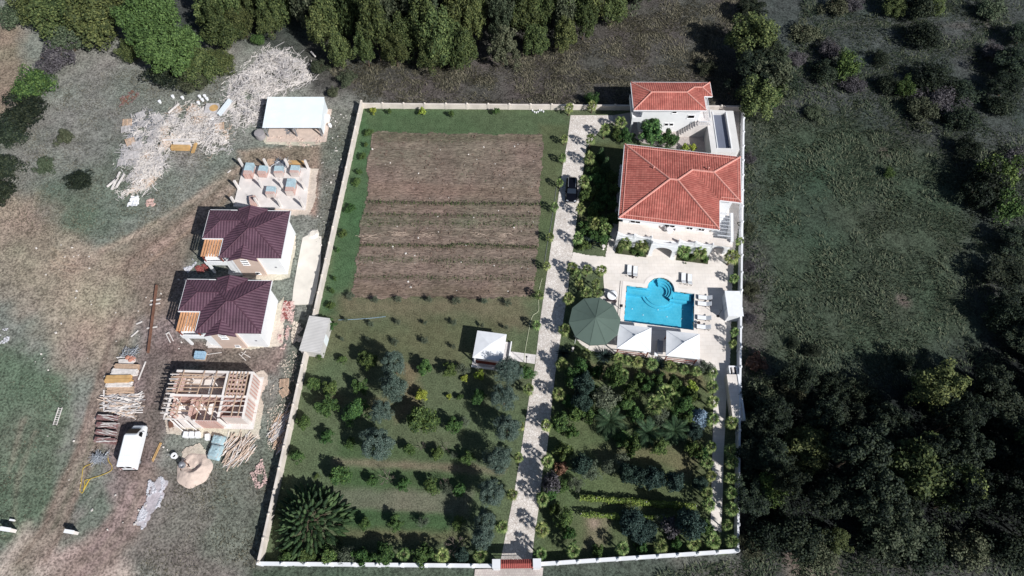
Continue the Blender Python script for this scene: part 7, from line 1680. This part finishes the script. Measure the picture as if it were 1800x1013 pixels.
# trestle on the mud
t = thing('trestle', 'pale timber trestle on the mud west of the southern maroon house', 'trestle', at(299, 594), R(-55))
for s in (-.22, .22): mb = MB(); mb.box(-.9, s - .06, .05, .8, s + .06, .2); mb.build('rail', MT['wood_pale'], t)
mb = MB(); mb.box(-.9, -.155, .06, -.75, .155, .18); mb.build('cross_piece', MT['wood_pale'], t)
for px, py, L, a, lab in ((245, 568, .9, .5, 'short pale board on the mud left of the rusty beam, upper one'), (237, 587, 1.3, .9, 'pale board on the mud left of the rusty beam, lower one'), (250, 652, 2.8, 1.45, 'thin pale pole standing out right of the timber row'), (247, 697, 1.5, 1.5, 'upright stack of two boards at the right of the jumbled planks'), (183, 704, 3.2, -1.3, 'thin pale board angled at the left of the jumbled planks'), (403, 302, .7, .9, 'single white block in the grass west of the concrete slab')):
    t = thing('loose_board', lab, 'board', at(px, py), a); mb = MB(); mb.box(-L / 2, -.09, 0, L / 2, .09, .09); mb.build('board', MT['wood_pale'], t)
# pallet of blue sacks
t = thing('sack_pallet', 'pallet of blue wrapped sacks behind the brick shell', 'pallet', at(354, 627), R(-3)); mb = MB(); mb.box(-.75, -.6, 0, .75, .6, .13); mb.build('pallet', MT['wood'], t); mb = MB()
for l in range(4):
    for i in range(3):
        for j in range(2): mb.obox((-.48 + i * .48 + rr.uniform(-.03, .03), -.27 + j * .54, .22 + l * .17), (.46, .52, .15), (0, 0, rr.uniform(-.08, .08)))
mb.build('sacks', MT['blue_plastic'], t)
for px, py, L, a in ((375, 622, 2.4, .15), (426, 628, 1.6, -.7), (432, 624, 1.7, -.5), (428, 622, 1.0, 1.0)):
    t = thing('thin_batten', 'thin pale batten lying on the mud behind the brick shell', 'batten', at(px, py), a, 'battens behind the brick shell'); mb = MB(); mb.box(-L / 2, -.04, 0, L / 2, .04, .05); mb.build('batten', MT['wood_pale'], t)
# white blocks in front of the brick shell
for i, (px, py) in enumerate(((329, 766), (339, 766), (350, 766), (367, 770))):
    t = thing('white_crate', '%s white bulk sack from the left in front of the brick shell' % ORD[i], 'bulk sack', at(px, py), R(-4 + 5 * i), 'white bulk sacks'); mb = MB(); mb.box(-.28, -.38, 0, .28, .38, .6); mb.build('body', MT['white_paint'], t); mb = MB(); mb.box(-.30, -.40, .604, .30, .40, .64); mb.build('lid', MT['white_cloth'], t)
# teal tarpaulin sheets over pallets
for px, py, w, d, h, lab in ((385, 775, 1.5, 1.3, .9, 'pale blue plastic sheet over a low stack by the white sacks'), (380, 795, 1.6, 1.9, .9, 'larger pale blue plastic sheet over a stack beside the sand pile')):
    t = thing('sheeted_stack', lab, 'covered stack', at(px, py), R(-12)); mb = MB(); n = 9
    rg = np.random.default_rng(int(px)); 
    def hgt(i, j):
        e = min(i, j, n - i, n - j); return (h if e > 1 else (h * .92 if e == 1 else .02)) + (rg.uniform(-.06, .06) if e > 0 else 0)
    HG = [[hgt(i, j) for j in range(n + 1)] for i in range(n + 1)]
    def pt(i, j):
        f = lambda k: (k / n - .5) if k not in (0, n) else (-.56 if k == 0 else .56)
        return (f(i) * w, f(j) * d, HG[i][j])
    for i in range(n):
        for j in range(n): mb.face([pt(i, j), pt(i + 1, j), pt(i + 1, j + 1), pt(i, j + 1)])
    mb.build('plastic_sheet', MT['teal_sheet'], t, True); mb = MB(); mb.box(-w * .42, -d * .42, 0, w * .42, d * .42, h * .8); mb.build('stack', MT['hblock'], t)
jumble('pole_heap', 'fan of pale timber poles heaped beside the brick shell', 'poles', [(398, 770), (440, 772), (442, 800), (425, 812), (402, 816), (396, 800)], 110, 1.6, 3.0, .6, ['wood_pale', 'wood_tan', 'wood_tan'], 8, w=(.06, .1), ang=1.05, spread=.9, th=.07)
jumble('pole_heap', 'timber offcuts piled along the west wall below the brick shell', 'poles', [(478, 745), (512, 712), (508, 745), (488, 775), (478, 765)], 60, 1.2, 3.2, .4, ['wood_pale', 'wood', 'wood_grey'], 9, w=(.06, .14), ang=1.0, spread=.8)
jumble('pole_heap', 'short offcuts against the west wall above the tiny shrub', 'poles', [(482, 772), (500, 765), (498, 790), (484, 792)], 26, .8, 1.8, .35, ['wood_pale', 'wood'], 19, w=(.08, .16), ang=1.2, spread=.7)
# sand pile
x, y, _ = at(341, 826); t = thing('sand_pile', 'round pile of beige sand with a dug out hollow', 'sand', (x, y, 0)); nr, na = 26, 90; V, F = [], []
rng = np.random.default_rng(8)
for i in range(nr + 1):
    for a in range(na):
        r = i / nr; th = 2 * math.pi * a / na; Rr = 2.35 * (1 + .03 * math.sin(3 * th + 1) + .03 * math.sin(7 * th)); hx = .75 * (1 - r ** 1.6) * (1 + .15 * vnoise(np.array([r * 6 * math.cos(th)]), np.array([r * 6 * math.sin(th)]), 1.0)[0])
        dx, dy = r * Rr * math.cos(th) + .55, r * Rr * math.sin(th) - .9
        cut = max(0, 1 - math.hypot(dx - .3, (dy + 0.1)) / 1.35); hx -= .85 * min(1, cut * 2.2) * (1 - r)
        V.append((r * Rr * math.cos(th), r * Rr * math.sin(th), max(hx, 0) - .03 + .10 * (vnoise(np.array([dx * 1.0]), np.array([dy]), .35)[0] - .5) * (1 - r ** 4)))
for i in range(nr):
    for a in range(na): a2 = (a + 1) % na; F.append((i * na + a, i * na + a2, (i + 1) * na + a2, (i + 1) * na + a))
np_mesh('sand_heap', V, F, MT['sand'], t, smooth=True)
ragged_patch('sand_spill', [(325, 790), (352, 780), (366, 800), (366, 818), (340, 830), (320, 815)], .03, MT['sand'], .2, 10, 17)
# concrete mixer: drum on a wheeled frame
t = thing('concrete_mixer', 'small concrete mixer with tilted drum at the left of the sand pile', 'mixer', at(324, 818), R(35)); mb = MB(); mb.lathe([(.22, 0), (.46, .25), (.48, .55), (.26, .95), (.24, .95), (.44, .55)], 18)
o = mb.build('drum', MT['steel'], t, True); o.rotation_euler = (R(40), 0, 0); o.location = (0, .1, .55)
mb = MB()
for s in (-.5, .5): mb.bar((s, -.5, .1), (s * .9, 0, 1.0), .07); mb.bar((s, .55, .05), (s * .9, 0, 1.0), .07)
mb.bar((-.5, -.5, .12), (.5, -.5, .12), .07); mb.build('frame', MT['rustbeam'], t); wheels(t, (-.55, .55), (-.5,), .2, .08)
t = thing('cement_bucket', 'white round bucket with a dark hole and a handle, above the mixer', 'bucket', at(309, 803)); mb = MB(); mb.lathe([(.34, 0), (.4, .5), (.42, .62), (.22, .63), (.2, .3)], 18); mb.build('bucket', MT['white_paint'], t); mb = MB(); mb.lathe([(.2, .3), (.2, .31)], 14); mb.build('hole', MT['dark'], t); mb = MB(); mb.bar((-1.0, .15, .4), (-.3, .05, .5), .05); mb.build('handle', MT['chrome'], t)
t = thing('wheelbarrow', 'small wheelbarrow standing on the sandy fill before the brick shell', 'wheelbarrow', at(303, 748), R(20)); mb = MB(); mb.prism([(-.3, -.4), (.3, -.4), (.22, .45), (-.22, .45)], .35, .6); mb.build('tray', MT['rustbeam'], t); mb = MB()
for s in (-.25, .25): mb.bar((s, .5, .3), (s, -1.0, .6), .04); mb.bar((s, -.3, .35), (s, -.35, 0), .04)
mb.build('handle', MT['rustbeam'], t); mb = MB(); mb.tube([(-.05, .65, .2), (.05, .65, .2)], .2, 14); mb.build('wheel', MT['tyre'], t)
lumber('board_stack', 'yellowish orange boards lying on the mud right of the white van', 'boards', 276, 795, 2.8, .35, .08, 1.35, 'wood_orange', None, bw=.12)
# pallets by the west wall
def pallet(px, py, rz, label, m='wood', z=0.0, s=1.2, tilt=(0, 0), group='wooden pallets'):
    t = thing('wooden_pallet', label, 'pallet', (*at(px, py)[:2], z), rz, group); t.rotation_euler = (tilt[0], tilt[1], rz); mb = MB()
    for k in range(7): y = -s / 2 + s * (k + .5) / 7; mb.box(-s / 2, y - .055, .11, s / 2, y + .055, .14)
    mb.build('deck_boards', MT[m], t); mb = MB()
    for x in (-s / 2 + .07, 0, s / 2 - .07): mb.box(x - .06, -s / 2, 0, x + .06, s / 2, .107)
    mb.build('bearers', MT[m], t); return t
pallet(500, 674, .1, 'upper brown pallet lying in the rubble by the west wall', 'wood', .05, 1.3); pallet(501, 690, .6, 'lower brown pallet tilted in the rubble by the west wall', 'wood', .05, 1.3)
# scrap timber heaps at the top left: tangled waste plus the pallets that lie on them
jumble('scrap_timber', 'huge tangled heap of grey white scrap timber left of the open shed', 'scrap timber', [(462, 92), (490, 88), (535, 108), (545, 140), (520, 150), (470, 170), (455, 215), (420, 225), (402, 190), (400, 165), (405, 140), (440, 120)], 4200, .3, 1.7, 1.1, ['wood_grey', 'wood_pale', 'stone', 'wood_grey', 'wood_pale'], 11, w=(.03, .10), th=.035, fray_m=1.8)
jumble('scrap_timber', 'wide tangled heap of beige scrap timber across the upper left site', 'scrap timber', [(310, 190), (350, 185), (380, 200), (400, 240), (398, 262), (372, 268), (350, 248), (300, 250), (290, 275), (285, 300), (262, 330), (215, 345), (208, 325), (238, 300), (240, 270), (262, 238), (290, 215)], 5200, .3, 1.5, .9, ['wood_grey', 'wood_pale', 'stone', 'wood_pale', 'wood_tan'], 12, w=(.03, .10), th=.035, fray_m=1.5)
jumble('scrap_timber', 'greyer heap of scrap boards and pallets at the left end of the scrap', 'scrap timber', [(226, 215), (250, 195), (285, 205), (290, 225), (262, 240), (245, 262), (262, 275), (235, 292), (208, 290), (215, 262), (228, 245)], 1300, .3, 1.4, .6, ['wood_grey', 'steel', 'wood_pale'], 13, w=(.04, .12), th=.035, fray_m=1.2)
for i, (px, py, a, z, m, w_) in enumerate([(225, 217, .2, .2, 'wood', 'tan'), (250, 207, .5, .6, 'wood_grey', 'pale grey'), (255, 223, -.3, .7, 'wood_grey', 'pale grey'), (279, 211, .6, .5, 'wood_grey', 'pale grey'), (222, 228, .25, .1, 'wood_grey', 'grey'), (232, 253, .5, .5, 'wood', 'brownish'), (244, 260, .45, .6, 'wood_grey', 'grey'), (228, 277, .1, .4, 'wood_grey', 'grey'), (216, 287, .1, .2, 'wood_grey', 'grey'), (240, 276, .2, .5, 'wood_grey', 'grey')]):
    pallet(px, py, a, '%s pallet in the left scrap heap, %s counting from the top' % (w_, ORD[i]), m, z, 1.5, (rr.uniform(-.15, .15), rr.uniform(-.15, .15)), 'pallets in the left scrap heap')
pallet(388, 225, .2, 'tan pallet at the right end of the beige scrap heap', 'wood', .4, 1.5)
t = thing('orange_board_stack', 'bright orange board stack at the front of the beige scrap heap', 'boards', at(319, 262), R(-2)); mb = MB()
for k in range(5): mb.obox((0, 0, .1 + k * .12), (3.1, .9 - .03 * k, .1), (0, 0, rr.uniform(-.02, .02)))
mb.build('boards', MT['wood_orange'], t); mb = MB(); mb.box(-1.3, .5, 0, 1.6, .9, .75); mb.build('pale_boards', MT['wood_pale'], t)
t = thing('orange_board_stack', 'short upright pair of orange boards beside the orange stack', 'boards', at(342, 261), R(86)); mb = MB(); mb.box(-1.0, -.25, 0, 1.0, .0, .3); mb.box(-1.1, .03, 0, .9, .22, .24); mb.build('boards', MT['wood_orange'], t)
for px, py, L, a, lab in ((320, 250, 6.0, .03, 'very long pale beam across the front of the beige scrap heap'), (207, 322, 3.6, 1.45, 'long white beam at the lower left end of the scrap heap'), (215, 322, 2.8, 1.35, 'second pale beam beside the long white one at the lower left end'), (201, 325, 2.2, .95, 'tan beam leaning out at the lower left of the scrap heap'), (308, 195, 2.6, 1.0, 'white beam sticking up from the top of the beige scrap heap'), (478, 125, 2.0, -1.1, 'short white beam on the grey white scrap heap'), (492, 128, 3.4, -.6, 'long thin beam crossing the grey white scrap heap'), (552, 100, 1.6, -.9, 'white stick in the grass right of the scrap heap'), (435, 195, 4.2, -.6, 'long pale pole lying on the right scrap heap')):
    t = thing('loose_beam', lab, 'beam', at(px, py), a); mb = MB(); mb.box(-L / 2, -.13, .55, L / 2, .13, .75); mb.build('beam', MT['wood_pale'], t)
t = thing('roofing_sheets', 'pale green white roofing sheets lying by the scrap heap', 'roofing sheets', at(396, 192, .4), R(68)); mb = MB(); mb.box(-1.9, -.5, .35, 1.9, -.02, .42); mb.box(-1.7, .02, .36, 2.0, .52, .44); mb.build('sheets', MT['corr'], t); mb = MB(); mb.box(-1.2, -.4, -.35, 1.2, .4, .345); mb.build('support', MT['wood_grey'], t)
t = thing('stone_cage', 'grey cage of scrap with an orange round board beside the roofing sheets', 'crate', at(374, 195), R(0)); mb = MB(); mb.box(-1.1, -1.1, 0, 1.1, 1.1, .7); mb.build('crate', MT['wood_grey'], t); mb = MB(); mb.lathe([(.75, .705), (.75, .76)], 20, (.45, 0, 0)); mb.build('round_board', MT['wood_orange'], t)
for i, (px, py) in enumerate(((352, 172), (357, 178), (361, 171), (365, 176), (350, 183), (375, 212), (322, 174), (305, 172), (282, 181))):
    t = thing('white_drum', 'small white drum or bucket lying above the scrap heaps', 'bucket', at(px, py), 0, 'white buckets above the scrap'); mb = MB(); mb.lathe([(.22, 0), (.27, .45), (.2, .47)], 12); mb.build('body', MT['white_paint'], t); mb = MB(); mb.lathe([(.28, .475), (.28, .5)], 12); mb.build('lid', MT['white_cloth'], t)
t = thing('white_sheet', 'crumpled white tarpaulin at the lower end of the scrap heap', 'tarpaulin', at(236, 355)); rg = np.random.default_rng(3); mb = MB(); n = 8
HH = rg.uniform(.02, .4, (n + 1, n + 1)); SX = rg.uniform(-.08, .08, (n + 1, n + 1))
for i in range(n):
    for j in range(n):
        p = lambda a, b: ((a / n - .5) * (1.8 - .5 * b / n) + SX[a, b], (b / n - .5) * 2.0, HH[a, b]); mb.face([p(i, j), p(i + 1, j), p(i + 1, j + 1), p(i, j + 1)])
mb.build('tarpaulin', MT['white_cloth'], t, True)
scatter = tag(scatter_stones('tile_rubble', [(258, 352), (270, 350), (272, 362), (258, 364)], 60, .15, .4, MT['hblock'], 31), 'small pinkish brick scrap patch right of the white tarpaulin', 'rubble')
tag(scatter_stones('brick_rubble', [(343, 470), (364, 463), (366, 476), (348, 482)], 160, .1, .3, MT['redrub'], 33, 0.03), 'dark red broken bricks between the two maroon houses', 'rubble')
jumble('rusty_scrap', 'rusty brown brush scrap in the grass above the scrap heaps', 'scrap', [(208, 175), (232, 160), (245, 165), (235, 178), (214, 188)], 60, .3, 1.0, .3, ['rust', 'rustbeam'], 14)
t = thing('water_tank', 'round grey tank with flat lid at the left front of the open shed', 'tank', at(459, 241)); mb = MB(); mb.lathe([(.85, 0), (.88, .6), (.85, 1.0), (.8, 1.06)], 26); mb.build('tank', MT['water_barrel'], t); mb = MB(); mb.lathe([(.86, 1.065), (.86, 1.11), (.1, 1.16)], 26); mb.build('lid', MT['water_barrel'], t)
t = thing('white_box', 'white cube shaped container right of the open shed', 'container', at(576, 211), R(-5)); mb = MB(); mb.box(-.42, -.5, 0, .42, .5, .7); mb.build('body', MT['white_paint'], t); mb = MB(); mb.box(-.45, -.53, .705, .45, .53, .78); mb.build('lid', MT['white_cloth'], t)
t = thing('white_barrel', 'small white round barrel below the white container', 'barrel', at(581, 223)); mb = MB(); mb.lathe([(.25, 0), (.3, .3), (.25, .6), (.1, .64)], 14); mb.build('body', MT['white_paint'], t); mb = MB(); mb.lathe([(.26, .645), (.26, .68)], 14); mb.build('lid', MT['white_cloth'], t)
jumble('shed_scaffold', 'grey scaffold parts piled under the front of the open shed', 'scaffold', [(500, 222), (520, 220), (518, 236), (504, 236)], 60, .4, 1.4, .5, ['steel'], 15, w=(.04, .07))
lumber('board_stack', 'orange boards lying behind the concrete slab', 'boards', 520, 287, 2.7, .7, .25, -.02, 'wood_orange', None, bw=.2)
t = thing('small_white_stand', 'cluster of small white pots on the lawn at the top of the field', 'pots', at(945, 197), 0); 
for k in range(7):
    mb = MB(); x, y = -.9 + .32 * k, rr.uniform(-.35, .35); mb.lathe([(.1, 0), (.14, .3), (.12, .32)], 8, (x, y, 0)); mb.build('pot', MT['white_paint'], t)
t = thing('soil_ring', 'whitish ring shaped manhole spill above the white hardstanding', 'manhole', at(551, 412)); mb = MB(); mb.lathe([(.35, .3), (.5, .32), (.55, .25), (.9, .02)], 22, cap=False); mb.lathe([(.34, .1), (.34, .3)], 18); mb.build('ring', MT['chalk'], t)
pallet(476, 285, 0, 'flat brown pallet at the northern edge of the concrete slab', 'wood', 0, 1.2)
